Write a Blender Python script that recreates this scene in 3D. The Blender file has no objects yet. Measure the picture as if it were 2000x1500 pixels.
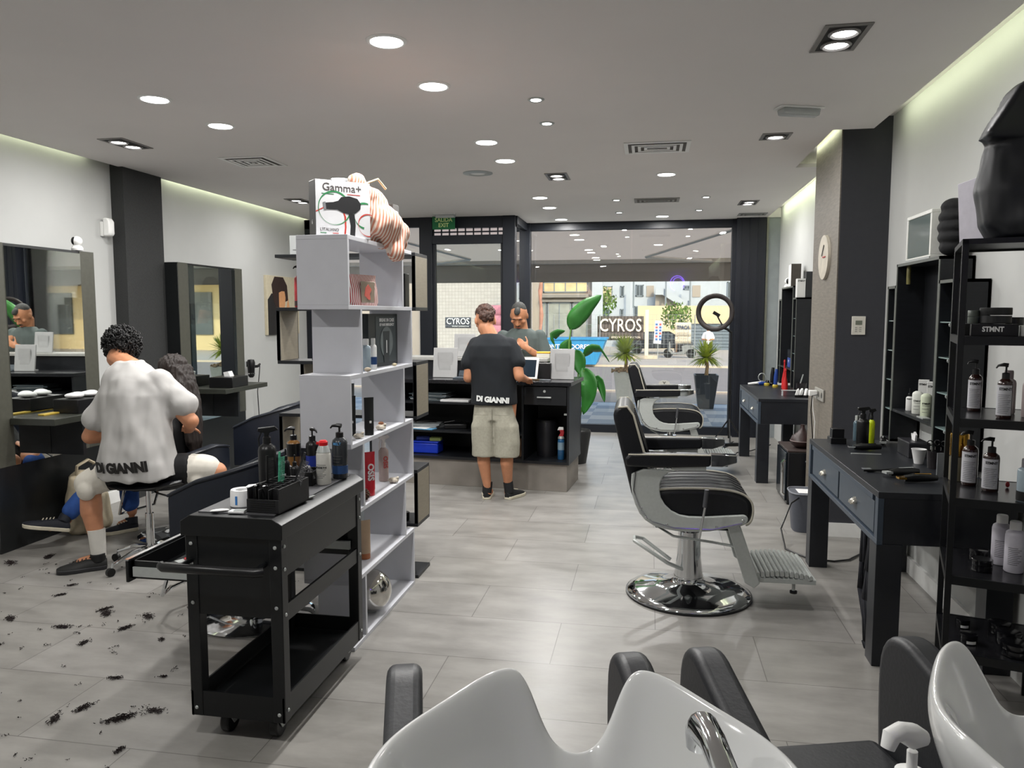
import bpy, bmesh, math, random
from mathutils import Vector, Matrix, Euler, noise
random.seed(7)
SC = bpy.context.scene
COL = SC.collection
PI = math.pi
V = Vector

# ---------------------------------------------------------------- camera
_f, _yaw, _pit = 1500.0, math.radians(10.164), math.radians(5.143)
cd = bpy.data.cameras.new('camera'); cam = bpy.data.objects.new('camera', cd); COL.objects.link(cam)
cd.sensor_width = 36; cd.sensor_fit = 'HORIZONTAL'; cd.lens = 36 * _f / 2000; cd.clip_start = 0.05; cd.clip_end = 500
cam.location = (0, 0, 1.6)
cam.rotation_euler = (PI / 2 - _pit, 0, _yaw)
SC.camera = cam

# ---------------------------------------------------------------- world, sun, exposure
W = bpy.data.worlds.new('world'); SC.world = W; W.use_nodes = True
nt = W.node_tree; nt.nodes.clear()
sky = nt.nodes.new('ShaderNodeTexSky'); sky.sky_type = 'NISHITA'; sky.sun_disc = False
sky.sun_elevation = math.radians(36); sky.sun_rotation = math.radians(150); sky.dust_density = 2.0
bg = nt.nodes.new('ShaderNodeBackground'); bg.inputs[1].default_value = 0.34
wo = nt.nodes.new('ShaderNodeOutputWorld')
nt.links.new(sky.outputs[0], bg.inputs[0]); nt.links.new(bg.outputs[0], wo.inputs[0])
sd = bpy.data.lights.new('sun', 'SUN'); sun = bpy.data.objects.new('sun', sd); COL.objects.link(sun)
sd.energy = 2.6; sd.angle = math.radians(0.8); sd.color = (1, .8, .56)
sun.rotation_euler = (math.radians(54), 0, math.radians(30)); sun.location = (-6, -4, 12)
SC.view_settings.view_transform = 'Standard'; SC.view_settings.look = 'None'
SC.view_settings.gamma = 1; SC.view_settings.use_curve_mapping = False
SC.view_settings.exposure = 0.3
SC.cycles.use_denoising = True
SC.cycles.max_bounces = 8; SC.cycles.transparent_max_bounces = 16
SC.cycles.sample_clamp_indirect = 6
try: SC.cycles.use_light_tree = True
except Exception: pass
LAMP = 1.2      # overall power of the ceiling lamps

# ---------------------------------------------------------------- materials
def lin(h):
    if isinstance(h, str):
        c = [int(h[i:i + 2], 16) / 255 for i in (0, 2, 4)]
        return [x / 12.92 if x <= .04045 else ((x + .055) / 1.055) ** 2.4 for x in c]
    return list(h)
MATS = {}
def mat(name, col, rough=.5, metal=0, var=.06, scale=30, bump=0, coat=0, emit=0, trans=0, stretch=None, ior=1.45, alpha=1, spec=.5):
    if name in MATS: return MATS[name]
    m = bpy.data.materials.new(name); m.use_nodes = True; MATS[name] = m
    t = m.node_tree; b = t.nodes['Principled BSDF']; c = lin(col)
    b.inputs['Base Color'].default_value = (*c, 1)
    b.inputs['Roughness'].default_value = rough; b.inputs['Metallic'].default_value = metal
    b.inputs['Coat Weight'].default_value = coat; b.inputs['Transmission Weight'].default_value = trans
    b.inputs['IOR'].default_value = ior; b.inputs['Alpha'].default_value = alpha
    b.inputs['Specular IOR Level'].default_value = spec
    if emit:
        b.inputs['Emission Color'].default_value = (*c, 1); b.inputs['Emission Strength'].default_value = emit
    if var or bump:
        tc = t.nodes.new('ShaderNodeTexCoord'); mp = t.nodes.new('ShaderNodeMapping'); n = t.nodes.new('ShaderNodeTexNoise')
        n.inputs['Scale'].default_value = scale; n.inputs['Detail'].default_value = 4
        if stretch: mp.inputs['Scale'].default_value = stretch
        t.links.new(tc.outputs['Object'], mp.inputs[0]); t.links.new(mp.outputs[0], n.inputs[0])
        if var:
            r = t.nodes.new('ShaderNodeValToRGB')
            r.color_ramp.elements[0].position = .3; r.color_ramp.elements[1].position = .7
            r.color_ramp.elements[0].color = (*[x * (1 - var) for x in c], 1)
            r.color_ramp.elements[1].color = (*[min(1, x * (1 + var)) for x in c], 1)
            t.links.new(n.outputs[0], r.inputs[0]); t.links.new(r.outputs[0], b.inputs['Base Color'])
        if bump:
            bp = t.nodes.new('ShaderNodeBump'); bp.inputs['Strength'].default_value = bump; bp.inputs['Distance'].default_value = .01
            t.links.new(n.outputs[0], bp.inputs['Height']); t.links.new(bp.outputs[0], b.inputs['Normal'])
    return m
def stripes(name, a, bcol, scale, axis=0, rough=.8, rot=(0, 0, 0), wide=.5):
    if name in MATS: return MATS[name]
    m = mat(name, a, rough, var=0); t = m.node_tree; b = t.nodes['Principled BSDF']
    tc = t.nodes.new('ShaderNodeTexCoord'); mp = t.nodes.new('ShaderNodeMapping'); mp.inputs['Rotation'].default_value = rot
    w = t.nodes.new('ShaderNodeTexWave'); w.inputs['Scale'].default_value = scale; w.bands_direction = 'XYZ'[axis]
    w.inputs['Distortion'].default_value = .25; w.inputs['Detail'].default_value = 1
    r = t.nodes.new('ShaderNodeValToRGB'); r.color_ramp.interpolation = 'LINEAR'
    r.color_ramp.elements[0].position = wide - .08; r.color_ramp.elements[1].position = wide + .08
    r.color_ramp.elements[0].color = (*lin(a), 1); r.color_ramp.elements[1].color = (*lin(bcol), 1)
    t.links.new(tc.outputs['Object'], mp.inputs[0]); t.links.new(mp.outputs[0], w.inputs[0])
    t.links.new(w.outputs[0], r.inputs[0]); t.links.new(r.outputs[0], b.inputs['Base Color'])
    return m
def glassm(name, tint=(1, 1, 1), rough=0, refl=1.0):
    if name in MATS: return MATS[name]
    m = bpy.data.materials.new(name); m.use_nodes = True; MATS[name] = m; t = m.node_tree; t.nodes.clear()
    o = t.nodes.new('ShaderNodeOutputMaterial'); mx = t.nodes.new('ShaderNodeMixShader'); tr = t.nodes.new('ShaderNodeBsdfTransparent')
    gl = t.nodes.new('ShaderNodeBsdfGlossy'); fr = t.nodes.new('ShaderNodeFresnel'); ml = t.nodes.new('ShaderNodeMath')
    ml.operation = 'MULTIPLY'; ml.inputs[1].default_value = refl; ml.use_clamp = True
    tr.inputs[0].default_value = (*tint, 1); gl.inputs['Roughness'].default_value = rough; fr.inputs[0].default_value = 1.5
    t.links.new(fr.outputs[0], ml.inputs[0]); t.links.new(ml.outputs[0], mx.inputs[0])
    t.links.new(tr.outputs[0], mx.inputs[1]); t.links.new(gl.outputs[0], mx.inputs[2]); t.links.new(mx.outputs[0], o.inputs[0])
    return m
WHITE = mat('white_paint', 'bcbdbb', .7, var=.02, scale=4)
CEIL = mat('ceiling_paint', 'e4e0de', .8, var=.015, scale=2)
BLACK = mat('black_wood', '16181c', .42, var=.2, scale=14, stretch=(1, 1, 8))
BLACKM = mat('black_powder_metal', '0b0d0f', .38, var=.1, scale=60)
BPLAS = mat('black_plastic', '0c0c0e', .35, var=.1)
LEATH = mat('black_leather', '15161a', .36, var=.15, scale=80, bump=.08)
DLEATH = mat('dark_grey_leather', '2a2b2e', .45, var=.1, scale=90, bump=.08)
NAVY = mat('navy_vinyl', '161b26', .4, var=.1, scale=60)
CHROME = mat('polished_chrome', 'd8dadc', .06, 1, var=.02)
SILV = mat('satin_silver', 'b0b4b2', .32, .3, var=.04, scale=60)
CASTA = mat('cast_aluminium', 'b4b8b5', .38, .1, var=.04, scale=60)
SWHITE = mat('white_melamine', 'c8c9cf', .4, var=.02, scale=10)
CERAM = mat('white_ceramic', 'cfd0cf', .12, var=.0, coat=.6)
TAUPE = mat('taupe_laminate', '8a8272', .55, var=.07, scale=20, stretch=(1, 1, 8))
DGREY = mat('charcoal_texture', '2f3030', .8, var=.18, scale=120, bump=.3)
FRAME = mat('dark_window_frame', '10151e', .45, var=.05)
GLASS = glassm('window_glass', (.93, .96, .95), refl=2.2)
CGLASS = glassm('clear_glass', (.88, .94, .92), refl=1.5)
MIRROR = mat('mirror_silver', 'e6e9e6', .015, 1, var=0)
WPLAS = mat('white_plastic', 'e8e8e6', .35, var=.02)
WEMIT = mat('lamp_diffuser', 'ffffff', .5, var=0, emit=9)
PAPER = mat('paper_white', 'dedede', .7, var=.03)
BLK = mat('ink_black', '101010', .6, var=.05)
INKW = mat('ink_white', 'e6e6e6', .6, var=.03)
SKIN = mat('tan_skin', 'b9805f', .5, var=.07, scale=25)
HAIRD = mat('black_hair', '0e0c0d', .5, var=.4, scale=90, bump=.5)

# ---------------------------------------------------------------- mesh helpers
class B:
    def __init__(s): s.bm = bmesh.new(); s.M = None
    def _v(s, p):
        p = V(p)
        return s.bm.verts.new(s.M @ p if s.M else p)
    def _f(s, vs):
        try: return s.bm.faces.new(vs)
        except ValueError: return None
    def box(s, x0, x1, y0, y1, z0, z1, R=None):
        if R: c = V(((x0 + x1) / 2, (y0 + y1) / 2, (z0 + z1) / 2))
        vs = []
        for x, y, z in ((x0, y0, z0), (x1, y0, z0), (x1, y1, z0), (x0, y1, z0), (x0, y0, z1), (x1, y0, z1), (x1, y1, z1), (x0, y1, z1)):
            p = V((x, y, z))
            if R: p = c + R @ (p - c)
            vs.append(s._v(p))
        for f in ((3, 2, 1, 0), (4, 5, 6, 7), (0, 1, 5, 4), (1, 2, 6, 5), (2, 3, 7, 6), (3, 0, 4, 7)): s._f([vs[i] for i in f])
        return s
    def loft(s, rings, cap=True, close=True):
        R = [[s._v(p) for p in r] for r in rings]; n = len(R[0])
        for a, b in zip(R, R[1:]):
            for i in range(n if close else n - 1):
                s._f([a[i], a[(i + 1) % n], b[(i + 1) % n], b[i]])
        if cap and close:
            s._f(R[0][::-1]); s._f(R[-1])
        return s
    def lathe(s, prof, c=(0, 0, 0), n=24, R=None):
        c = V(c); rings = []
        for r, z in prof:
            r = max(r, .0004)
            ring = []
            for i in range(n):
                p = V((r * math.cos(2 * PI * i / n), r * math.sin(2 * PI * i / n), z))
                ring.append(c + (R @ p if R else p))
            rings.append(ring)
        return s.loft(rings)
    def cyl(s, a, b, r0, r1=None, n=14):
        a = V(a); b = V(b); r1 = r0 if r1 is None else r1
        q = (b - a).to_track_quat('Z', 'Y').to_matrix()
        return s.lathe([(r0, 0), (r1, (b - a).length)], a, n, q)
    def cap(s, a, b, r0, r1=None, n=12):
        """tapered capsule"""
        a = V(a); b = V(b); r1 = r0 if r1 is None else r1; L = (b - a).length
        q = (b - a).to_track_quat('Z', 'Y').to_matrix() if L > 1e-6 else Matrix.Identity(3)
        pr = [(r0 * math.cos(t), -r0 * math.sin(t)) for t in (1.45, 1.1, .7, .35, 0)]
        pr += [(r1 * math.cos(t), L + r1 * math.sin(t)) for t in (0, .35, .7, 1.1, 1.45)]
        return s.lathe(pr, a, n, q)
    def ell(s, c, r, R=None, n=16, m=10):
        c = V(c); rings = []
        for j in range(m + 1):
            t = -PI / 2 + PI * j / m; t = max(-1.5, min(1.5, t))
            ring = []
            for i in range(n):
                p = V((r[0] * math.cos(t) * math.cos(2 * PI * i / n), r[1] * math.cos(t) * math.sin(2 * PI * i / n), r[2] * math.sin(t)))
                ring.append(c + (R @ p if R else p))
            rings.append(ring)
        return s.loft(rings)
    def tube(s, pts, r, n=8, close=False, flat=1):
        pts = [V(p) for p in pts]; N = len(pts)
        rs = r if isinstance(r, (list, tuple)) else [r] * N
        rings = []; up = None
        for i, p in enumerate(pts):
            a = pts[(i - 1) % N] if (close or i > 0) else p
            b = pts[(i + 1) % N] if (close or i < N - 1) else p
            t = (b - a).normalized()
            if up is None:
                up = t.orthogonal().normalized() if abs(t.z) > .9 else V((0, 0, 1))
            x = up.cross(t)
            x = x.normalized() if x.length > 1e-5 else t.orthogonal().normalized()
            u = t.cross(x).normalized(); up = u
            rings.append([p + rs[i] * (x * math.cos(2 * PI * k / n) + u * flat * math.sin(2 * PI * k / n)) for k in range(n)])
        if close:
            R = [[s._v(p) for p in q] for q in rings]
            for a, b in zip(R, R[1:] + R[:1]):
                for i in range(n): s._f([a[i], a[(i + 1) % n], b[(i + 1) % n], b[i]])
            return s
        return s.loft(rings)
    def prism(s, pts, ax, a0, a1):
        """2-D outline swept along an axis: ax='x' pts=(y,z); 'y' pts=(x,z); 'z' pts=(x,y)"""
        def P(u, v, w): return {'x': (w, u, v), 'y': (u, w, v), 'z': (u, v, w)}[ax]
        A = [s._v(P(u, v, a0)) for u, v in pts]; C = [s._v(P(u, v, a1)) for u, v in pts]; n = len(A)
        s._f(A[::-1]); s._f(C)
        for i in range(n): s._f([A[i], A[(i + 1) % n], C[(i + 1) % n], C[i]])
        return s
    def quad(s, *p): s._f([s._v(q) for q in p]); return s
    def mesh(s, name):
        bmesh.ops.recalc_face_normals(s.bm, faces=s.bm.faces[:])
        me = bpy.data.meshes.new(name); s.bm.to_mesh(me); s.bm.free(); return me
    def to(s, name, m, parent=None, bev=0, smooth=True, sub=0, w=False, ang=38, seg=2):
        """link as ONE object; w=True: built in world coordinates"""
        if w and parent is not None:
            bmesh.ops.transform(s.bm, matrix=wmat(parent).inverted(), verts=s.bm.verts[:])
        me = s.mesh(name); o = bpy.data.objects.new(name, me); COL.objects.link(o); me.materials.append(m)
        if parent is not None: o.parent = parent
        if smooth:
            for p in me.polygons: p.use_smooth = True
            if not sub: me.set_sharp_from_angle(angle=math.radians(ang))
        if bev:
            md = o.modifiers.new('bevel', 'BEVEL'); md.width = bev; md.segments = seg; md.limit_method = 'ANGLE'; md.angle_limit = math.radians(35)
        if sub:
            md = o.modifiers.new('sub', 'SUBSURF'); md.levels = sub; md.render_levels = sub
        return o
def wmat(o):
    m = o.matrix_basis.copy()
    m = Matrix.LocRotScale(o.location, o.rotation_euler, o.scale)
    return wmat(o.parent) @ m if o.parent else m
def thing(name, label, cat, loc=(0, 0, 0), rz=0, group=None):
    o = bpy.data.objects.new(name, None); COL.objects.link(o); o.empty_display_size = .1
    o.location = loc; o.rotation_euler = (0, 0, rz)
    o['label'] = label; o['category'] = cat
    if group: o['group'] = group
    return o
def tag(o, label, cat, group=None, kind=None):
    o['label'] = label; o['category'] = cat
    if group: o['group'] = group
    if kind: o['kind'] = kind
    return o
def struct(o): o['kind'] = 'structure'; return o
def copy_tree(o, parent=None):
    c = o.copy(); COL.objects.link(c); c.parent = parent
    for ch in list(o.children):
        if ch is not c: copy_tree(ch, c)
    return c
def dup(o, loc, rz=None, label=None, group=None):
    c = copy_tree(o); c.location = loc
    if rz is not None: c.rotation_euler = (0, 0, rz)
    if label: c['label'] = label
    if group: c['group'] = group
    return c
def frame(o, x, y):
    """matrix: origin o, text direction x, up y"""
    x = V(x).normalized(); y = V(y); y = (y - x * y.dot(x)).normalized(); z = x.cross(y)
    return Matrix.Translation(V(o)) @ Matrix(((x.x, y.x, z.x), (x.y, y.y, z.y), (x.z, y.z, z.z))).to_4x4()
def text(s, size, M, m, parent=None, ext=.0006, name='lettering', w=True, wid=None, bold=0, align='CENTER', bend=None):
    """lettering mesh; wid = fit to this width; bend=(rx,ry) wraps it round an ellipse whose front is at the origin"""
    c = bpy.data.curves.new('t', 'FONT'); c.body = s; c.size = size; c.extrude = ext; c.align_x = align; c.align_y = 'CENTER'
    c.offset = bold; c.resolution_u = 3
    o = bpy.data.objects.new('t', c); COL.objects.link(o)
    me = bpy.data.meshes.new_from_object(o.evaluated_get(bpy.context.evaluated_depsgraph_get()))
    bpy.data.objects.remove(o)
    xs = [v.co.x for v in me.vertices] or [0]
    k = wid / max(1e-6, max(xs) - min(xs)) if wid else 1
    for v in me.vertices:
        x, y, z = v.co.x * k, v.co.y, v.co.z
        if bend:
            a = x / bend[0]; x = (bend[0] + z) * math.sin(a); z = (bend[1] + z) * math.cos(a) - bend[1]
        v.co = (x, y, z)
    MM = (wmat(parent).inverted() @ M) if (w and parent is not None) else M
    me.transform(MM)
    me.name = name; me.materials.clear(); me.materials.append(m)
    ob = bpy.data.objects.new(name, me); COL.objects.link(ob)
    if parent is not None: ob.parent = parent
    return ob
def remesh(b, name, m, parent, vox=.01, smooth=6, disp=None, w=True, dec=None):
    """union of overlapping closed shapes as ONE continuous skin"""
    if w and parent is not None:
        bmesh.ops.transform(b.bm, matrix=wmat(parent).inverted(), verts=b.bm.verts[:])
    me = b.mesh(name); o = bpy.data.objects.new(name, me); COL.objects.link(o)
    md = o.modifiers.new('r', 'REMESH'); md.mode = 'VOXEL'; md.voxel_size = vox
    sm = o.modifiers.new('s', 'SMOOTH'); sm.factor = .5; sm.iterations = smooth
    dg = bpy.context.evaluated_depsgraph_get()
    nm = bpy.data.meshes.new_from_object(o.evaluated_get(dg)); bpy.data.objects.remove(o); bpy.data.meshes.remove(me)
    if disp:
        nn = [v.normal.copy() for v in nm.vertices]
        for v, n in zip(nm.vertices, nn): v.co += n * disp(v.co)
    nm.name = name; nm.materials.clear(); nm.materials.append(m)
    for p in nm.polygons: p.use_smooth = True
    ob = bpy.data.objects.new(name, nm); COL.objects.link(ob); ob.parent = parent
    return ob
def soft(pts, k=2):
    for _ in range(k):
        n = len(pts); q = []
        for i in range(n):
            a, b = pts[i], pts[(i + 1) % n]
            q.append((a[0] * .75 + b[0] * .25, a[1] * .75 + b[1] * .25)); q.append((a[0] * .25 + b[0] * .75, a[1] * .25 + b[1] * .75))
        pts = q
    return pts
def rot(ax, d): return Matrix.Rotation(math.radians(d), 3, ax)

# ================================================================ ROOM
ZC = 2.84; YW = 10.5; XL = -4.5; XR = 1.62
def floor_mat():
    m = mat('floor_tiles', '8f8c88', .32, var=0); t = m.node_tree; b = t.nodes['Principled BSDF']
    tc = t.nodes.new('ShaderNodeTexCoord'); mp = t.nodes.new('ShaderNodeMapping'); mp.inputs['Location'].default_value = (.43, -.02, 0)
    br = t.nodes.new('ShaderNodeTexBrick'); br.offset = .5; br.inputs['Scale'].default_value = 1
    br.inputs['Brick Width'].default_value = .96; br.inputs['Row Height'].default_value = .48
    br.inputs['Mortar Size'].default_value = .0022; br.inputs['Mortar Smooth'].default_value = .3
    br.inputs['Color1'].default_value = (*lin('8f8d8a'), 1); br.inputs['Color2'].default_value = (*lin('85837f'), 1)
    br.inputs['Mortar'].default_value = (*lin('5c5957'), 1)
    mp2 = t.nodes.new('ShaderNodeMapping'); mp2.inputs['Scale'].default_value = (1.3, 3.4, 1)
    n = t.nodes.new('ShaderNodeTexNoise'); n.inputs['Scale'].default_value = 2.2; n.inputs['Detail'].default_value = 9; n.inputs['Roughness'].default_value = .62
    r = t.nodes.new('ShaderNodeValToRGB'); r.color_ramp.elements[0].position = .34; r.color_ramp.elements[1].position = .66
    r.color_ramp.elements[0].color = (.80, .79, .78, 1); r.color_ramp.elements[1].color = (1.12, 1.11, 1.10, 1)
    mx = t.nodes.new('ShaderNodeMix'); mx.data_type = 'RGBA'; mx.blend_type = 'MULTIPLY'; mx.inputs[0].default_value = 1
    t.links.new(tc.outputs['Object'], mp.inputs[0]); t.links.new(mp.outputs[0], br.inputs[0])
    t.links.new(tc.outputs['Object'], mp2.inputs[0]); t.links.new(mp2.outputs[0], n.inputs[0]); t.links.new(n.outputs[0], r.inputs[0])
    t.links.new(br.outputs[0], mx.inputs[6]); t.links.new(r.outputs[0], mx.inputs[7]); t.links.new(mx.outputs[2], b.inputs['Base Color'])
    r2 = t.nodes.new('ShaderNodeMapRange'); r2.inputs[3].default_value = .24; r2.inputs[4].default_value = .42
    t.links.new(n.outputs[0], r2.inputs[0]); t.links.new(r2.outputs[0], b.inputs['Roughness'])
    return m
struct(B().box(XL - .2, XR + .2, -1.9, YW + .1, -.12, 0).to('floor', floor_mat(), smooth=False))
# lowered ceiling with a light slot along each side wall and a notch round the right pillar
cb = B()
cb.prism([(-4.42, -1.8), (1.45, -1.8), (1.45, 5.6), (1.19, 5.6), (1.19, 6.95), (1.45, 6.95), (1.45, YW), (-4.42, YW)], 'z', ZC, ZC + .03)
cb.box(XL - .1, XR + .1, -1.8, YW + .1, ZC + .12, ZC + .4)
cb.box(XL - .1, -4.42, YW - .9, YW, ZC, ZC + .2); cb.box(1.45, XR + .1, YW - .12, YW, ZC, ZC + .2)
struct(cb.to('ceiling', CEIL, smooth=False))
struct(B().box(XL - .2, XL, -1.8, YW, 0, ZC + .12).to('wall_left', WHITE, smooth=False))
struct(B().box(XR, XR + .2, -1.8, YW, 0, ZC + .12).to('wall_right', WHITE, smooth=False))
struct(B().box(XL - .2, XR + .2, -1.95, -1.8, 0, ZC + .4).to('wall_back', WHITE, smooth=False))
struct(B().box(XL - 4, XR + 5, -1.95, YW - .1, ZC + .4, ZC + .7).to('unseen_roof_block', mat('outer_stucco', 'd8d2c6', .9), smooth=False))  # unseen roof block, kept low so the sun clears it and reaches the awning
for nm, x0, x1 in (('baseboard_right', XR - .02, XR), ('baseboard_left', XL, XL + .02)):
    struct(B().box(x0, x1, -1.8, 9.6, 0, .1).to(nm, WPLAS, smooth=False))
# pillars
def cloth_through(name, col, k=.5):
    m = bpy.data.materials.new(name); m.use_nodes = True; MATS[name] = m; t = m.node_tree; t.nodes.clear()
    o = t.nodes.new('ShaderNodeOutputMaterial'); mx = t.nodes.new('ShaderNodeMixShader'); d = t.nodes.new('ShaderNodeBsdfDiffuse'); tr = t.nodes.new('ShaderNodeBsdfTranslucent')
    d.inputs[0].default_value = (*lin(col), 1); tr.inputs[0].default_value = (*lin(col), 1); mx.inputs[0].default_value = k
    t.links.new(d.outputs[0], mx.inputs[1]); t.links.new(tr.outputs[0], mx.inputs[2]); t.links.new(mx.outputs[0], o.inputs[0]); return m
WOODLIT = mat('wood_grain_lit_side', '6d675e', .6, var=.16, scale=5, stretch=(2, 2, 14))  # wood grain, with the light on this pillar side put into the tone
struct(B().box(1.3, XR, 5.78, 6.62, 0, ZC + .12).to('trim_2', mat('charcoal_paint', '35363c', .65, var=.04), smooth=False))
struct(B().box(1.292, 1.3, 5.785, 6.62, .1, ZC + .11).to('trim_3', WOODLIT, smooth=False))
struct(B().box(1.285, XR, 5.765, 5.78, 0, .1).to('trim_4', WPLAS, smooth=False))
struct(B().box(XL, -4.38, 5.9, 6.42, 0, ZC + .12).to('trim_5', DGREY, smooth=False))
# cove strips hidden above the ceiling edge
def cove(loc, sx, sy, pw, rz, nm, col=(.93, 1, .70)):
    l = bpy.data.lights.new(nm, 'AREA'); l.shape = 'RECTANGLE'; l.size = sx; l.size_y = sy; l.energy = pw; l.color = col
    o = bpy.data.objects.new(nm, l); COL.objects.link(o); o.location = loc; o.rotation_euler = (0, math.radians(rz), 0); return o
for nm, y0, y1, pw in (('a', -1.5, 5.5, 7), ('b', 7.1, 10.2, 5)):
    cove((1.47, (y0 + y1) / 2, ZC + .08), .03, y1 - y0, pw, -75, 'cove_strip_light')
cove((1.25, 6.3, ZC + .09), .03, .9, 1.2, -60, 'cove_strip_light')
cove((-4.44, 2.0, ZC + .08), .03, 7.2, 6, 75, 'cove_strip_light')
cove((-4.44, 8.1, ZC + .08), .03, 3.0, 3.5, 75, 'cove_strip_light')

# ---------------- facade
DW = 9.65
def pane(n, x0, x1, y0, y1, z0, z1, m=None):
    return struct(B().box(x0, x1, y0, y1, z0, z1).to(n, m or GLASS, smooth=False))
# door_1: framed glass door with a shutter grille over it
d = B(); FH = ZC
d.box(-2.93, -2.76, DW - .05, DW + .06, 0, FH); d.box(-1.84, -1.68, DW - .06, DW + .06, 0, FH)
d.box(-2.93, -1.68, DW - .04, DW + .06, 2.7, FH); d.box(-2.8, -1.8, DW - .04, DW + .04, 2.5, 2.61)
d.box(-2.8, -1.8, DW - .02, DW + .03, 2.645, 2.66)
for i in range(9): d.box(-2.76 + i * .105, -2.745 + i * .105, DW - .01, DW + .02, 2.6, 2.72)
d.box(-2.8, -1.8, DW - .03, DW + .03, 0, .1); d.box(-2.76, -2.72, DW - .03, DW + .03, .1, 2.5); d.box(-1.87, -1.83, DW - .03, DW + .03, .1, 2.5)
fd = struct(d.to('door_1', FRAME, bev=.004)); 
pane('door_glass', -2.72, -1.87, DW - .005, DW + .005, .1, 2.5, CGLASS).parent = fd
B().tube([(-1.9, DW - .03, .95), (-1.9, DW - .09, .97), (-1.9, DW - .09, 1.33), (-1.9, DW - .03, 1.35)], .012).to('door_handle', CHROME, fd)
# window_1: left of the door
d = B(); d.box(XL, -4.3, DW - .04, DW + .06, 0, FH); d.box(XL, -2.9, DW - .04, DW + .06, 0, .1); d.box(XL, -2.9, DW - .04, DW + .06, 2.72, FH); d.box(-3.62, -3.57, DW - .04, DW + .05, .1, 2.72)
w1 = struct(d.to('window_1', FRAME, bev=.004)); pane('window_glass', -4.3, -2.9, DW - .005, DW + .005, .1, 2.72).parent = w1
# window_2: glass side of the entrance recess
d = B(); d.box(-1.74, -1.66, DW, YW, 2.74, FH); d.box(-1.74, -1.66, DW, YW, 0, .1); d.box(-1.76, -1.62, YW - .06, YW + .06, 0, FH)
w2 = struct(d.to('window_2', FRAME, bev=.004)); pane('window_glass', -1.705, -1.695, DW + .06, YW - .06, .1, 2.74).parent = w2
# window_3: the wide shop window
d = B(); d.box(-1.62, 1.08, YW - .04, YW + .05, 2.735, FH); d.box(-1.62, 1.08, YW - .05, YW + .05, 0, .11); d.box(1.03, 1.1, YW - .05, YW + .05, 0, FH)
w3 = struct(d.to('window_3', FRAME, bev=.004)); pane('window_glass', -1.62, -.26, YW - .005, YW + .005, .11, 2.735).parent = w3
pane('window_glass', -.255, 1.03, YW - .005, YW + .005, .11, 2.735).parent = w3
# black boxed column with the shutter rails
d = B(); d.box(1.08, 1.44, YW - .16, YW + .1, 0, FH)
for x in (1.14, 1.24, 1.34): d.box(x, x + .012, YW - .168, YW - .16, 0, FH)
struct(d.to('trim_6', mat('black_column_paint', '0d111c', .5, var=.1), smooth=False))
struct(B().box(1.44, XR, YW - .1, YW + .1, 0, FH + .1).to('wall_front', mat('grey_render', '8e9496', .8, var=.08, scale=8), smooth=False))
struct(B().box(1.45, 1.475, YW - .14, YW - .1, 0, FH).to('trim_7', mat('rail_metal', '77786c', .4, .5), smooth=False))
# ================================================================ CEILING FITTINGS
def lamp(loc, size, pw, parent, col=(1, .985, .955), spot=None, name='lamp_light'):
    l = bpy.data.lights.new(name, 'AREA'); l.shape = 'DISK'; l.size = size; l.energy = pw * LAMP; l.color = col
    if spot: l.spread = math.radians(spot)
    o = bpy.data.objects.new(name, l); COL.objects.link(o); o.location = loc; o.parent = parent
    return o
def downlight(label, x, y, r=.085, pw=16, first=None, grp='round flush ceiling downlights'):
    t = thing('ceiling_downlight', label, 'downlight', (x, y, ZC), 0, grp)
    B().lathe([(r * .86, -.006), (r * .98, -.009), (r * 1.1, -.002), (r * 1.1, 0), (r * .86, 0)], n=32).to('trim_ring', WPLAS, t)
    B().lathe([(0, -.0075), (r * .87, -.0075), (r * .87, -.001), (0, -.001)], n=32).to('diffuser', WEMIT, t)
    lamp((0, 0, -.012), r * 1.7, pw, t)
    return t
DL = [(-1.2, 3.46, 'largest round ceiling downlight at the top centre, nearest the camera'),
      (-1.18, 4.16, 'round ceiling downlight second from the camera in the long centre row'),
      (-2.83, 4.12, 'round ceiling downlight on the left nearest the camera, left of the square vent'),
      (-2.8, 4.76, 'round ceiling downlight on the left just before the square ceiling vent'),
      (-1.18, 5.54, 'round ceiling downlight above and right of the striped bag, in front of the speaker ring'),
      (-1.17, 6.22, 'round ceiling downlight just right of the round ceiling speaker'),
      (.12, 7.06, 'round ceiling downlight alone behind the right hand white vent'),
      (-1.17, 8.21, 'round ceiling downlight in the centre row beyond the twin spot fitting'),
      (-1.17, 8.98, 'round ceiling downlight in the centre row second from the shop front'),
      (-1.16, 10.1, 'round ceiling downlight nearest the shop window in the centre row'),
      (.13, 10.0, 'round ceiling downlight close to the window beside the small spotlights'),
      (-2.81, 6.76, 'round ceiling downlight half hidden behind the hairdryer carton')]
for x, y, lb in DL: downlight(lb, x, y)
downlight('round ceiling downlight behind the camera over the wash basins', -1.2, 1.2, pw=18, grp='round flush ceiling downlights')
downlight('round ceiling downlight behind the camera on the left', -2.9, 1.2, pw=18)
def spot(label, x, y, pw=3):
    t = thing('recessed_spotlight', label, 'spotlight', (x, y, ZC), 0, 'small recessed spotlights')
    B().lathe([(.03, -.004), (.042, -.008), (.05, -.002), (.05, 0), (.03, 0)], n=24).to('bezel', SILV, t)
    B().lathe([(0, -.006), (.03, -.006), (.03, -.001), (0, -.001)], n=20).to('bulb', WEMIT, t)
    lamp((0, 0, -.012), .06, pw, t)
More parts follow.
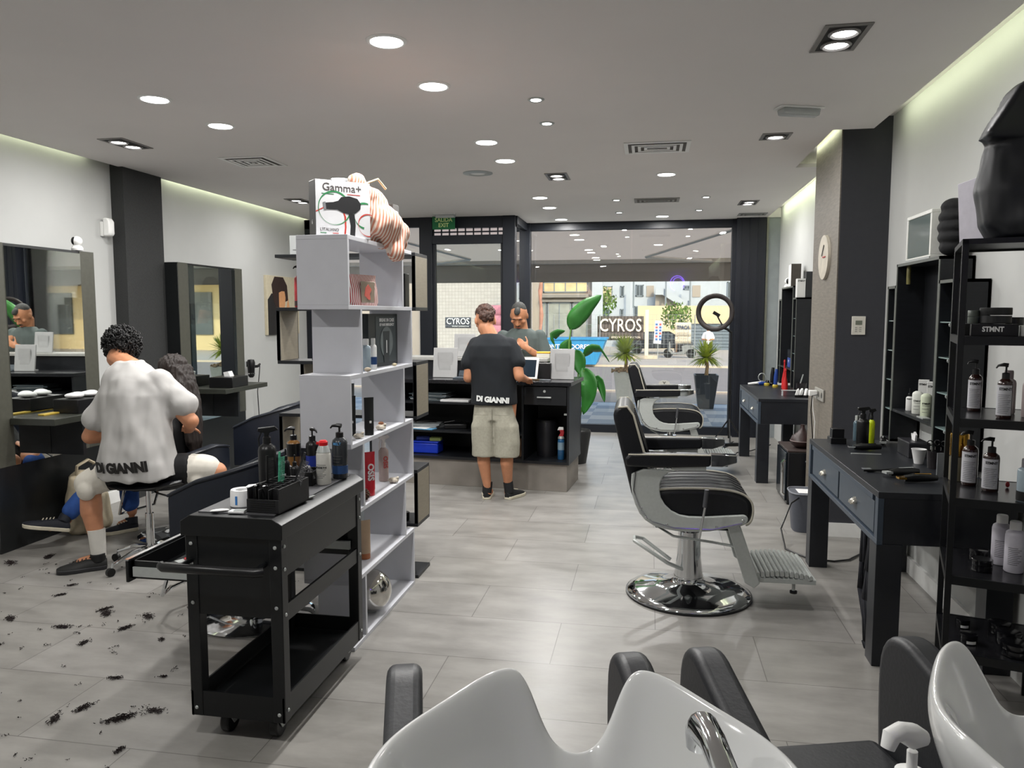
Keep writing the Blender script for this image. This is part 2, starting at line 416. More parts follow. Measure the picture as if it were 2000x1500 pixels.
for x, y, lb in ((-.67, 4.52, 'small recessed spotlight nearest the camera, right of the second downlight'), (-.68, 5.08, 'small recessed spotlight second from the camera'),
                 (-.38, 8.53, 'small spotlight left of the far ceiling vent'), (-.39, 9.56, 'small spotlight left of centre close to the shop window'),
                 (.56, 8.48, 'small spotlight right of the far ceiling vent'), (.55, 9.51, 'small spotlight right of the vent close to the shop window')): spot(lb, x, y)
GREYM = mat('grey_cast_metal', '8d8a88', .45, .4)
def gimbal(label, x, y, n, pw=10, rz=0):
    t = thing('gimbal_downlight', label, 'downlight', (x, y, ZC), rz, 'square framed gimbal downlights')
    h = .175 if n == 2 else .1; w = .1
    b = B()
    for a in ((-w, w, -h, -h + .022), (-w, w, h - .022, h), (-w, -w + .022, -h + .022, h - .022), (w - .022, w, -h + .022, h - .022)): b.box(*a, -.006, .0)
    b.to('frame', GREYM, t, bev=.002)
    B().box(-w + .02, w - .02, -h + .02, h - .02, -.003, -.0005).to('housing', mat('dark_housing', '1c1c1d', .5), t, smooth=False)
    for k in range(n):
        yy = (k - .5) * .155 if n == 2 else 0
        B().lathe([(.05, -.006), (.058, -.016), (.068, -.01), (.066, -.003), (.05, -.003)], (0, yy, 0), 28).to('lamp_ring', GREYM, t)
        B().lathe([(0, -.012), (.047, -.01), (.047, -.004), (0, -.004)], (0, yy, 0), 24).to('bulb', WEMIT, t)
        lamp((0, yy, -.02), .09, pw, t, (1, .98, .96))
for x, y, n, lb in ((.82, 3.78, 2, 'large square twin gimbal downlight at the upper right'), (.84, 5.72, 1, 'square single gimbal downlight beside the plastic emergency light'),
                    (1.05, 8.98, 2, 'small looking twin gimbal downlight far right near the window'), (-.84, 7.01, 2, 'twin gimbal downlight in the middle of the ceiling'),
                    (-3.77, 5.13, 2, 'twin gimbal downlight at the far left above the mirrors'), (-3.79, 7.99, 2, 'twin gimbal downlight on the left partly hidden behind the white carton')):
    gimbal(lb, x, y, n, 3.5)
def vent(label, x, y, s, sy=None, m=None):
    t = thing('ceiling_vent', label, 'vent', (x, y, ZC), 0, 'ceiling air vents'); sy = sy or s
    b = B(); w = .03
    for a in ((-s, s, -sy, -sy + w), (-s, s, sy - w, sy), (-s, -s + w, -sy + w, sy - w), (s - w, s, -sy + w, sy - w)): b.box(*a, -.008, 0)
    b.to('frame', m or WPLAS, t, bev=.002)
    B().box(-s + w, s - w, -sy + w, sy - w, -.003, -.001).to('backing', mat('vent_dark', '6a6764', .8), t, smooth=False)
    k = 0; a, c = s - .055, sy - .055
    while a > .03 and c > .03:
        q = .022
        bb = B()
        for z in ((-a, a, -c, -c + q), (-a, a, c - q, c), (-a, -a + q, -c + q, c - q), (a - q, a, -c + q, c - q)): bb.box(*z, -.013, -.009)
        bb.to('louvre', m or WPLAS, t, bev=.001); a -= .045; c -= .045
    if a > 0: B().box(-a, a, -c, c, -.015, -.01).to('centre_plate', m or WPLAS, t) if c > .005 else None
vent('square white ceiling vent on the left with concentric louvres', -3.19, 5.9, .2)
vent('white square ceiling vent with pale louvres right of centre', .03, 5.93, .24, .19)
vent('dull grey ceiling vent far off in front of the window', .05, 8.61, .24, .15, mat('vent_grey', '8f8d8a', .6))
vent('narrow slatted ceiling vent at the far right corner', 1.22, 10.0, .17, .12, mat('vent_grey2', '9a9a9a', .6))
t = thing('ceiling_speaker', 'round ring shaped ceiling speaker with an unlit centre', 'speaker', (-1.51, 6.72, ZC))
B().lathe([(.07, -.004), (.08, -.014), (.13, -.006), (.13, 0), (.07, 0)], n=32).to('ring', SILV, t)
B().lathe([(0, -.01), (.06, -.008), (.07, -.002), (0, -.002)], n=24).to('cone', WPLAS, t)
def emer(x, y, lb, rz=0):
    t = thing('emergency_light', lb, 'emergency light', (x, y, ZC), rz)
    B().box(-.14, .14, -.05, .05, -.012, 0).to('base_plate', WPLAS, t, bev=.004)
    B().prism([(-.045, -.012), (.045, -.012), (.03, -.05), (-.03, -.05)], 'x', -.12, .12).to('clear_cover', mat('frosted_cover', 'dfe3e3', .2, var=.02, trans=.5), t, bev=.006)
emer(.86, 4.97, 'clear plastic emergency light on the right side of the ceiling', .35); emer(-2.5, 9.3, 'clear plastic emergency light above the green exit sign')
t = thing('exit_sign', 'green hanging exit sign over the glass door', 'sign', (-2.55, 9.4, 2.66))
B().box(-.145, .145, -.006, .006, 0, .16).to('panel', mat('exit_green', '10683a', .5, var=.04), t, bev=.002)
B().box(-.1, .1, -.003, .003, .16, .18).to('hanger', WPLAS, t)
GT = mat('exit_letter', 'cfe39a', .6, var=.02)
text('SALIDA', .07, frame((-2.55, 9.393, 2.775), (1, 0, 0), (0, 0, 1)), GT, t, bold=.0012, wid=.225)
text('EXIT', .07, frame((-2.55, 9.393, 2.71), (1, 0, 0), (0, 0, 1)), GT, t, bold=.0012, wid=.13)
# security camera and alarm sensor on the left wall
def pancam(loc, rz, lb):
    t = thing('security_camera', lb, 'camera', loc, rz)
    B().lathe([(0, 0), (.04, 0), (.042, .015), (.03, .035), (0, .038)], n=24).to('base', WPLAS, t)
    B().ell((0, 0, .068), (.038, .038, .038), n=24, m=14).to('head', WPLAS, t)
    B().ell((0, -.022, .07), (.021, .02, .03), n=18, m=10).to('lens_face', BPLAS, t)
pancam((-4.27, 5.2, 2.085), -.4, 'white pan and tilt camera on top of the left mirror panel')
t = thing('alarm_sensor', 'white motion sensor on the wall beside the dark left pillar', 'sensor', (XL, 5.78, 2.25))
B().box(0, .03, -.03, .03, 0, .12).to('bracket', WPLAS, t, bev=.004)
B().prism([(.03, 0), (.075, .0), (.09, .02), (.09, .12), (.07, .15), (.03, .15)], 'y', -.035, .035).to('housing', WPLAS, t, bev=.01)
# purple neon lamp behind the camera, seen as a reflection in the shop window
t = thing('neon_sign', 'purple neon loop lamp on the wall behind the camera', 'neon sign', (.75, -1.78, 2.5))
NE = mat('neon_purple', '8a5cff', .4, var=0, emit=6)
B().tube([(.2 * math.cos(a) , .03, .22 * math.sin(a)) for a in [i * 2 * PI / 40 - .8 for i in range(34)]], .011, 8).to('outer_tube', NE, t)
B().tube([(.15 * math.cos(a) + .02, .03, .17 * math.sin(a)) for a in [i * 2 * PI / 40 - .6 for i in range(26)]], .009, 8).to('inner_tube', NE, t)
B().box(-.02, .02, 0, .03, -.02, .26).to('bracket', WPLAS, t)
# ================================================================ OUTSIDE
def checker_mat():
    m = mat('terrace_tiles', 'b9bdbf', .6, var=0); t = m.node_tree; b = t.nodes['Principled BSDF']
    tc = t.nodes.new('ShaderNodeTexCoord'); ch = t.nodes.new('ShaderNodeTexChecker'); ch.inputs['Scale'].default_value = 2.2
    ch.inputs[1].default_value = (*lin('c9c8c4'), 1); ch.inputs[2].default_value = (*lin('989fa6'), 1)
    t.links.new(tc.outputs['Object'], ch.inputs[0]); t.links.new(ch.outputs[0], b.inputs['Base Color']); return m
def gz(y): return 0 if y < 14.2 else max(-.9, -.9 * (y - 14.2) / 30.8)
def ground(n, y0, y1, m, dz=0, k='structure'):
    b = B(); ys = [y0 + (y1 - y0) * i / 6 for i in range(7)]
    b.prism([(y, gz(y) + dz) for y in ys] + [(y, gz(y) - .3) for y in ys[::-1]], 'x', -70, 60)
    o = b.to(n, m, smooth=False); o['kind'] = k; return o
ground('terrace_floor', 10.62, 14.2, checker_mat(), -.005)
ground('pavement', 14.2, 17.2, mat('pavement_concrete', 'b09c86', .8, var=.06, scale=3))
ground('kerb', 17.2, 17.5, mat('kerb_stone', 'c9bba6', .8), .01)
ground('road', 17.5, 33, mat('asphalt', '8d8580', .85, var=.08, scale=3), -.06)
ground('far_kerb', 33, 33.4, mat('kerb_stone', 'c9bba6', .8), .02)
ground('far_pavement', 33.4, 100, mat('far_lot', 'b3aca3', .85, var=.06, scale=.6), 0)
# awning over the terrace
AW = cloth_through('awning_fabric', 'd8cfc6', .8)
t = thing('awning', 'taupe fabric awning spread over the terrace outside the shop window', 'awning', (-1.3, 10.8, 2.9))
B().prism([(10.75, 2.98), (13.5, 2.54), (13.5, 2.57), (10.75, 3.01)], 'x', -5.6, 4.2).to('fabric', AW, t, w=True, smooth=False)
B().prism([(13.5, 2.5), (13.505, 2.17), (13.515, 2.17), (13.515, 2.5)], 'x', -5.6, 4.2).to('valance', cloth_through('awning_valance', 'b0a79e', .7), t, w=True, smooth=False)
B().box(-5.65, 4.25, 13.44, 13.54, 2.48, 2.57).to('front_bar', mat('pale_bar', 'c2beba', .4), t, w=True, bev=.01)
B().box(-5.65, 4.25, 10.4, 10.85, 2.99, 3.24).to('roller_case', mat('pale_bar', 'c2beba', .4), t, w=True, bev=.01)
for m0, e, f in (((1.75, 10.85, 2.94), (-.08, 12.3, 2.5), (1.0, 13.42, 2.5)), ((-4.6, 10.85, 2.94), (-2.9, 12.3, 2.5), (-3.95, 13.42, 2.5))):
    B().tube([m0, e], .035, 4, flat=.6).to('folding_arm', mat('awning_arm', 'd8d4cf', .4), t, w=True)
    B().tube([e, f], .03, 4, flat=.8).to('folding_arm', mat('awning_arm', 'd8d4cf', .4), t, w=True)
# far things are given as if at distance y0 and pushed out s times along the same sight line to their true size
EYE = V((0, 0, 1.6))
def far(p, s): return EYE + (V(p) - EYE) * s
LEAFM = mat('tree_leaves', '5e7a34', .7, var=.3, scale=8)
def bbox(b, x0, x1, y, z0, z1, s, d=.4, out=0):
    a = far((x0, y, z0), s); c = far((x1, y, z1), s); b.box(a.x, c.x, a.y - out, a.y + d, a.z, c.z); return b
WB = mat('white_stucco', 'b6bfc7', .85, var=.03, scale=1.2)
DKW = mat('dark_window_glass', '4a545c', .25, var=.1, scale=2); WFR = mat('window_trim_grey', '7d8890', .6)
def bwin(par, x0, x1, y, z0, z1, s, glass=DKW, bars=1, nm='window'):
    a = far((x0, y, z0), s); c = far((x1, y, z1), s); w = .07; yy = a.y
    b = B(); b.box(a.x, a.x + w, yy - .08, yy, a.z, c.z); b.box(c.x - w, c.x, yy - .08, yy, a.z, c.z); b.box(a.x, c.x, yy - .08, yy, a.z, a.z + w); b.box(a.x, c.x, yy - .08, yy, c.z - w, c.z)
    for i in range(bars): xm = a.x + (c.x - a.x) * (i + 1) / (bars + 1); b.box(xm - .03, xm + .03, yy - .07, yy, a.z, c.z)
    f = b.to(nm, WFR, par, w=True, smooth=False)
    B().box(a.x + w, c.x - w, yy - .05, yy - .01, a.z + w, c.z - w).to('pane', glass, f, w=True, smooth=False)
# white apartment building with an outside stair
s = 1.8
t = thing('apartment_building', 'white apartment building with outside staircase across the street', 'building', (0, 61.5, -.9))
b = B(); bbox(b, -2.25, 9, 34, .05, 7.5, s, 8); b.to('wall', WB, t, w=True, smooth=False)
for q in ((-2.1, -1.64, 2.1, 2.85, mat('warm_pane', 'cdbd96', .4, var=.3, scale=1.5), 1), (-1.3, -1.13, 2.38, 2.85, DKW, 0), (-.64, -.3, 2.4, 2.9, DKW, 1), (1.39, 1.68, 2.68, 2.86, DKW, 1), (-2.1, -1.75, .95, 1.85, DKW, 1), (-1.3, -1.15, 1.2, 1.85, DKW, 0), (-.7, -.4, 1.45, 1.98, DKW, 1),
          (-2.1, -1.64, 4.0, 4.8, DKW, 1), (-.6, .1, 4.0, 4.8, DKW, 1), (1.4, 2.1, 4.0, 4.8, DKW, 1), (3.2, 3.9, 2.3, 3.0, DKW, 1), (5, 5.7, 2.3, 3, DKW, 1)):
    bwin(t, q[0], q[1], 34, q[2], q[3], s, q[4], q[5])
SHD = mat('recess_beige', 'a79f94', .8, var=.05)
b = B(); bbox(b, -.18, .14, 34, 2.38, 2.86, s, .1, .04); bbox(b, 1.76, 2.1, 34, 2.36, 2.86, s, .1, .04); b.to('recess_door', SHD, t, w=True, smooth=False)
b = B()
st = [far(p, s) for p in ((.2, 33.4, 2.75), (.55, 33.4, 2.72), (1.45, 33.4, 2.2), (1.75, 33.4, 2.2), (1.75, 33.4, 1.95), (1.3, 33.4, 1.95), (.5, 33.4, 2.45), (.2, 33.4, 2.45))]
b.prism([(p.x, p.z) for p in st], 'y', st[0].y, st[0].y + .5); b.to('stair_parapet', WB, t, w=True, smooth=False)
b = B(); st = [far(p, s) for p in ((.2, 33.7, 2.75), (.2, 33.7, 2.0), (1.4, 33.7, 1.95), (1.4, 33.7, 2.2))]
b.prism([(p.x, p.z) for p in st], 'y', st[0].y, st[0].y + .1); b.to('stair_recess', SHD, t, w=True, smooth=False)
for x in (-.75, .6, 1.6):
    a = far((x, 33.3, 1.9), s); B().box(a.x, a.x + .12, a.y, a.y + .12, a.z, a.z + 2).to('downpipe', WFR, t, w=True)
# warm corner building farther right, seen in the mirrors
t = thing('corner_building', 'warm cream corner building with balcony rails, seen in the left wall mirrors', 'building', (45, 52, -.9))
CB_ = mat('warm_stucco', 'd0bd92', .85, var=.05, scale=.5)
B().box(19, 80, 50, 58, -1, 12).to('wall', CB_, t, w=True, smooth=False); B().box(19, 80, 46.5, 50, 4.2, 4.8).to('balcony_slab', CB_, t, w=True)
for k in range(10):
    x = 22 + k * 5.6; B().box(x, x + 2.2, 49.9, 50, .2, 3.2).to('window', DKW, t, w=True, smooth=False); B().box(x, x + 2.2, 49.9, 50, 5.6, 8.4).to('window', DKW, t, w=True, smooth=False)
b = B()
for k in range(150): b.box(19 + k * .4, 19.08 + k * .4, 46.6, 46.7, 4.8, 6.0)
b.box(19, 80, 46.55, 46.75, 6.0, 6.12); b.to('railing', mat('rail_cream', 'c9bfa0', .6), t, w=True, smooth=False)
# white boundary wall, warm sunlight put into its colour
t = thing('boundary_wall', 'long white wall coloured as sunlit in front of the white building', 'wall', (3, 57, -.9))
b = B(); bbox(b, -.5, 9, 32, .05, 1.97, 1.8, .4); b.to('wall_body', mat('sun_tinted_wall', 'd6c7a4', .85, var=.03, scale=1), t, w=True, smooth=False)
t = thing('garage_gate', 'grey slatted gate in the long white wall behind the ring light', 'gate', (3.6, 56, -.9))
b = B()
for i in range(8): bbox(b, 1.55, 4.2, 31.5, .2 + i * .125, .31 + i * .125, 1.8, .05)
b.to('slats', mat('gate_grey', '6d7a84', .6), t, w=True); b = B(); bbox(b, 1.5, 4.25, 31.6, .05, 1.25, 1.8, .05); b.to('panel', mat('gate_dark', '4c565e', .7), t, w=True)
# beige building with glazed entrance on the left
t = thing('shopfront_building', 'beige grey building with glass double door left of the banner', 'building', (-5, 48, -.9))
BG = mat('beige_concrete', 'aca59b', .85, var=.05, scale=1.4)
b = B(); bbox(b, -4.15, -1.75, 27, .05, 6, 1.8, 3); b.to('wall', BG, t, w=True, smooth=False)
b = B(); bbox(b, -3.75, -2.1, 27, 2.2, 2.3, 1.8, .2, .5); bbox(b, -3.75, -2.1, 27, 2.05, 2.12, 1.8, .2, .4); b.to('lintel', mat('lintel_grey', '878580', .8), t, w=True)
b = B(); bbox(b, -1.98, -1.62, 26.6, .05, 6, 1.8, .5); b.to('white_pier', WB, t, w=True)
bwin(t, -3.72, -2.15, 27, 2.38, 2.76, 1.8, mat('cream_shutter', 'd9c99c', .7, var=.25, scale=1.2), 3)
GD = mat('door_glass_grey', '9aa09a', .3, var=.15, scale=2)
bwin(t, -3.55, -2.72, 26.9, .2, 2.04, 1.8, GD, 1, 'glazed_door'); bwin(t, -2.68, -2.15, 26.9, .7, 2.04, 1.8, GD, 0)
bwin(t, -3.75, -3.58, 26.9, .7, 2.04, 1.8, GD, 0)
# white tiled wall seen through the door
t = thing('tiled_wall', 'white tiled wall seen through the glass entrance door', 'wall', (-8.5, 36, -.8))
def grid_mat():
    m = mat('white_wall_tiles', 'dcd6d2', .6, var=0); tt = m.node_tree; bb = tt.nodes['Principled BSDF']
    tc = tt.nodes.new('ShaderNodeTexCoord'); mp = tt.nodes.new('ShaderNodeMapping'); mp.inputs['Rotation'].default_value = (PI / 2, 0, 0); br = tt.nodes.new('ShaderNodeTexBrick')
    br.offset = 0; br.inputs['Scale'].default_value = 1; br.inputs['Brick Width'].default_value = .16; br.inputs['Row Height'].default_value = .16; br.inputs['Mortar Size'].default_value = .006
    br.inputs['Color1'].default_value = (*lin('b9b2ae'), 1); br.inputs['Color2'].default_value = (*lin('b2aba7'), 1); br.inputs['Mortar'].default_value = (*lin('928b88'), 1)
    tt.links.new(tc.outputs['Object'], mp.inputs[0]); tt.links.new(mp.outputs[0], br.inputs[0]); tt.links.new(br.outputs[0], bb.inputs['Base Color']); return m
b = B(); bbox(b, -6.2, -3.9, 22, .3, 6, 1.65, 6); b.to('wall_body', grid_mat(), t, w=True, smooth=False)
b = B(); bbox(b, -9.5, -6.25, 24, .3, 4, 1.65, 6); b.to('side_wall', BG, t, w=True, smooth=False)
b = B(); bbox(b, -6.65, -6.25, 23.6, 1.9, 2.2, 1.65, .2); b.to('ledge', mat('lintel_grey', '878580', .8), t, w=True)
def banner(nm, lb, p0, p1, y, s, m, cat='banner'):
    a = far((p0[0], y, p0[1]), s); c = far((p1[0], y, p1[1]), s)
    t = thing(nm, lb, cat, ((a.x + c.x) / 2, a.y, a.z))
    bb = B(); n = 14; rows = []
    for j in (0, 1, 2, 3):
        z = a.z + (c.z - a.z) * j / 3
        rows.append([V((a.x + (c.x - a.x) * i / n, a.y + .012 * math.sin(i * 1.9 + j) * (1 if nm == 'mesh_banner' else .2), z)) for i in range(n + 1)])
    for r0, r1 in zip(rows, rows[1:]):
        for i in range(n): bb.quad(r0[i], r0[i + 1], r1[i + 1], r1[i])
    o = bb.to('sheet', m, t, w=True); sd_ = o.modifiers.new('thick', 'SOLIDIFY'); sd_.thickness = .008
    return t, a, c
def wtext(t, a, c, u, v, h, s_, m, wd, bold=0):
    text(s_, h, frame((a.x + (c.x - a.x) * u, a.y - .05, a.z + (c.z - a.z) * v), (1, 0, 0), (0, 0, 1)), m, t, ext=.004, wid=wd, bold=bold)
GBN = mat('banner_slate', '4c4f58', .7); CW = mat('letter_cream', 'fff0dc', .6)
t, a, c = banner('wall_banner', 'small slate CYROS sign on the white tiled wall', (-5.94, 1.22), (-5.16, 1.53), 21.99, 1.65, GBN, 'sign')
w_ = c.x - a.x; wtext(t, a, c, .5, .6, .42, 'CYROS', INKW, w_ * .88, .004); wtext(t, a, c, .6, .14, .08, 'EFFICIENT CONSTRUCTION', INKW, w_ * .65)
t, a, c = banner('red_banner', 'white and red striped banner on the tiled wall behind the black haired client', (-4.6, 1.0), (-4.0, 1.88), 21.99, 1.65, stripes('red_lines', 'b8506a', 'd8a4ae', 26, 2, rough=.8), 'banner')
t['label'] = 'red lined banner on the tiled wall right of the smaller sign'
t, a, c = banner('mesh_banner', 'large dark grey CYROS banner on the building site fence', (-1.68, .78), (-.2, 1.56), 25.09, 1.8, mat('banner_grey', '57504c', .8, var=.1, scale=3))
w_ = c.x - a.x; wtext(t, a, c, .5, .6, 1.05, 'CYROS', CW, w_ * .9, .008); wtext(t, a, c, .62, .12, .16, 'EFFICIENT CONSTRUCTION', CW, w_ * .62)
t, a, c = banner('site_banner', 'pale banner with dark letters on the fence behind the scooter', (.8, .68), (1.3, 1.36), 25.4, 1.8, mat('banner_cream', 'e9dcc4', .8), 'banner')
w_ = c.x - a.x; wtext(t, a, c, .5, .75, .3, 'TPACA', mat('letter_blue', '44506a', .7), w_ * .8, .01)
for k in range(3): wtext(t, a, c, .5, .5 - .12 * k, .07, 'EFFICIENT', mat('letter_grey', '9a958c', .7), w_ * .7)
# building site fence
t = thing('site_fence', 'tall wire mesh building site fence behind the grey banner', 'fence', (-1.5, 45.2, -.9))
a = far((-3.1, 25.1, .2), 1.8); c = far((1.4, 25.1, 1.6), 1.8)
b = B(); x = a.x
while x < c.x: b.box(x, x + .012, a.y, a.y + .012, a.z, c.z); x += .22
for i in range(10): z = a.z + (c.z - a.z) * i / 9; b.box(a.x, c.x, a.y, a.y + .012, z, z + .012)
b.to('wire_mesh', mat('galvanised', '9ba1a3', .5, .5), t, w=True, smooth=False)
for i in range(4):
    x = a.x + (c.x - a.x) * i / 3; B().cyl((x, a.y - .05, a.z - .3), (x, a.y - .05, c.z), .03).to('post', mat('galvanised', '9ba1a3', .5, .5), t, w=True)
a = far((-.1, 24.4, .12), 1.8)
t = thing('site_post', 'pale square post with a concrete foot beside the grey banner', 'post', (a.x, a.y, gz(a.y)))
B().box(-.1, .1, -.1, .1, .2, 2.75).to('pole', mat('cream_post', 'efe2bf', .6), t, bev=.01); B().box(-.75, .6, -.3, .3, 0, .2).to('foot', mat('kerb_stone', 'c9bba6', .8), t, bev=.02)
# information board
a = far((.13, 24, .72), 1.75); c = far((.36, 24, 1.42), 1.75)
t = thing('notice_board', 'narrow white site notice board with coloured pictograms', 'notice board', ((a.x + c.x) / 2, a.y, gz(a.y)))
B().box(a.x, c.x, a.y, a.y + .03, a.z, c.z, rot('Y', 4)).to('board', PAPER, t, w=True)
for k in range(6):
    for j in (0, 1):
        x = a.x + .06 + j * (c.x - a.x) * .48; z = c.z - .25 - k * .16
        B().box(x, x + .12, a.y - .01, a.y, z, z + .11).to('pictogram', mat(('sign_blue', 'sign_red', 'sign_blue')[(k + j) % 3], ('3f6ea8', 'b9605c', '3f6ea8')[(k + j) % 3], .6), t, w=True)
B().cyl(((a.x + c.x) / 2, a.y + .04, gz(a.y)), ((a.x + c.x) / 2, a.y + .04, a.z + .1), .025).to('pole', SILV, t, w=True)
# twisted trunk of a palm on the far kerb
q = far((-2.82, 20, 0), 1.7); t = thing('palm_trunk', 'thin twisted pinkish palm trunk in front of the beige building', 'tree', (q.x, q.y, gz(q.y)))
B().tube([(.03 * math.sin(i * 1.3), .02 * math.cos(i * 1.7), i * .36) for i in range(14)], [.12, .11] + [.08 + .02 * math.sin(i * 2) for i in range(12)], 8).to('trunk', mat('palm_trunk_bark', 'b0806c', .9, var=.25, scale=5), t)
b = B(); yucca(b, (0, 0, 4.7), 60, 1.6, random.Random(8)) if 'yucca' in globals() else None
for i in range(16):
    a = i * .4; d = V((math.cos(a), math.sin(a), .5)); b.quad(V((0, 0, 4.6)), V((0, 0, 4.6)) + d * .8 + V((.1, 0, 0)), V((0, 0, 4.6)) + d * 1.5 - V((0, 0, .5)), V((0, 0, 4.6)) + d * .8 - V((.1, 0, 0)))
b.to('fronds', LEAFM, t, smooth=False)
# blue container
a = far((-2.14, 19, .42), 1.7); c = far((-1.25, 19, .98), 1.7)
t = thing('waste_container', 'blue open top waste container with white letters in the road', 'container', ((a.x + c.x) / 2, a.y + .8, gz(a.y)))
BLU = mat('container_blue', '2f86b8', .5, var=.08, scale=4)
g0 = gz(a.y)
B().prism([(a.x - .6, c.z), (c.x + .3, c.z), (c.x - .1, g0 + .05), (a.x - .6, g0 + .05)], 'y', a.y, a.y + 1.7).to('body', BLU, t, w=True)
B().box(a.x - .65, c.x + .35, a.y - .05, a.y + 1.75, c.z, c.z + .09).to('rim', BLU, t, w=True, bev=.01)
wtext(t, a, c, .1, .7, .26, 'CONTENEDORES', INKW, 2.0, .006)
# trees
def tree(p, s, h, r, lb, n=260):
    q = far(p, s); g = gz(q.y); t = thing('street_tree', lb, 'tree', (q.x, q.y, g))
    B().tube([(0, 0, 0), (.05, 0, h * .4), (-.04, .02, h * .7)], [.07, .055, .03]).to('trunk', mat('tree_bark', '6b5646', .9, var=.2), t)
    b = B(); rnd = random.Random(int(p[0] * 100))
    for i in range(n):
        d = V((rnd.gauss(0, 1), rnd.gauss(0, 1), rnd.gauss(0, 1))).normalized() * r * rnd.random() ** .4
        c_ = V((0, 0, h * .78)) + V((d.x, d.y, d.z * .9)); R = Euler((rnd.random() * 6, rnd.random() * 6, rnd.random() * 6)).to_matrix(); z = r * .13
        b.quad(*(c_ + R @ V(k) for k in ((-z, 0, 0), (0, -z * .5, .02), (z, 0, 0), (0, z * .5, .02))))
    b.to('foliage', LEAFM, t, smooth=False)
tree((.95, 29, .6), 1.7, 3.1, 1.0, 'small round leafy tree beside the notice board', 420)
tree((-1.9, 29.9, .6), 1.8, 4.4, 1.2, 'leafy tree rising behind the dark grey banner', 420)
# parked cars behind the fence (dark shapes)
def car(p, s, lb, m):
    q = far(p, s); t = thing('parked_car', lb, 'car', (q.x, q.y, gz(q.y)))
    prof = [(-2.1, .35), (-2.15, .75), (-1.5, .95), (-.9, 1.42), (.7, 1.45), (1.5, .98), (2.1, .85), (2.15, .4)]
    B().prism(prof, 'y', -.85, .85).to('body', m, t, bev=.06)
    B().prism([(-1.35, .97), (-.85, 1.36), (.65, 1.38), (1.25, .99)], 'y', -.87, .87).to('windows', DKW, t)
    for x in (-1.35, 1.35):
        for y in (-.8, .8): B().cyl((x, y - .1, .33), (x, y + .1, .33), .33, n=20).to('wheel', BPLAS, t)
car((.3, 28, .5), 1.8, 'dark parked car behind the notice board and fence', mat('car_dark', '2c3138', .3))
# scooter
q = far((.9, 24, 0), 1.9); t = thing('scooter', 'grey motor scooter parked behind the notice board', 'scooter', (q.x, q.y, gz(q.y)), PI)
SG = mat('scooter_grey', '8c8f8e', .35, var=.1, scale=4)
for x in (-.65, .65): B().lathe([(.1, -.05), (.26, -.06), (.28, 0), (.26, .06), (.1, .05)], (x, 0, .28), 24, rot('X', 90)).to('wheel', BPLAS, t)
B().prism([(-.85, .55), (-.8, .75), (-.35, .78), (-.1, .7), (-.15, .4), (.3, .3), (.5, .42), (.55, .95), (.62, .95), (.66, .4), (.45, .22), (-.25, .22), (-.5, .5)], 'y', -.14, .14).to('body', SG, t, bev=.03)
B().box(-.75, -.1, -.13, .13, .76, .84).to('seat', BPLAS, t, bev=.03)
B().tube([(.6, -.32, 1.1), (.55, -.1, 1.03), (.55, .1, 1.03), (.6, .32, 1.1)], .018).to('handlebar', BPLAS, t)
for y in (-.3, .3): B().ell((.58, y, 1.28), (.03, .08, .05)).to('mirror', BPLAS, t); 
B().tube([(.62, 0, .95), (.68, 0, 1.2)], .12, 8, flat=.2).to('windscreen', mat('smoke_screen', '4a5258', .2), t)
# person outside
q = far((1.59, 22, 0), 1.77); t = thing('person', 'person in a white t-shirt with folded hands standing across the street', 'person', (q.x, q.y, gz(q.y)))
b = B(); b.cap((0, 0, .95), (0, 0, 1.35), .15, .17); b.cap((-.1, 0, .9), (-.12, 0, .1), .09, .05); b.cap((.1, 0, .9), (.13, 0, .1), .09, .05)
for k in (-1, 1):
    b.cap((k * .17, 0, 1.4), (k * .27, 0, 1.13), .055, .045); b.cap((k * .27, 0, 1.13), (k * .05, -.22, 1.1), .042, .03); b.cap((k * .12, 0, .06), (k * .14, -.17, .04), .045, .035)
b.cap((0, 0, 1.4), (0, 0, 1.52), .06, .055); b.ell((0, -.01, 1.62), (.078, .095, .115)); b.ell((0, -.1, 1.6), (.015, .02, .025))
remesh(b, 'body', SKIN, t, .016, 4, w=False)
b = B(); b.cap((0, 0, .98), (0, 0, 1.36), .175, .19)
for k in (-1, 1): b.cap((k * .17, 0, 1.4), (k * .25, 0, 1.2), .075, .08)
remesh(b, 'shirt', PAPER, t, .018, 4, w=False)
b = B()
for k in (-1, 1): b.cap((k * .1, 0, .9), (k * .12, 0, .5), .12, .1)
b.ell((0, 0, .92), (.19, .15, .12)); remesh(b, 'shorts', mat('shorts_dark', '3c424a', .8), t, .018, 4, w=False)
B().ell((0, .01, 1.66), (.085, .1, .1)).to('hair', HAIRD, t)
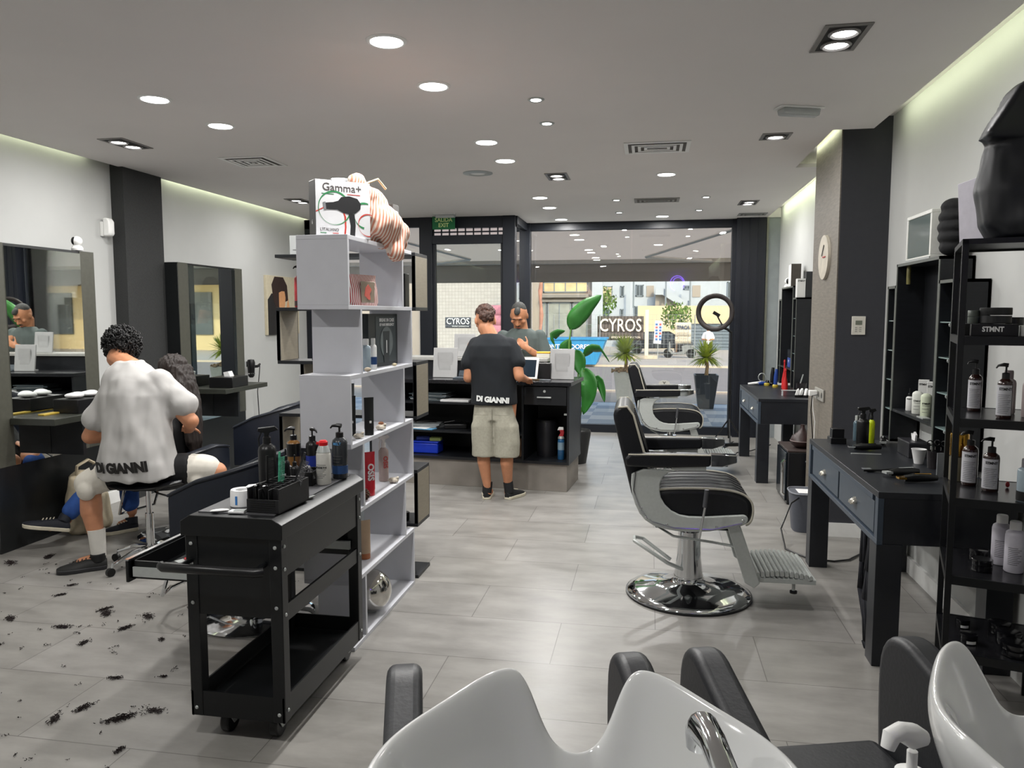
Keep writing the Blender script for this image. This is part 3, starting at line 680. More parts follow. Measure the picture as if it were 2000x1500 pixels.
# planters outside the window
def yucca(b, c, n, L, rnd):
    for i in range(n):
        a = rnd.random() * 2 * PI; e = rnd.uniform(-.35, 1.35); l = L * rnd.uniform(.7, 1.1)
        d = V((math.cos(a) * math.cos(e), math.sin(a) * math.cos(e), math.sin(e)))
        pts = []; p = V(c)
        for k in range(5):
            pts.append(p.copy()); p = p + d * l / 5; d = (d + V((0, 0, -.16 * (1.2 - math.sin(max(e, 0)))))).normalized()
        sd2 = d.cross(V((0, 0, 1))).normalized(); w = [.012, .02, .018, .012, .001]
        for k in range(4):
            b.quad(pts[k] - sd2 * w[k], pts[k] + sd2 * w[k], pts[k + 1] + sd2 * w[k + 1], pts[k + 1] - sd2 * w[k + 1])
def planter(x, y, h, w, lb, m, stones, tr):
    t = thing('potted_yucca', lb, 'potted plant', (x, y, 0)); rnd = random.Random(3 + int(x * 10))
    b = B(); b.loft([[V((sx * k, sy * k, z)) for sx, sy in ((-1, -1), (1, -1), (1, 1), (-1, 1))] for k, z in ((w * .32, 0), (w * .5, h), (w * .44, h), (w * .42, h - .05))]); b.to('pot', m, t, bev=.01)
    B().tube([(0, 0, h - .06), (.02, 0, h + tr * .5), (0, 0, h + tr)], [.035, .028, .03]).to('stem', mat('palm_stem', '9c8062', .9, var=.25, scale=50), t)
    b = B(); yucca(b, (0, 0, h + tr), 210, .44, rnd); b.to('leaves', mat('yucca_leaf', 'b4bf4a', .5, var=.3, scale=6), t)
    if stones:
        b = B()
        for i in range(90):
            a = rnd.random() * 2 * PI; r_ = w * .62 * rnd.random() ** .5; b.ell((r_ * math.cos(a), r_ * math.sin(a), h + .05 - r_ * .25 + rnd.random() * .03), (.03, .02, .018), Euler((rnd.random(), rnd.random(), rnd.random() * 6)).to_matrix(), 6, 4)
        o = b.to('bark_chips', mat('bark_chips', 'a98b70', .9, var=.4, scale=20), t); o['kind'] = 'stuff'
planter(.96, 13.55, .58, .4, 'palm like yucca in a tall tapered black pot outside the window', mat('pot_black', '2a2f36', .4), False, .28)
planter(-.42, 13.55, .62, .38, 'palm like yucca in a white pot heaped with bark chips outside', mat('pot_white', 'c9c4bc', .6), True, .3)
# oval sticker and cable
t = thing('window_sticker', 'small oval white sticker low on the shop window', 'sticker', (.2, YW - .008, .68))
B().lathe([(0, 0), (.075, 0), (.075, .002), (0, .002)], n=32, R=rot('X', 90) @ Matrix.Scale(.6, 3, V((0, 1, 0)))).to('disc', mat('sticker_grey', 'b9b7b0', .6), t)
text('Y', .06, frame((.2, YW - .013, .68), (1, 0, 0), (0, 0, 1)), mat('sticker_ink', '5f5e58', .6), t, bold=.003)
# ================================================================ FURNITURE
# ---- mirror panels on the left wall
def mirror_panel(y0, y1, lb):
    t = thing('framed_mirror', lb, 'mirror', (-4.25, (y0 + y1) / 2, 0)); h = (y1 - y0) / 2
    B().box(-.22, 0, -h, h, 0, 2.08).to('panel', mat('mirror_panel_black', '1b1d1e', .28, var=.1, scale=8), t, bev=.003)
    for s_ in (-1, 1): B().box(0, .004, min(s_ * h, s_ * (h - .15)), max(s_ * h, s_ * (h - .15)), .58, 2.08).to('side_strip', mat('mirror_strip', '4a4a42', .4, var=.08), t)
    B().box(0, .008, -h + .15, h - .15, .58, 2.06).to('mirror_glass', MIRROR, t)
    return t
mirror_panel(4.34, 5.34, 'tall black mirror panel at the far left with the stylist in front')
mirror_panel(6.42, 7.54, 'tall black framed mirror panel right of the dark left pillar')
for yc, lb in ((4.84, 'narrow dark styling shelf fixed across the left mirror'), (6.95, 'narrow dark styling shelf fixed across the mirror right of the pillar')):
    t = thing('styling_shelf', lb, 'shelf', (-4.24, yc, .86), 0, 'styling shelves on the mirrors')
    B().box(0, .34, -.38, .42, 0, .045).to('shelf_board', mat('shelf_dark', '33352f', .35, var=.1), t, bev=.003)
    B().box(0, .26, -.03, .0, -.26, 0).to('bracket', BLACK, t)
t = thing('tissue_box', 'black leather tissue box on the shelf right of the left pillar', 'tissue box', (-4.03, 6.85, .905), .05)
B().box(-.12, .12, -.16, .16, 0, .1).to('box', BPLAS, t, bev=.005); B().prism([(-.03, .1), (.03, .1), (.01, .15), (-.04, .14)], 'y', -.03, .05).to('tissue', PAPER, t)
t = thing('tissue_box', 'black tissue box with folded white towels on the left mirror shelf', 'tissue box', (-4.05, 4.9, .905), 0)
B().box(-.1, .1, -.16, .16, 0, .1).to('box', BPLAS, t, bev=.005)
for y in (-.07, .07):
    tag(remesh(B().ell((-4.05, 4.9 + y, 1.025), (.07, .06, .02)).ell((-4.03, 4.91 + y, 1.035), (.05, .04, .018)), 'folded_towel', PAPER, None, .01, 3), 'crumpled white towel on the black box, ' + ('nearer to the camera' if y < 0 else 'farther from the camera'), 'towel', 'white towels on the tissue box')
t = tag(B().box(-4.15, -4.1, 4.6, 4.95, .905, .917).to('hair_comb', mat('yellow_comb', 'b59a3e', .5), bev=.002), 'yellowish comb lying on the left mirror shelf', 'comb')
# wall hairdryer + picture
t = thing('wall_picture', 'unframed canvas print of a dark haired woman on the left wall', 'picture', (XL, 8.9, 1.36))
B().box(.0, .035, -.42, .42, 0, .71).to('canvas', mat('canvas_cream', 'c9bfa6', .8), t, bev=.002)
def flat(nm, pts, m, d): B().prism(pts, 'x', .035, .036 + d).to(nm, m, t, smooth=False)
flat('coat', [(-.4, 0), (-.4, .42), (-.3, .5), (-.18, .46), (-.05, .3), (.02, 0)], mat('print_black', '1d1a1a', .7), .0)
flat('hair', [(-.26, .42), (-.3, .6), (-.22, .7), (.0, .7), (.1, .6), (.12, .42), (.04, .4), (-.1, .3), (-.2, .32)], mat('print_hair', '2e1c16', .7), .001)
flat('face', [(-.12, .52), (.02, .55), (.05, .45), (.03, .34), (-.05, .26), (-.12, .34)], mat('print_skin', 'd39a6a', .7), .002)
flat('fringe', [(-.16, .5), (-.1, .64), (.06, .64), (.07, .53), (-.05, .53)], mat('print_hair', '2e1c16', .7), .003)
flat('hand', [(.06, .0), (.0, .2), (.08, .34), (.12, .44), (.15, .34), (.2, .2), (.18, .05)], mat('print_skin', 'd39a6a', .7), .003)
flat('collar', [(-.1, .26), (-.12, .1), (.0, .02), (-.02, .2)], mat('print_white', 'ece4dc', .7), .002)
t = thing('wall_hairdryer', 'black hairdryer hanging on the left wall beside the mirror', 'hairdryer', (-4.4, 7.95, .92))
B().lathe([(.02, -.1), (.035, -.08), (.04, .0), (.045, .07), (.035, .1), (.0, .105)], (0, 0, .08), 18, rot('Y', 0)).to('barrel', BPLAS, t)
B().tube([(0, 0, .1), (.03, .09, .1), (.02, .16, .12)], [.018, .016, .012]).to('handle', BPLAS, t)
B().tube([(.02, .16, .12), (-.02, .22, .02), (-.05, .22, -.2), (-.05, .24, -.5)], .005, 6).to('cable', BPLAS, t)
B().box(-.1, -.04, -.03, .03, .1, .16).to('wall_hook', CHROME, t); B().lathe([(.04, 0), (.042, 0), (.042, .01), (.04, .01)], (0, 0, .02), 18).to('chrome_ring', CHROME, t)
# ---- zig-zag display shelf (white) and its black twin behind
def zigzag(nm, lb, loc, rz, L, D, mo, mi, T=.02, flip=0):
    t = thing(nm, lb, 'shelf unit', loc, rz)
    Z = [0, .32, .65, .975, 1.3, 1.625, 1.945]
    for z in Z: B().box(0, L, -D / 2, D / 2, z, z + T).to('shelf_board', mo, t, bev=.0012, smooth=False)
    for i in range(6):
        e = (i + flip) % 2
        for x in ((.0, L - .15 - T) if e else (.15, L - T)):
            b = B(); b.box(x, x + T, -D / 2, D / 2, Z[i] + T, Z[i + 1]); b.to('upright', mi if mi else mo, t, bev=.0012, smooth=False)
            if mi:
                for s_ in (-1, 1):
                    y0 = s_ * D / 2; B().box(x - .001, x + T + .001, min(y0, y0 - s_ * .004), max(y0, y0 - s_ * .004), Z[i] + T, Z[i + 1]).to('edge_band', mo, t, smooth=False)
    return t
ws = zigzag('display_shelf', 'white zigzag display shelf standing in the middle of the salon', (-1.485, 3.345, 0), PI / 2, .955, .25, SWHITE, None)
bs = zigzag('display_shelf', 'black and taupe zigzag display shelf behind the white one', (-2.25, 4.51, 0), 0, .885, .25, BLACK, TAUPE, flip=1)
# ---- tool trolley
CX0, CX1, CY0, CY1 = -.178, .178, -.365, .365
t = thing('tool_trolley', 'black metal barber trolley on castors in the foreground', 'trolley', (-1.49, 2.91, 0), 0); cart = t; t.scale = (1.07, 1.07, 1.07)
B().prism([(CX0 - .01, .74), (CX1 + .01, .74), (CX1 + .01, .79), (CX1 - .025, .812), (CX0 + .025, .812), (CX0 - .01, .79)], 'y', CY0 - .01, CY1 + .01).to('top_tray', BLACKM, t, bev=.002)
def perf_mat():
    m = mat('perforated_mat', '141518', .5, var=0); tt = m.node_tree; bb = tt.nodes['Principled BSDF']
    tc = tt.nodes.new('ShaderNodeTexCoord'); ch = tt.nodes.new('ShaderNodeTexVoronoi'); ch.inputs['Scale'].default_value = 85; ch.inputs['Randomness'].default_value = 0
    r = tt.nodes.new('ShaderNodeValToRGB'); r.color_ramp.interpolation = 'CONSTANT'; r.color_ramp.elements[0].color = (.003, .003, .003, 1); r.color_ramp.elements[1].position = .33; r.color_ramp.elements[1].color = (.07, .07, .075, 1)
    tt.links.new(tc.outputs['Object'], ch.inputs[0]); tt.links.new(ch.outputs[0], r.inputs[0]); tt.links.new(r.outputs[0], bb.inputs['Base Color']); return m
B().box(CX0 + .035, CX1 - .035, CY0 + .03, CY1 - .03, .812, .816).to('rubber_mat', perf_mat(), t)
for x in (CX0, CX1 - .045):
    for y in (CY0, CY1 - .045):
        B().box(x, x + .045, y, y + .045, .09, .74).to('corner_post', BLACKM, t, bev=.003)
B().box(CX0 + .045, CX1 - .045, CY0 + .004, CY0 + .012, .46, .74).to('end_panel', BLACKM, t); B().box(CX0 + .045, CX1 - .045, CY1 - .012, CY1 - .004, .46, .74).to('end_panel', BLACKM, t)
B().box(CX1 - .012, CX1 - .004, CY0 + .045, CY1 - .045, .60, .74).to('side_panel', BLACKM, t)
B().box(CX0 + .05, CX1 - .02, CY0 + .05, CY1 - .05, .60, .61).to('drawer_deck', BLACKM, t)
B().box(CX1 - .014, CX1 - .004, CY0 + .045, CY1 - .045, .44, .5).to('side_rail', BLACKM, t)
for y in (CY0 + .05, CY1 - .065): B().box(CX0 + .03, CX1 - .03, y, y + .015, .5, .535).to('drawer_slide', SILV, t)
b = B(); b.box(CX0 + .02, CX1 - .02, CY0 + .02, CY1 - .02, .115, .122)
for a in ((CX0 + .005, CX1 - .005, CY0 + .003, CY0 + .01), (CX0 + .005, CX1 - .005, CY1 - .01, CY1 - .003), (CX0 + .003, CX0 + .01, CY0, CY1), (CX1 - .01, CX1 - .003, CY0, CY1)): b.box(*a, .09, .18)
b.to('bottom_tray', BLACKM, t)
B().tube([(CX0 - .045, CY0 + .0, .655), (CX0 - .045, CY0 - .07, .65), (CX0 - .03, CY0 - .085, .65), (CX1 - .05, CY0 - .085, .65), (CX1 - .03, CY0 - .07, .65), (CX1 - .03, CY0, .65)][1:5], .016, 10).to('push_handle', BPLAS, t)
for x in (CX0 + .02, CX1 - .06): B().cyl((x, CY0 - .085, .65), (x, CY0, .65), .009).to('handle_bracket', BLACKM, t)
for x in (CX0 + .022, CX1 - .022):
    for z in (.71, .64, .5, .12): B().lathe([(0, 0), (.007, .001), (.005, .004), (0, .005)], (x, CY0, z), 10, rot('X', 90)).to('screw', SILV, t)
for y in (CY0 + .022, CY1 - .022):
    for z in (.71, .63, .47, .13): B().lathe([(0, 0), (.007, .001), (.005, .004), (0, .005)], (CX1, y, z), 10, rot('Y', 90)).to('screw', SILV, t)
for x in (CX0 + .1, CX1 - .07):
    for y in (CY0 + .06, CY1 - .06):
        w_ = B().cyl((x - .016, y + .02, .045), (x + .016, y + .02, .045), .045, n=24).to('castor_wheel', BPLAS, t, bev=.006)
        b = B()
        for sx in (-.02, .02): b.prism([(y - .025, .09), (y + .035, .09), (y + .03, .035), (y + .012, .035)], 'x', x + sx - .0015, x + sx + .0015)
        b.box(x - .022, x + .022, y - .025, y + .035, .086, .09); b.to('castor_bracket', SILV, w_)
# drawer pulled out to the left
b = B(); b.box(-.44, -.02, CY0 + .075, CY1 - .075, .545, .549)
for a in ((-.44, -.43, CY0 + .07, CY1 - .07), (-.03, -.02, CY0 + .07, CY1 - .07), (-.44, -.02, CY0 + .07, CY0 + .078), (-.44, -.02, CY1 - .078, CY1 - .07)): b.box(*a, .545, .61)
dr = b.to('open_drawer', BLACKM, t)
B().box(-.452, -.44, CY0 + .05, CY1 - .05, .535, .615).to('drawer_front', BLACKM, dr, bev=.003)
B().box(-.454, -.438, CY0 + .05, CY1 - .05, .615, .62).to('chrome_lip', CHROME, dr)
for y in (CY0 + .06, CY1 - .066): B().box(-.43, -.0, y, y + .007, .555, .59).to('slide_rail', SILV, dr)
# ---- barber chairs
def barber_chair(lb, loc, rz):
    t = thing('barber_chair', lb, 'barber chair', loc, rz, 'vintage barber chairs on the right')
    b = B(); b.lathe([(0, .0), (.345, 0), (.35, .008), (.345, .02), (.30, .034), (.2, .05), (.1, .075), (.085, .1), (.085, .11), (0, .11)], n=48); b.to('disc_base', CHROME, t, ang=60)
    B().lathe([(.341, -.0), (.356, 0), (.356, .012), (.341, .014)], n=48).to('base_rim', mat('dark_rim', '1a1b1d', .4), t)
    B().lathe([(0, .1), (.082, .1), (.068, .22), (.062, .37), (0, .37)], n=28).to('pump_column', CHROME, t); B().cyl((0, 0, .37), (0, 0, .43), .03).to('piston', CHROME, t)
    B().tube([(-.02, -.05, .15), (-.12, -.09, .2), (-.26, -.09, .29), (-.31, -.05, .31), (-.31, .03, .31), (-.26, .07, .29), (-.1, .04, .18)], .011, 8).to('foot_pump_pedal', CASTA, t)
    # seat: rounded cushion with rolled front
    sp = [(-.25, .53), (-.24, .63), (-.18, .665), (.1, .675), (.24, .66), (.30, .62), (.315, .56), (.3, .49), (.26, .475), (.2, .50), (-.2, .50)]; sp = soft(sp, 2)
    s1 = B(); s1.prism(sp, 'y', -.25, .25); s1.to('seat_cushion', LEATH, t, bev=.03, seg=4)
    for y in (-.252, .252): B().tube([(x * 1.0, y * .985, z) for x, z in sp[2:30]], .006, 6).to('seat_piping', mat('cream_piping', 'b9b4a6', .5), t)
    for i in range(6):
        y = -.2 + i * .08; B().tube([(-.2, y, .664), (-.05, y, .673), (.1, y, .677), (.22, y, .667), (.28, y, .637)], .0022, 5).to('seat_pleat', LEATH, t)
    # backrest leaning back
    bp = [(-.22, .50), (-.30, .50), (-.43, 1.02), (-.435, 1.07), (-.41, 1.105), (-.36, 1.11), (-.325, 1.07), (-.2, .66)]; bp = soft(bp, 1)
    B().prism(bp, 'y', -.235, .235).to('backrest', LEATH, t, bev=.025, seg=4)
    for y in (-.236, .236): B().tube([(-.205, y, .66), (-.27, y, .87), (-.325, y, 1.06), (-.36, y, 1.105), (-.41, y, 1.1)], .006, 6).to('back_piping', mat('cream_piping', 'b9b4a6', .5), t)
    for i in range(5):
        y = -.16 + i * .08; B().tube([(-.2, y, .67), (-.255, y, .86), (-.32, y, 1.05)], .006, 5).to('back_pleat', LEATH, t)
    for s_ in (-1, 1):
        y0, y1 = (s_ * .262, s_ * .285); y0, y1 = min(y0, y1), max(y0, y1)
        side = [(-.33, .775), (-.335, .66), (-.3, .55), (-.24, .475), (-.12, .44), (.05, .44), (.2, .47), (.27, .49), (.285, .52), (.27, .545), (.22, .54), (.0, .52), (-.1, .535), (-.17, .6), (-.185, .68), (-.16, .75), (-.08, .775)]; side = soft(side, 1)
        B().prism(side, 'y', y0, y1).to('side_frame', CASTA, t, bev=.006)
        yr = s_ * .288
        B().tube([(-.31, yr, .76), (-.32, yr, .66), (-.28, yr, .55), (-.22, yr, .49), (-.1, yr, .46), (.1, yr, .46), (.25, yr, .5)], .004, 5).to('frame_bead', CHROME, t)
        for x, z in ((-.28, .56), (-.25, .51), (-.14, .475), (.12, .475), (.255, .515)): B().ell((x, s_ * .288, z), (.008, .004, .008), n=8, m=6).to('bolt', CHROME, t)
        y0, y1 = s_ * .245, s_ * .305; y0, y1 = min(y0, y1), max(y0, y1)
        B().prism([(-.36, .79), (-.365, .83), (-.34, .86), (.08, .865), (.08, .80), (-.2, .785)], 'y', y0, y1).to('armrest_pad', LEATH, t, bev=.012, seg=3)
        B().tube([(-.35, s_ * .304, .855), (-.1, s_ * .306, .86), (.08, s_ * .306, .862)], .004, 5).to('arm_piping', mat('cream_piping', 'b9b4a6', .5), t)
        B().prism([(.08, .8), (.08, .868), (.215, .865), (.215, .825), (.14, .80)], 'y', y0 + .002, y1 - .002).to('chrome_arm_tip', CHROME, t, bev=.004)
        B().box(-.12, .06, s_ * .275 - .01, s_ * .275 + .01, .775, .8).to('arm_bracket', CASTA, t)
        B().prism([(.18, .47), (.25, .47), (.36, .16), (.33, .13), (.28, .16)], 'y', s_ * .225 - .01, s_ * .225 + .01).to('footrest_arm', CASTA, t, bev=.004)
    B().box(-.2, .22, -.2, .2, .43, .475).to('underframe', mat('dark_frame', '2a2a2c', .5, .6), t, bev=.01)
    B().tube([(-.2, -.2, .45), (-.1, -.22, .395), (.1, -.23, .375), (.25, -.22, .35)], .014, 6, flat=.4).to('link_bar', CASTA, t)
    b = B(); n = 12
    for i in range(n):
        x = .345 + i * .025; z = .215 - .0006 * (i - 5) ** 2; b.prism([(x, z - .022), (x + .0125, z - .022), (x + .02, z - .018), (x + .017, z + .006), (x + .006, z + .01), (x, z)], 'y', -.2, .2)
    b.box(.34, .655, -.2, .2, .155, .18); b.to('ribbed_footrest', CASTA, t)
    B().cyl((.55, -.15, .1), (.55, -.15, .16), .009).to('foot_pin', CASTA, t); B().lathe([(0, .085), (.02, .088), (.02, .1), (0, .105)], (.55, -.15, 0), 14).to('pin_knob', BPLAS, t)
    B().cyl((.03, -.31, .42), (.055, -.33, .6), .007).to('recline_lever', CHROME, t); B().cyl((.052, -.33, .59), (.06, -.335, .685), .0115).to('lever_grip', mat('grey_grip', '4b4c50', .4), t)
    return t
barber_chair('large black leather barber chair on a chrome disc base, nearest the camera', (.24, 4.42, 0), .02)
c2 = barber_chair('second black barber chair in front of the shop window, partly hidden', (.22, 8.0, 0), 0)
# ---- tub style salon chairs on the left
def tub_chair(lb, loc, rz, h=0):
    t = thing('salon_chair', lb, 'salon chair', loc, rz, 'hydraulic salon chairs by the left mirrors')
    B().lathe([(0, 0), (.3, 0), (.305, .008), (.28, .018), (.16, .03), (.07, .05), (.045, .09), (0, .09)], n=44).to('disc_base', CHROME, t, ang=60)
    B().lathe([(0, .08), (.042, .08), (.04, .3), (.03, .3), (.028, .42), (0, .42)], n=24).to('hydraulic_column', CHROME, t)
    B().box(-.2, .2, -.2, .2, .41, .43).to('seat_plate', BPLAS, t)
    B().box(-.26, .28, -.24, .24, .43, .56).to('seat_cushion', NAVY, t, bev=.04, seg=4)
    # curved shell: back at -x, arms sweep down to +x
    outer = []; N = 26
    rings = []
    for i in range(N + 1):
        a = PI * .5 + PI * i / N            # from +y side round the back to -y side
        k = abs(i / N - .5) * 2               # 0 at the back, 1 at arm start
        ext = 0
        x = .32 * math.cos(a) - .02; y = .33 * math.sin(a)
        rings.append((x, y, k, a))
    pts = [(.27, .33, 1.5, PI / 2), (.12, .335, 1.25, PI / 2)] + rings + [(.12, -.335, 1.25, -PI / 2), (.27, -.33, 1.5, -PI / 2)]
    R = []
    for x, y, k, a in pts:
        top = .9 + h - .12 * max(0, k) ** 1.3 - (.03 if k > 1.4 else 0)
        nx, ny = (math.cos(a), math.sin(a)) if k <= 1 else (0, 1 if y > 0 else -1)
        th = .045
        R.append([V((x - nx * th, y - ny * th, .46)), V((x, y, .44)), V((x, y, top - .03)), V((x - nx * .01, y - ny * .01, top)), V((x - nx * (th + .01), y - ny * (th + .01), top)), V((x - nx * (th + .02), y - ny * (th + .02), top - .03))])
    B().loft(R).to('tub_back', NAVY, t, bev=.006)
    B().tube([(x, y, .9 + h - .12 * max(0, k) ** 1.3 - (.03 if k > 1.4 else 0) - .012) for x, y, k, a in pts], .008, 6).to('top_piping', NAVY, t)
    B().tube([(.2, -.16, .42), (.36, -.17, .36), (.44, -.16, .14), (.5, 0, .12), (.44, .16, .14), (.36, .17, .36), (.2, .16, .42)], .011, 8).to('footrest', CHROME, t)
    return t
tub_chair('dark tub salon chair partly hidden behind the black trolley', (-2.05, 3.68, 0), PI, .06)
tub_chair('salon chair under the long haired client at the left mirror', (-3.36, 5.02, 0), PI - .2, -.22)
tub_chair('dark salon chair facing the second mirror behind the zigzag shelf', (-2.93, 5.75, 0), PI + .15, .08)
# ---- stylist stool
t = thing('styling_stool', 'black saddle stool with chrome star base under the stylist', 'stool', (-3.13, 4.33, 0), .1)
b = B(); R = []
for i in range(9):
    x = -.25 + i * .0625; w = .15 * math.sqrt(max(.05, 1 - (x / .27) ** 2)); z = .525 + .3 * x * x + .06 * x
    R.append([V((x, w * math.cos(a), z + .022 * math.sin(a))) for a in [k * PI / 6 for k in range(12)]])
b.loft(R).to('saddle_seat', LEATH, t, bev=0)
B().cyl((0, 0, .12), (0, 0, .34), .026).to('lower_column', CHROME, t); B().cyl((0, 0, .34), (0, 0, .52), .017).to('gas_piston', CHROME, t)
B().box(-.08, .08, -.06, .06, .495, .51).to('seat_plate', BPLAS, t); B().tube([(.02, 0, .5), (.1, -.08, .49), (.2, -.12, .48)], .006).to('height_lever', BPLAS, t)
for k in range(5):
    a = k * 2 * PI / 5 + .45; c, s_ = math.cos(a), math.sin(a)
    lg = B().tube([(.02 * c, .02 * s_, .12), (.12 * c, .12 * s_, .115), (.25 * c, .25 * s_, .07)], [.024, .02, .014], 8, flat=.7).to('star_leg', CHROME, t)
    B().cyl((.27 * c - .012 * s_, .27 * s_ + .012 * c, .027), (.27 * c + .012 * s_, .27 * s_ - .012 * c, .027), .026, n=18).to('castor', BPLAS, lg)
    B().cyl((.26 * c, .26 * s_, .04), (.25 * c, .25 * s_, .08), .008).to('castor_stem', CHROME, lg)
# ---- reception counter
t = thing('reception_counter', 'black reception counter seen from the staff side with open shelves', 'counter', (-.70, 6.8, 0), -.085); rc = t
L = -1.95; CK = mat('concrete_plinth', '87817a', .7, var=.12, scale=5)
B().box(L, -.02, .02, .6, 0, .25).to('plinth', CK, t, bev=.002)
B().box(L, .0, 0, .62, .25, .275).to('bottom_board', BLACK, t)
B().box(L - .02, .02, -.02, .64, .965, 1.0).to('worktop', mat('worktop_black', '1a1b1e', .22, var=.1), t, bev=.002)
B().box(-.02, 0, 0, .62, .275, .965).to('side_panel', BLACK, t); B().box(L, L + .02, 0, .62, .275, .965).to('side_panel', BLACK, t)
for x in (-.44, -.86): B().box(x, x + .02, 0, .58, .275, .965).to('divider', BLACK, t)
B().box(L, 0, .58, .62, .275, .965).to('back_panel', BLACK, t)
for z in (.50, .77): B().box(L + .02, -.86, .01, .58, z, z + .018).to('shelf', BLACK, t)
B().box(-.84, -.44, .01, .58, .5, .518).to('shelf', BLACK, t)
d = B().box(-.415, -.025, -.005, .4, .79, .955).to('drawer', mat('drawer_black', '191b1e', .4, var=.05), t, bev=.002)
B().box(-.29, -.16, -.03, -.022, .855, .867).to('handle', SILV, d, bev=.002)
for x in (-.285, -.17): B().cyl((x, -.025, .861), (x, -.005, .861), .005).to('handle_foot', SILV, d)
B().lathe([(0, 0), (.012, 0), (.012, .004), (0, .004)], (-.225, -.005, .915), 16, rot('X', 90)).to('lock', SILV, d)
B().box(-.05, -.025, .02, .04, .7, .715).to('hinge_clip', SILV, t)
B().box(L, -.34, .5, .62, 1.0, 1.15).to('upper_ledge_body', BLACK, t); B().box(L, -.31, .48, .8, 1.15, 1.18).to('upper_ledge', mat('ledge_white', 'a5a4a0', .35), t, bev=.002)
for x in (L, -.34): B().box(x, x + .02, .6, .8, 0, 1.15).to('front_support', BLACK, t)
B().box(L, -.34, .78, .8, .0, 1.15).to('front_panel', mat('counter_front', '3a3a3a', .6), t)
# ---- dressing tables on the right wall
BT = mat('blue_black_wood', '1d1f24', .38, var=.1, scale=14, stretch=(1, 8, 1)); BTL = mat('table_edge', '3a4450', .4, var=.06)
def vanity(lb, y0):
    t = thing('styling_table', lb, 'table', (1.02, y0, 0), 0, 'black styling tables along the right wall')
    D, Ln, H = .575, 1.52, .81
    B().box(0, D, 0, Ln, H - .03, H).to('tabletop', BT, t, bev=.002)
    for y in (0, Ln - .05): B().box(.02, D, y + .005, y + .045, .57, H - .03).to('apron', BT, t, bev=.001)
    B().box(D - .05, D - .01, .05, Ln - .05, .57, H - .03).to('apron', BT, t)
    b = B(); b.box(.0, .025, 0, Ln, .565, .59); b.box(.0, .025, 0, .045, .59, H - .03); b.box(0, .025, Ln - .045, Ln, .59, H - .03); b.box(0, .025, .09, Ln - .09, H - .055, H - .03); b.to('front_frame', BTL, t, bev=.001)
    for y in (0, Ln - .11):
        for x in (0, D - .11): B().box(x, x + .11, y, y + .11, 0, .57).to('leg', BT, t, bev=.002)
    for k in range(2):
        y = .08 + k * .69
        d = B().box(.008, .03, y + .005, y + .665, .6, .75).to('drawer', mat('drawer_front_grey', '3f4852', .4, var=.05), t, bev=.002)
        B().box(.03, .45, y + .02, y + .65, .6, .73).to('drawer_box', BLACK, d)
        yc = y + .335
        b = B(); R = []
        for i in range(9):
            a = PI * i / 8; R.append([V((.008, yc + .04 * math.cos(a), .665 + .028 * math.sin(a))), V((-.016, yc + .032 * math.cos(a), .66 + .018 * math.sin(a))), V((-.02, yc + .024 * math.cos(a), .655 + .005 * math.sin(a)))])
        b.loft(R, cap=False, close=False); o = b.to('cup_pull', mat('brushed_nickel', 'c9c4b8', .25, .9), d); m_ = o.modifiers.new('t', 'SOLIDIFY'); m_.thickness = .002
    B().cyl((.06, .1, .585), (.06, Ln - .12, .585), .008).to('towel_rail', SILV, t)
    return t
vanity('black styling table beside the near barber chair', 3.62); vanity('black styling table farther off near the shop window', 7.52)
def hutch(lb, y0):
    t = thing('wall_cabinet', lb, 'cabinet', (1.45, y0, 0), 0, 'black open wall cabinets above the tables')
    E = mat('cabinet_edge', '4f534e', .45); D = XR - 1.45 - .004
    def carc(nm, y, w, z0, z1, d=D):
        b = B(); b.box(.004, d, y, y + .016, z0, z1); b.box(.004, d, y + w - .016, y + w, z0, z1); b.box(.004, d, y, y + w, z1 - .016, z1); b.box(.004, d, y, y + w, z0, z0 + .016); b.box(d - .012, d, y, y + w, z0, z1); o = b.to(nm, BLACK, t, smooth=False)
        e = B(); e.box(0, .004, y, y + .016, z0, z1); e.box(0, .004, y + w - .016, y + w, z0, z1); e.box(0, .004, y, y + w, z1 - .016, z1); e.to('edge_strip', E, o, smooth=False)
    carc('side_cabinet', 0, .2, .83, 1.775); carc('centre_cabinet', .2, .70, 1.02, 1.9); carc('side_cabinet', .9, .16, .83, 1.775)
    for y, w in ((.016, .168), (.916, .128)):
        for z in (1.02, 1.2, 1.38, 1.56):
            g = B().box(.01, D - .02, y, y + w, z, z + .006).to('glass_shelf', mat('shelf_glass', '9fb6b4', .1, var=0, alpha=.55), t)
            B().ell((.03, y + w / 2, z - .01), (.01, .008, .012), n=8, m=6).to('shelf_pin', SILV, g)
    return t
hutch('black open wall cabinet above the near styling table', 4.08); hutch('black open wall cabinet above the far styling table', 8.18)
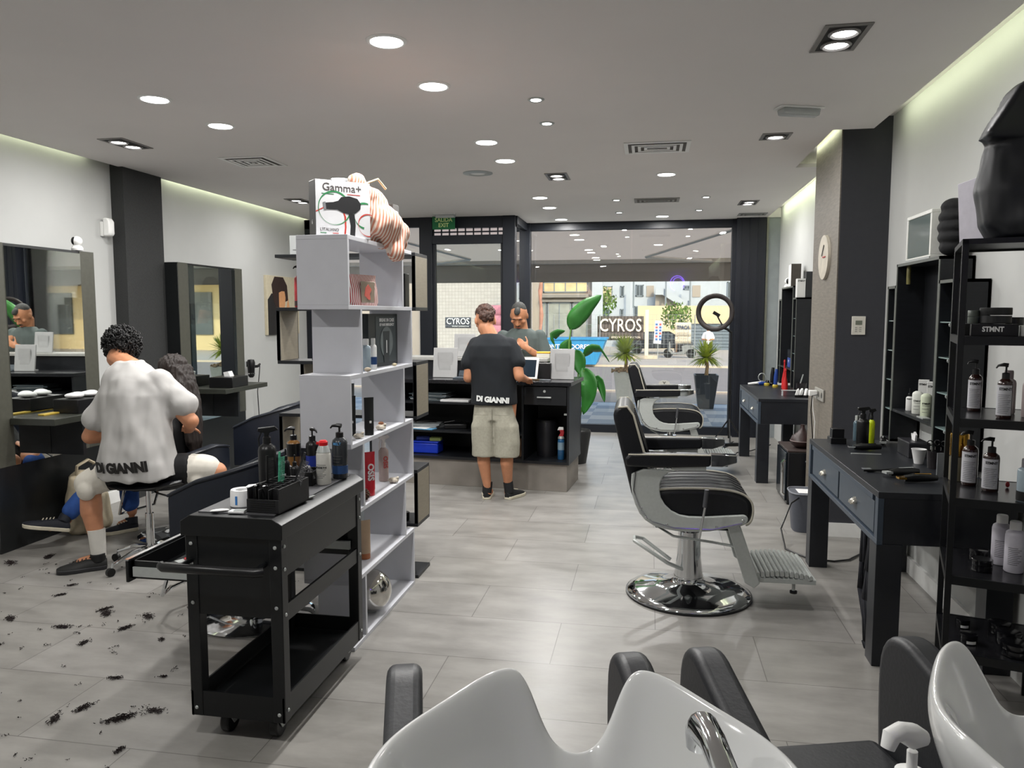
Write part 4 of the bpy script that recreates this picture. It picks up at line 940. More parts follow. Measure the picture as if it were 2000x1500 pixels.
# ---- etagere at the far right, standing at an angle
et = thing('metal_shelf_rack', 'black metal product rack at the right edge of the picture', 'shelf rack', (1.135, 3.13, 0), math.radians(-16.3))
EW, ED = .35, .44
for x in (0, EW - .022):
    for y in (0, ED - .022): B().box(x, x + .022, y, y + .022, 0, 1.88).to('post', BLACKM, et, bev=.001)
EZ = [.30, .60, .905, 1.21, 1.52]
for z in EZ:
    B().box(.006, EW - .006, .006, ED - .006, z - .01, z).to('shelf', mat('rack_shelf', '1b1b1e', .22, var=.15), et)
    b = B(); b.box(.022, EW - .022, 0, .012, z - .032, z + .001); b.box(.022, EW - .022, ED - .012, ED, z - .032, z + .001); b.box(0, .01, .022, ED - .022, z - .03, z + .001); b.box(EW - .01, EW, .022, ED - .022, z - .03, z + .001); b.to('shelf_rim', BLACKM, et)
b = B(); b.box(0, EW, 0, .022, 1.86, 1.88); b.box(0, EW, ED - .022, ED, 1.86, 1.88); b.box(0, .022, .022, ED - .022, 1.86, 1.88); b.box(EW - .022, EW, .022, ED - .022, 1.86, 1.88); b.box(.02, EW - .02, .02, ED - .02, 1.868, 1.874); b.to('top_frame', BLACKM, et)
# ---- wash basins with chairs (row turned by 17 degrees)
def wash(loc, nm, lbs, bx=0, bz=0, by=0, arms=(1, 1)):
    rz = math.radians(17)
    t = thing('wash_chair', lbs[0], 'salon chair', loc, rz, 'black shampoo chairs')
    W = .64; AW_ = .085
    # local: x across, +y away from the camera (front of the chair), basin towards -y
    for k, x in enumerate((0, W - AW_)):
        prof = soft([(.0, .22), (.035, .60), (.02, .74), (-.07, .775), (-.16, .745), (-.64, .60), (-.64, .22)], 2)
        B().prism(prof, 'x', x, x + AW_).to('armrest', DLEATH, t, bev=.022, seg=4)
        B().tube([(x + .012, .028, .63), (x + .012, -.003, .715), (x + .012, -.05, .75), (x + .012, -.12, .745), (x + .012, -.6, .6)], .003, 5).to('arm_seam', DLEATH, t)
    B().box(AW_, W - AW_, -.55, .02, .33, .46).to('seat', DLEATH, t, bev=.025, seg=3)
    B().prism([(-.44, .4), (-.54, .40), (-.585, .60), (-.5, .61)], 'x', AW_, W - AW_).to('backrest', DLEATH, t, bev=.03, seg=3)
    B().box(.05, W - .05, -.5, -.05, .06, .33).to('base', BLACK, t, bev=.01)
    B().box(.08, W - .08, -.48, -.08, 0, .06).to('plinth', BPLAS, t)
    return t
wash((-.62, 1.73, 0), 1, ('black shampoo chair behind the white basin at the bottom centre',))
wash((.095, 1.955, 0), 2, ('black shampoo chair at the lower right with the wide empty seat',))
def basin(loc, lb, rzd=8, sc=1, tilt=0):
    t = thing('wash_basin', lb, 'wash basin', loc, math.radians(rzd)); t.scale = (sc, sc, sc)
    N = 96; RX, RY = .315, .29
    def ring(k, z, dz=0, rim=0):
        out = []
        for i in range(N):
            a = 2 * PI * i / N; c, s_ = math.cos(a), math.sin(a)
            # egg plan, front (+y) cut by the neck notch
            x = RX * c * k * (1 + .0 * s_); y = RY * s_ * k
            d = abs(((a - PI / 2 + PI) % (2 * PI)) - PI)       # angle from the front
            notch = math.exp(-(d / .25) ** 4)
            horn = math.exp(-((d - .41) / .32) ** 2)
            if d < 1.1: y += .035 * horn * k
            zz = z + rim * (.02 * horn - .125 * notch - .05 * max(0, -s_))
            y -= rim * .035 * notch
            out.append(V((x, y, zz)))
        return out
    b = B()
    rs = [ring(.10, -.25), ring(.45, -.24), ring(.68, -.18), ring(.82, -.09, rim=.45), ring(.93, -.02, rim=.9), ring(.975, .0, rim=1), ring(1.0, .006, rim=1), ring(1.03, 0, rim=1), ring(1.045, -.02, rim=1), ring(1.03, -.06, rim=.9), ring(.9, -.17, rim=.4), ring(.7, -.27), ring(.3, -.3)]
    b.loft(rs); o = b.to('bowl', CERAM, t, ang=80)
    sb = o.modifiers.new('sub', 'SUBSURF'); sb.levels = 1; sb.render_levels = 2
    B().lathe([(0, 0), (.02, 0), (.022, .004), (0, .006)], (0, -.03, -.247), 20).to('drain', CHROME, t)
    B().lathe([(.12, -.62), (.13, -.6), (.11, -.4), (.12, -.28), (0, -.28), (0, -.62)][0:4] + [(0, -.27)], n=28).to('support', WPLAS, t)
    return t
b1 = basin((-.083, 1.06, .928), 'white ceramic shampoo basin with neck notch at the bottom centre', 8)
B().lathe([(0, 0), (.035, 0), (.032, .01), (0, .012)], (.12, -.19, -.03), 20).to('tap_foot', CHROME, b1)
B().tube([(.195, -.12, -.1), (.195, -.12, .0), (.192, -.05, .04), (.188, .02, .05), (.185, .075, .042)], [.021, .021, .019, .02, .024], 14).to('tap_spout', CHROME, b1)
B().tube([(.185, .075, .042), (.184, .092, .025), (.183, .092, .0)], [.024, .023, .02], 14).to('tap_head', CHROME, b1)
basin((.80, 1.32, .945), 'white ceramic shampoo basin cut off by the right edge of the picture', 17)
t = thing('basin_cabinet', 'black cabinet between the basins below the picture edge', 'cabinet', (.42, .98, 0), math.radians(17))
B().box(-.11, .11, -.2, .2, 0, .82).to('body', BLACK, t, bev=.004); B().box(-.115, .115, -.205, .205, .82, .84).to('top', mat('worktop_black', '1a1b1e', .22), t, bev=.002)
# ================================================================ PEOPLE
def hand(b, w, d, n, s=1, side=1, curl=.5, k=1.0):
    """wrist w, finger direction d, palm normal n; thumb on the given side"""
    w = V(w); d = V(d).normalized(); n = V(n); n = (n - d * n.dot(d)).normalized(); x = d.cross(n) * side
    R = Matrix((x, d, n)).transposed()
    b.ell(w + d * .045 * s, (.041 * s, .055 * s, .016 * s), R, 14, 8)
    b.cap(w - d * .02, w + d * .02, .025 * s, .028 * s)
    for i, (o, L) in enumerate(((.031, .072), (.011, .080), (-.010, .075), (-.030, .058))):
        p = w + d * .088 * s + x * o * s; q = d.copy(); c = curl * (1 + .15 * i)
        for j, f in enumerate((.45, .32, .23)):
            a = c * (.55, .8, .5)[j]; q = (q * math.cos(a) + n * math.sin(a)).normalized()
            e = p + q * L * f * s; b.cap(p, e, (.0092 - .0009 * j) * s * k, (.0085 - .0009 * j) * s * k, 8); p = e
    p = w + d * .03 * s + x * .034 * s; q = (x * .75 + d * .65 + n * .25).normalized()
    for j, L in enumerate((.034, .028, .022)):
        e = p + q * L * s; b.cap(p, e, (.0115 - .001 * j) * s, (.0105 - .001 * j) * s, 8); p = e; q = (q * .85 + n * .3 * curl + d * .3).normalized()
def head(b, c, R, s=1, neck=None):
    """c head centre, R columns: right, forward, up"""
    c = V(c); P = lambda x, y, z: c + R @ V((x, y, z)) * s
    b.ell(c + R @ V((0, -.01, .02)) * s, (.076 * s, .097 * s, .095 * s), R, 20, 14)
    b.ell(P(0, .025, -.035), (.060 * s, .066 * s, .082 * s), R, 18, 12)
    b.ell(P(0, .055, -.095), (.028 * s, .026 * s, .022 * s), R)
    b.cap(P(0, .085, .012), P(0, .107, -.025), .009 * s, .013 * s, 8); b.ell(P(-.012, .094, -.03), (.009 * s, .01 * s, .008 * s), R, 8, 6); b.ell(P(.012, .094, -.03), (.009 * s, .01 * s, .008 * s), R, 8, 6)
    b.ell(P(0, .084, .034), (.045 * s, .014 * s, .011 * s), R, 12, 6)
    for k in (-1, 1):
        b.ell(P(k * .077, -.008, -.008), (.009 * s, .019 * s, .031 * s), R, 10, 8); b.ell(P(k * .045, .062, -.015), (.022 * s, .022 * s, .018 * s), R, 10, 8)
    b.ell(P(0, .082, -.062), (.023 * s, .010 * s, .0065 * s), R, 12, 6); b.ell(P(0, .081, -.074), (.020 * s, .010 * s, .007 * s), R, 12, 6)
    if neck: b.cap(neck, P(0, -.02, -.07), .070 * s, .060 * s)
    return P
def basis(fwd, up):
    f = V(fwd).normalized(); u = V(up); u = (u - f * u.dot(f)).normalized(); r = f.cross(u)
    return Matrix((r, f, u)).transposed()
def ringv(c, rx, ry, rz=0, n=28, tilt=0):
    c = V(c); out = []
    for i in range(n):
        a = 2 * PI * i / n; x, y = math.cos(a), math.sin(a)
        x = math.copysign(abs(x) ** .85, x); y = math.copysign(abs(y) ** .85, y)
        p = V((rx * x, ry * y, tilt * y)); p = Matrix.Rotation(rz, 3, 'Z') @ p; out.append(c + p)
    return out
def shoe(par, heel, toe, m_up, m_sole, high=0, s=1, ankle=None, w=.043):
    heel = V(heel); toe = V(toe); d = (toe - heel); d.z = 0; L = d.length; d.normalize(); x = V((d.y, -d.x, 0)); z0 = heel.z
    def P(t, u, z): return heel + d * (t * L) + x * u + V((0, 0, z + (toe.z - heel.z) * t))
    rs = []; so = []
    for t, ww, h in ((-.02, .5, .06), (.04, .75, .075), (.2, .8, .082), (.4, .85, .075), (.6, 1.05, .058), (.8, 1.08, .048), (.94, .85, .038), (1.0, .45, .03)):
        W_ = w * ww * s
        rs.append([P(t, W_ * math.cos(a), .018 + max(0, (h - .018)) * math.sin(a)) for a in [i * PI / 9 for i in range(10)]] )
        so.append([P(t, u, zz) for u, zz in ((-W_ * 1.1, 0), (W_ * 1.1, 0), (W_ * 1.12, .026), (-W_ * 1.12, .026))])
    o = B().loft(rs).to('shoe', m_up, par, w=True, bev=0)
    B().loft(so).to('sole', m_sole, o, w=True, bev=.004)
    a = V(ankle) if ankle else P(.15, 0, .1)
    B().cyl(P(.15, 0, .05), a, .041 * s, .043 * s, 16).to('collar', m_up, o, w=True, bev=.004)
    for k in range(4): t = .32 + k * .08; B().cyl(P(t, -.02, .083 - k * .005), P(t, .02, .083 - k * .005), .0035).to('lace', m_sole, o, w=True)
    return o
SKD = mat('tan_skin_arm', 'b27a58', .5, var=.08, scale=20)
def wrinkle(a, f, seed=0):
    return lambda co: a * noise.noise(V((co.x * f + seed, co.y * f, co.z * f * .45))) + a * .5 * noise.noise(V((co.x * f * 2.3, co.y * f * 2.3 + seed, co.z * f)))
# ---------------- man in black at the counter (seen from behind)
t = thing('person', 'person in a black t-shirt and grey denim shorts standing behind the counter, back to us', 'person', (-1.31, 6.45, 0))
b = B()
for hx, kx, ax, ay in ((-1.405, -1.42, -1.375, 6.45), (-1.205, -1.2, -1.2, 6.5)):
    b.cap((hx, 6.47, .84), (kx, 6.46, .47), .088, .056); b.cap((kx, 6.46, .47), (kx * .6 + ax * .4, 6.435, .33), .053, .058); b.cap((kx * .6 + ax * .4, 6.435, .33), (ax, ay, .12), .057, .036); b.cap((ax, ay, .12), (ax, ay + .02, .07), .036, .04)
    b.cap((ax, ay, .05), (ax, ay + .12, .04), .035, .03)
b.loft([ringv((-1.31, 6.46, .8), .165, .11), ringv((-1.31, 6.46, .95), .155, .10), ringv((-1.32, 6.45, 1.15), .175, .10), ringv((-1.325, 6.45, 1.32), .18, .09), ringv((-1.33, 6.46, 1.4), .09, .06)])
b.cap((-1.5, 6.46, 1.33), (-1.535, 6.42, 1.06), .052, .043); b.cap((-1.535, 6.42, 1.06), (-1.44, 6.66, 1.03), .042, .03)
b.cap((-1.145, 6.46, 1.33), (-1.085, 6.40, 1.08), .054, .045); b.cap((-1.085, 6.40, 1.08), (-1.075, 6.66, 1.035), .043, .03)
hand(b, (-1.44, 6.67, 1.03), (.3, .9, -.05), (0, 0, -1), 1, -1, .3); hand(b, (-1.075, 6.67, 1.035), (.1, .95, -.1), (0, 0, -1), 1, 1, .5)
HR = basis((-.35, .85, -.38), (-.12, .35, .92))
P1 = head(b, (-1.40, 6.50, 1.55), HR, 1.1, (-1.335, 6.46, 1.38))
remesh(b, 'body', SKIN, t, .007, 5)
TEE = mat('black_tee', '14181d', .85, var=.12, scale=12)
b = B()
b.loft([ringv((-1.315, 6.45, .835), .205, .135), ringv((-1.315, 6.45, .84), .205, .135), ringv((-1.315, 6.45, .95), .195, .13), ringv((-1.32, 6.45, 1.1), .198, .13), ringv((-1.325, 6.45, 1.24), .215, .13), ringv((-1.325, 6.45, 1.34), .205, .118), ringv((-1.33, 6.455, 1.395), .155, .10), ringv((-1.335, 6.46, 1.44), .085, .078)])
b.cap((-1.47, 6.455, 1.345), (-1.53, 6.435, 1.19), .068, .072, 16); b.cap((-1.175, 6.455, 1.345), (-1.105, 6.43, 1.2), .07, .072, 16)
remesh(b, 'black_t_shirt', TEE, t, .009, 4, wrinkle(.006, 9))
M_ = frame((-1.30, 6.45 - .15, .885), (1, 0, -.06), (0, 0, 1))
text('DI GIANNI', .062, M_, mat('tee_white', 'dfe1df', .8), t, ext=.0015, name='shirt_lettering', wid=.29, bold=.0035, bend=(.34, .34))
DEN = mat('grey_denim', '9f9c8e', .85, var=.08, scale=60, bump=.15)
b = B()
for x0, x1 in ((-1.40, -1.40), (-1.215, -1.2)):
    b.loft([ringv((x0 * .5 - .655, 6.455, .84), .09, .105), ringv((x0, 6.455, .65), .112, .125), ringv((x1, 6.45, .5), .108, .115), ringv((x1, 6.445, .385), .105, .11)])
b.loft([ringv((-1.31, 6.455, .70), .19, .12), ringv((-1.31, 6.455, .84), .17, .11)])
sh = remesh(b, 'denim_shorts', DEN, t, .009, 3, wrinkle(.006, 11, 3))
for x in (-1.40, -1.22): B().loft([[V((x + u, 6.322 - .004 * (1 - abs(u) * 10), z)) for u in (-.062, -.02, .02, .062)] for z in (.755, .753)], close=False, cap=False).to('pocket_seam', mat('denim_seam', '6f6c60', .9), sh, w=True)
B().box(-1.31, -1.306, 6.332, 6.336, .55, .8).to('back_seam', mat('denim_seam', '6f6c60', .9), sh, w=True)
for x0, y0, x1, y1 in ((-1.375, 6.42, -1.41, 6.66), (-1.2, 6.45, -1.1, 6.68)):
    shoe(t, (x0, y0, 0), (x1, y1, 0), mat('black_canvas', '17181a', .8), mat('cream_sole', 'cfc8b4', .7), ankle=(x0 + .0, y0 + .045, .15), w=.045)
HB = mat('brown_hair', '3a2218', .6, var=.5, scale=40, bump=.5)
b = B(); b.ell(P1(0, -.02, .055), (.083, .10, .082), HR, 22, 14); b.ell(P1(0, .05, .085), (.07, .07, .05), HR); b.ell(P1(0, -.075, .01), (.068, .045, .06), HR)
remesh(b, 'hair', HB, t, .006, 2, lambda co: .010 * noise.noise(V((co.x * 45, co.y * 45, co.z * 30))) + .006 * noise.noise(co * 110))
b = B()
for k in range(9):
    z = 1.0 + k * .02; b.tube([(-1.575 + .002 * k, 6.4, z), (-1.57, 6.375, z + .006 * math.sin(k * 2)), (-1.54, 6.37, z + .004)], .0035, 5)
b.to('arm_tattoo', mat('tattoo_ink', '4d3c35', .6), t)
b = B()
for k in range(7): z = .14 + k * .03; b.tube([(-1.235, 6.405, z), (-1.2, 6.385 + .002 * k, z + .01), (-1.165, 6.40, z - .004)], .005, 5)
b.to('leg_tattoo', mat('tattoo_ink', '4d3c35', .6), t)
# ---------------- man in grey green on the customer side
t = thing('person', 'person in a grey green t-shirt behind the counter looking down at his hands', 'person', (-1.31, 7.86, 0))
dy = 7.86 - 7.75
b = B()
for hx, ax in ((-1.41, -1.43), (-1.21, -1.19)):
    b.cap((hx, 7.88, .86), (ax, 7.86, .48), .088, .055); b.cap((ax, 7.86, .48), (ax, 7.9, .09), .055, .036); b.cap((ax, 7.9, .05), (ax, 7.78, .04), .036, .03)
b.loft([ringv((-1.31, 7.87, .82), .165, .11), ringv((-1.31, 7.87, 1.0), .16, .11), ringv((-1.31, 7.86, 1.2), .19, .11), ringv((-1.31, 7.86, 1.36), .19, .09), ringv((-1.31, 7.86, 1.42), .09, .06)])
b.cap((-1.12, 7.86, 1.36), (-1.045, 7.80, 1.12), .056, .047); b.cap((-1.045, 7.80, 1.12), (-1.2, 7.62, 1.26), .045, .032)
b.cap((-1.5, 7.86, 1.36), (-1.58, 7.78, 1.12), .056, .047); b.cap((-1.58, 7.78, 1.12), (-1.43, 7.60, 1.24), .045, .032)
hand(b, (-1.205, 7.61, 1.265), (-.75, -.1, .6), (-.3, .9, -.1), 1, -1, .9); hand(b, (-1.42, 7.59, 1.245), (.8, -.1, .3), (.1, .9, -.1), 1, 1, .9)
HR = basis((-.02, -.80, -.60), (0, -.6, .80))
P2 = head(b, (-1.325, 7.80, 1.59), HR, 1.13, (-1.31, 7.86, 1.40))
remesh(b, 'body', SKD, t, .007, 5)
b = B()
b.loft([ringv((-1.31, 7.87, .84), .20, .14), ringv((-1.31, 7.86, 1.05), .205, .14), ringv((-1.31, 7.86, 1.22), .222, .14), ringv((-1.31, 7.86, 1.36), .215, .12), ringv((-1.31, 7.86, 1.415), .165, .105), ringv((-1.31, 7.86, 1.46), .095, .085)])
b.cap((-1.12, 7.86, 1.375), (-1.065, 7.82, 1.2), .072, .08, 16); b.cap((-1.5, 7.86, 1.375), (-1.56, 7.81, 1.2), .072, .08, 16)
remesh(b, 'grey_t_shirt', mat('grey_green_tee', '4b5452', .85, var=.06, scale=10), t, .009, 4, wrinkle(.006, 9, 5))
text('or', .05, frame((-1.30, 7.708, 1.245), (1, 0, 0), (0, 0, 1)), INKW, t, ext=.002, name='shirt_lettering')
b = B()
for hx, ax in ((-1.405, -1.43), (-1.215, -1.19)): b.loft([ringv((hx, 7.87, .9), .1, .12), ringv((ax, 7.87, .5), .09, .095), ringv((ax, 7.9, .09), .075, .08)])
b.loft([ringv((-1.31, 7.87, .78), .18, .12), ringv((-1.31, 7.87, .92), .18, .12)])
remesh(b, 'blue_jeans', mat('blue_denim', '27405f', .85, var=.15, scale=30), t, .012, 3)
for ax in (-1.43, -1.19): shoe(t, (ax, 7.95, 0), (ax, 7.68, 0), mat('orange_black_trainer', '2a2320', .6), mat('orange_sole', 'd95a2a', .5))
b = B(); b.ell(P2(0, -.022, .045), (.079, .098, .085), HR, 22, 14); b.ell(P2(0, .055, .09), (.032, .05, .035), HR)
remesh(b, 'cropped_hair', mat('salt_pepper_hair', '3a3a38', .8, var=.3, scale=60), t, .006, 2)
for k in (-1, 1):
    B().ell(P2(k * .03, .090, .008), (.014, .006, .004), HR, 10, 6).to('closed_eyelid', mat('eyelid', '8a5a42', .6), t, w=True)
    B().ell(P2(k * .031, .094, .03), (.021, .006, .0055), HR, 10, 6).to('eyebrow', mat('brow_dark', '2a211c', .8), t, w=True)
B().ell(P2(0, .094, -.066), (.022, .006, .004), HR, 10, 6).to('lips', mat('lip_tone', '8c4b40', .5), t, w=True)
b = B(); b.ell(P2(0, .085, -.052), (.03, .012, .008), HR, 10, 6); b.ell(P2(0, .066, -.095), (.033, .022, .02), HR, 12, 8); b.to('stubble_beard', mat('stubble', '4c3c33', .9, var=.3, scale=90), t, w=True)
# ---------------- stylist on the stool
t = thing('person', 'person with black curly hair in a white t-shirt sitting on the stool, back to us', 'person', (-3.17, 4.3, 0)); sty = t
b = B()
b.loft([ringv((-3.17, 4.34, .57), .17, .12), ringv((-3.17, 4.34, .7), .165, .12), ringv((-3.19, 4.36, .9), .17, .11), ringv((-3.21, 4.4, 1.08), .19, .11), ringv((-3.24, 4.43, 1.19), .18, .09), ringv((-3.28, 4.45, 1.27), .08, .06)])
b.cap((-3.41, 4.41, 1.10), (-3.54, 4.34, .82), .05, .05); b.cap((-3.54, 4.34, .82), (-3.36, 4.58, .80), .05, .033)
b.cap((-3.06, 4.41, 1.10), (-2.86, 4.4, .93), .05, .05); b.cap((-2.86, 4.4, .93), (-3.03, 4.64, .84), .05, .033)
hand(b, (-3.35, 4.59, .80), (.45, .75, .1), (.3, 0, -.9), 1, 1, .7); hand(b, (-3.04, 4.65, .84), (-.5, .7, .0), (-.3, 0, -.9), 1, -1, .7)
b.cap((-3.24, 4.34, .62), (-3.50, 4.27, .53), .09, .065); b.cap((-3.50, 4.27, .53), (-3.47, 4.235, .36), .06, .066); b.cap((-3.47, 4.235, .36), (-3.41, 4.21, .13), .062, .038); b.cap((-3.41, 4.21, .07), (-3.5, 4.16, .05), .035, .03)
b.cap((-3.08, 4.36, .62), (-2.72, 4.44, .60), .09, .065); b.cap((-2.72, 4.44, .60), (-2.68, 4.55, .12), .058, .036); b.cap((-2.68, 4.55, .06), (-2.6, 4.66, .05), .035, .03)
HR = basis((-.25, .75, -.6), (-.1, .6, .8))
P3 = head(b, (-3.44, 4.54, 1.36), HR, 1.04, (-3.30, 4.455, 1.25))
remesh(b, 'body', SKIN, t, .0075, 5)
b = B()
b.loft([ringv((-3.17, 4.30, .60), .265, .175, 0, 28, .03), ringv((-3.17, 4.30, .605), .265, .175, 0, 28, .03), ringv((-3.17, 4.30, .68), .25, .165), ringv((-3.18, 4.32, .82), .225, .15), ringv((-3.2, 4.35, .97), .225, .145), ringv((-3.22, 4.385, 1.1), .24, .145), ringv((-3.245, 4.41, 1.19), .215, .125), ringv((-3.285, 4.43, 1.255), .15, .10), ringv((-3.31, 4.45, 1.30), .09, .08)])
b.cap((-3.37, 4.41, 1.16), (-3.50, 4.355, .93), .085, .085, 18); b.cap((-3.08, 4.41, 1.17), (-2.91, 4.40, 1.03), .085, .082, 18); b.cap((-3.3, 4.4, 1.1), (-3.44, 4.36, .93), .09, .07); b.cap((-3.1, 4.4, 1.1), (-2.98, 4.4, 1.0), .09, .07)
remesh(b, 'white_t_shirt', mat('white_tee', 'aeacaa', .9, var=.02, scale=10), t, .010, 4, wrinkle(.02, 8, 2))
text('DI GIANNI', .085, frame((-3.175, 4.30 - .188, .665), (1, 0, .05), (0, -.12, 1)), mat('tee_black_print', '22201f', .8), t, ext=.002, name='shirt_lettering', wid=.36, bold=.005, bend=(.42, .42))
BLS = mat('black_shorts', '0d0d10', .8, var=.1); WHS = mat('white_panel', 'c9c4ba', .85, var=.04)
b = B(); b.ell((-3.17, 4.35, .60), (.24, .17, .075)); b.cap((-3.22, 4.34, .60), (-3.42, 4.285, .575), .105, .095, 16); b.cap((-3.09, 4.36, .61), (-2.88, 4.40, .62), .105, .10, 16)
remesh(b, 'black_shorts', BLS, t, .011, 4, wrinkle(.008, 9))
b = B(); b.cap((-3.40, 4.285, .575), (-3.50, 4.255, .53), .098, .086, 16); b.ell((-3.47, 4.2, .50), (.06, .05, .065)); remesh(b, 'white_shorts_panel', WHS, t, .010, 3, wrinkle(.007, 9))
b = B(); b.cap((-2.88, 4.40, .62), (-2.78, 4.42, .62), .098, .095, 16); b.ell((-2.80, 4.36, .56), (.06, .05, .05)); remesh(b, 'white_shorts_panel', WHS, t, .010, 3, wrinkle(.006, 9))
b = B()
rnd = random.Random(4)
for i in range(620):
    d = V((rnd.gauss(0, 1), rnd.gauss(0, 1), rnd.gauss(0, 1))).normalized()
    if d.y > .55 and d.z < .3 or d.z < -.8: continue
    p = P3(d.x * .105, d.y * .115 - .018, d.z * .112 + .045); r_ = rnd.uniform(.007, .015); q = Euler((rnd.random() * 6, rnd.random() * 6, 0)).to_matrix()
    b.tube([p + q @ V((r_ * math.cos(a), r_ * math.sin(a), a * .003)) for a in [k * .85 for k in range(7)]], .0045, 4)
b.ell(P3(0, -.015, .045), (.108, .115, .112), HR, 20, 14)
hr = b.to('curly_hair', HAIRD, t, w=True, ang=180)
B().tube([(-3.385 + .0, 4.41, 1.285), (-3.36, 4.385, 1.275), (-3.31, 4.375, 1.272), (-3.27, 4.385, 1.28), (-3.24, 4.41, 1.295)], .003, 5).to('necklace', SILV, t, w=True)
B().cyl((-3.425, 4.215, .25), (-3.412, 4.21, .08), .052, .043, 18).to('white_sock', mat('white_sock', 'd6d3cc', .9, var=.03), t, w=True)
shoe(t, (-3.375, 4.225, .0), (-3.60, 4.07, .0), mat('black_trainer', '131313', .6), mat('trainer_sole', '232326', .6), ankle=(-3.412, 4.2, .1), w=.05, s=1.05)
shoe(t, (-2.70, 4.53, .0), (-2.55, 4.74, .0), mat('black_trainer', '131313', .6), mat('trainer_sole', '232326', .6), w=.048)
# ---------------- seated client with long hair
t = thing('person', 'seated person with very long dark hair and a black cape in front of the stylist', 'person', (-3.36, 5.0, 0))
b = B()
b.loft([ringv((-3.4, 5.02, .45), .13, .17), ringv((-3.38, 5.02, .65), .11, .15), ringv((-3.38, 5.02, .85), .11, .17), ringv((-3.38, 5.02, .97), .08, .15), ringv((-3.39, 5.02, 1.03), .05, .05)])
for y, k in ((4.92, (-3.86, 4.86, .52)), (5.12, (-3.85, 5.08, .50))): b.cap((-3.42, y, .5), k, .085, .06)
b.cap((-3.86, 4.86, .52), (-4.0, 4.64, .2), .055, .036); b.cap((-3.85, 5.08, .50), (-3.78, 5.03, .14), .055, .036)
b.cap((-4.0, 4.64, .17), (-4.08, 4.58, .13), .035, .03); b.cap((-3.78, 5.02, .07), (-3.84, 4.98, .05), .035, .03)
for y in (4.86, 5.18): b.cap((-3.38, y, .95), (-3.46, y, .7), .045, .04); b.cap((-3.46, y, .7), (-3.66, y * .5 + 2.5, .62), .038, .028)
hand(b, (-3.66, 4.93, .62), (-.8, .1, -.1), (0, 0, -1), .9, 1, .4); hand(b, (-3.66, 5.09, .62), (-.8, -.1, -.1), (0, 0, -1), .9, -1, .4)
HR = basis((-.95, -.12, -.15), (-.15, 0, .95)); P4 = head(b, (-3.39, 5.0, 1.19), HR, .95, (-3.385, 5.02, 1.0))
remesh(b, 'body', SKIN, t, .008, 5)
b = B(); b.loft([ringv((-3.55, 5.02, .36), .26, .26), ringv((-3.5, 5.02, .55), .27, .255), ringv((-3.4, 5.02, .8), .17, .23), ringv((-3.38, 5.02, .97), .12, .18), ringv((-3.385, 5.02, 1.04), .07, .075)])
remesh(b, 'black_cape', mat('black_cape', '0c0c0f', .6, var=.1), t, .012, 4, wrinkle(.012, 8))
JN = mat('bright_jeans', '2b4f93', .85, var=.12, scale=30)
b = B(); b.cap((-3.80, 4.87, .50), (-3.98, 4.66, .23), .075, .062, 16); remesh(b, 'jeans_leg', JN, t, .01, 3, wrinkle(.006, 12))
b = B(); b.cap((-3.85, 5.08, .48), (-3.79, 5.03, .20), .075, .062, 16); remesh(b, 'jeans_leg', JN, t, .01, 3, wrinkle(.006, 12))
shoe(t, (-3.96, 4.61, .10), (-4.19, 4.46, .16), mat('navy_trainer', '1a1d26', .7), mat('cream_sole', 'cfc8b4', .7), ankle=(-4.0, 4.64, .2), w=.045)
shoe(t, (-3.75, 5.04, 0), (-3.90, 4.87, 0), mat('navy_trainer', '1a1d26', .7), mat('cream_sole', 'cfc8b4', .7), ankle=(-3.78, 5.02, .1), w=.045)
b = B(); b.ell(P4(0, -.02, .04), (.085, .105, .092), HR, 22, 14)
b.loft([ringv((-3.33, 5.0, 1.24), .07, .085), ringv((-3.29, 4.99, 1.12), .075, .10), ringv((-3.25, 4.98, .98), .06, .11), ringv((-3.22, 4.97, .84), .05, .10), ringv((-3.20, 4.96, .70), .035, .085), ringv((-3.195, 4.96, .60), .015, .05)])
remesh(b, 'long_hair', mat('long_dark_hair', '241c19', .5, var=.5, scale=30, stretch=(6, 6, .5), bump=.4), t, .007, 2, lambda co: .010 * noise.noise(V((co.x * 60, co.y * 60, co.z * 3))) + .006 * noise.noise(V((co.x * 130, co.y * 130, co.z * 5))))
# canvas bag by the mirror
t = thing('tote_bag', 'cream canvas bag on the floor against the left mirror panel', 'bag', (-4.1, 4.98, 0))
b = B(); b.loft([ringv((-4.1, 4.98, .0), .08, .15), ringv((-4.1, 4.98, .03), .11, .18), ringv((-4.11, 4.98, .25), .11, .17), ringv((-4.14, 4.98, .42), .05, .13), ringv((-4.15, 4.98, .45), .02, .06)])
remesh(b, 'bag_body', mat('cream_canvas', 'b9ad94', .9, var=.08), t, .012, 3, wrinkle(.02, 9))
B().tube([(-4.13, 4.9, .4), (-4.1, 4.88, .5), (-4.09, 4.98, .53), (-4.1, 5.06, .49), (-4.13, 5.05, .4)], .012, 6).to('bag_handle', mat('cream_canvas', 'b9ad94', .9), t, w=True)
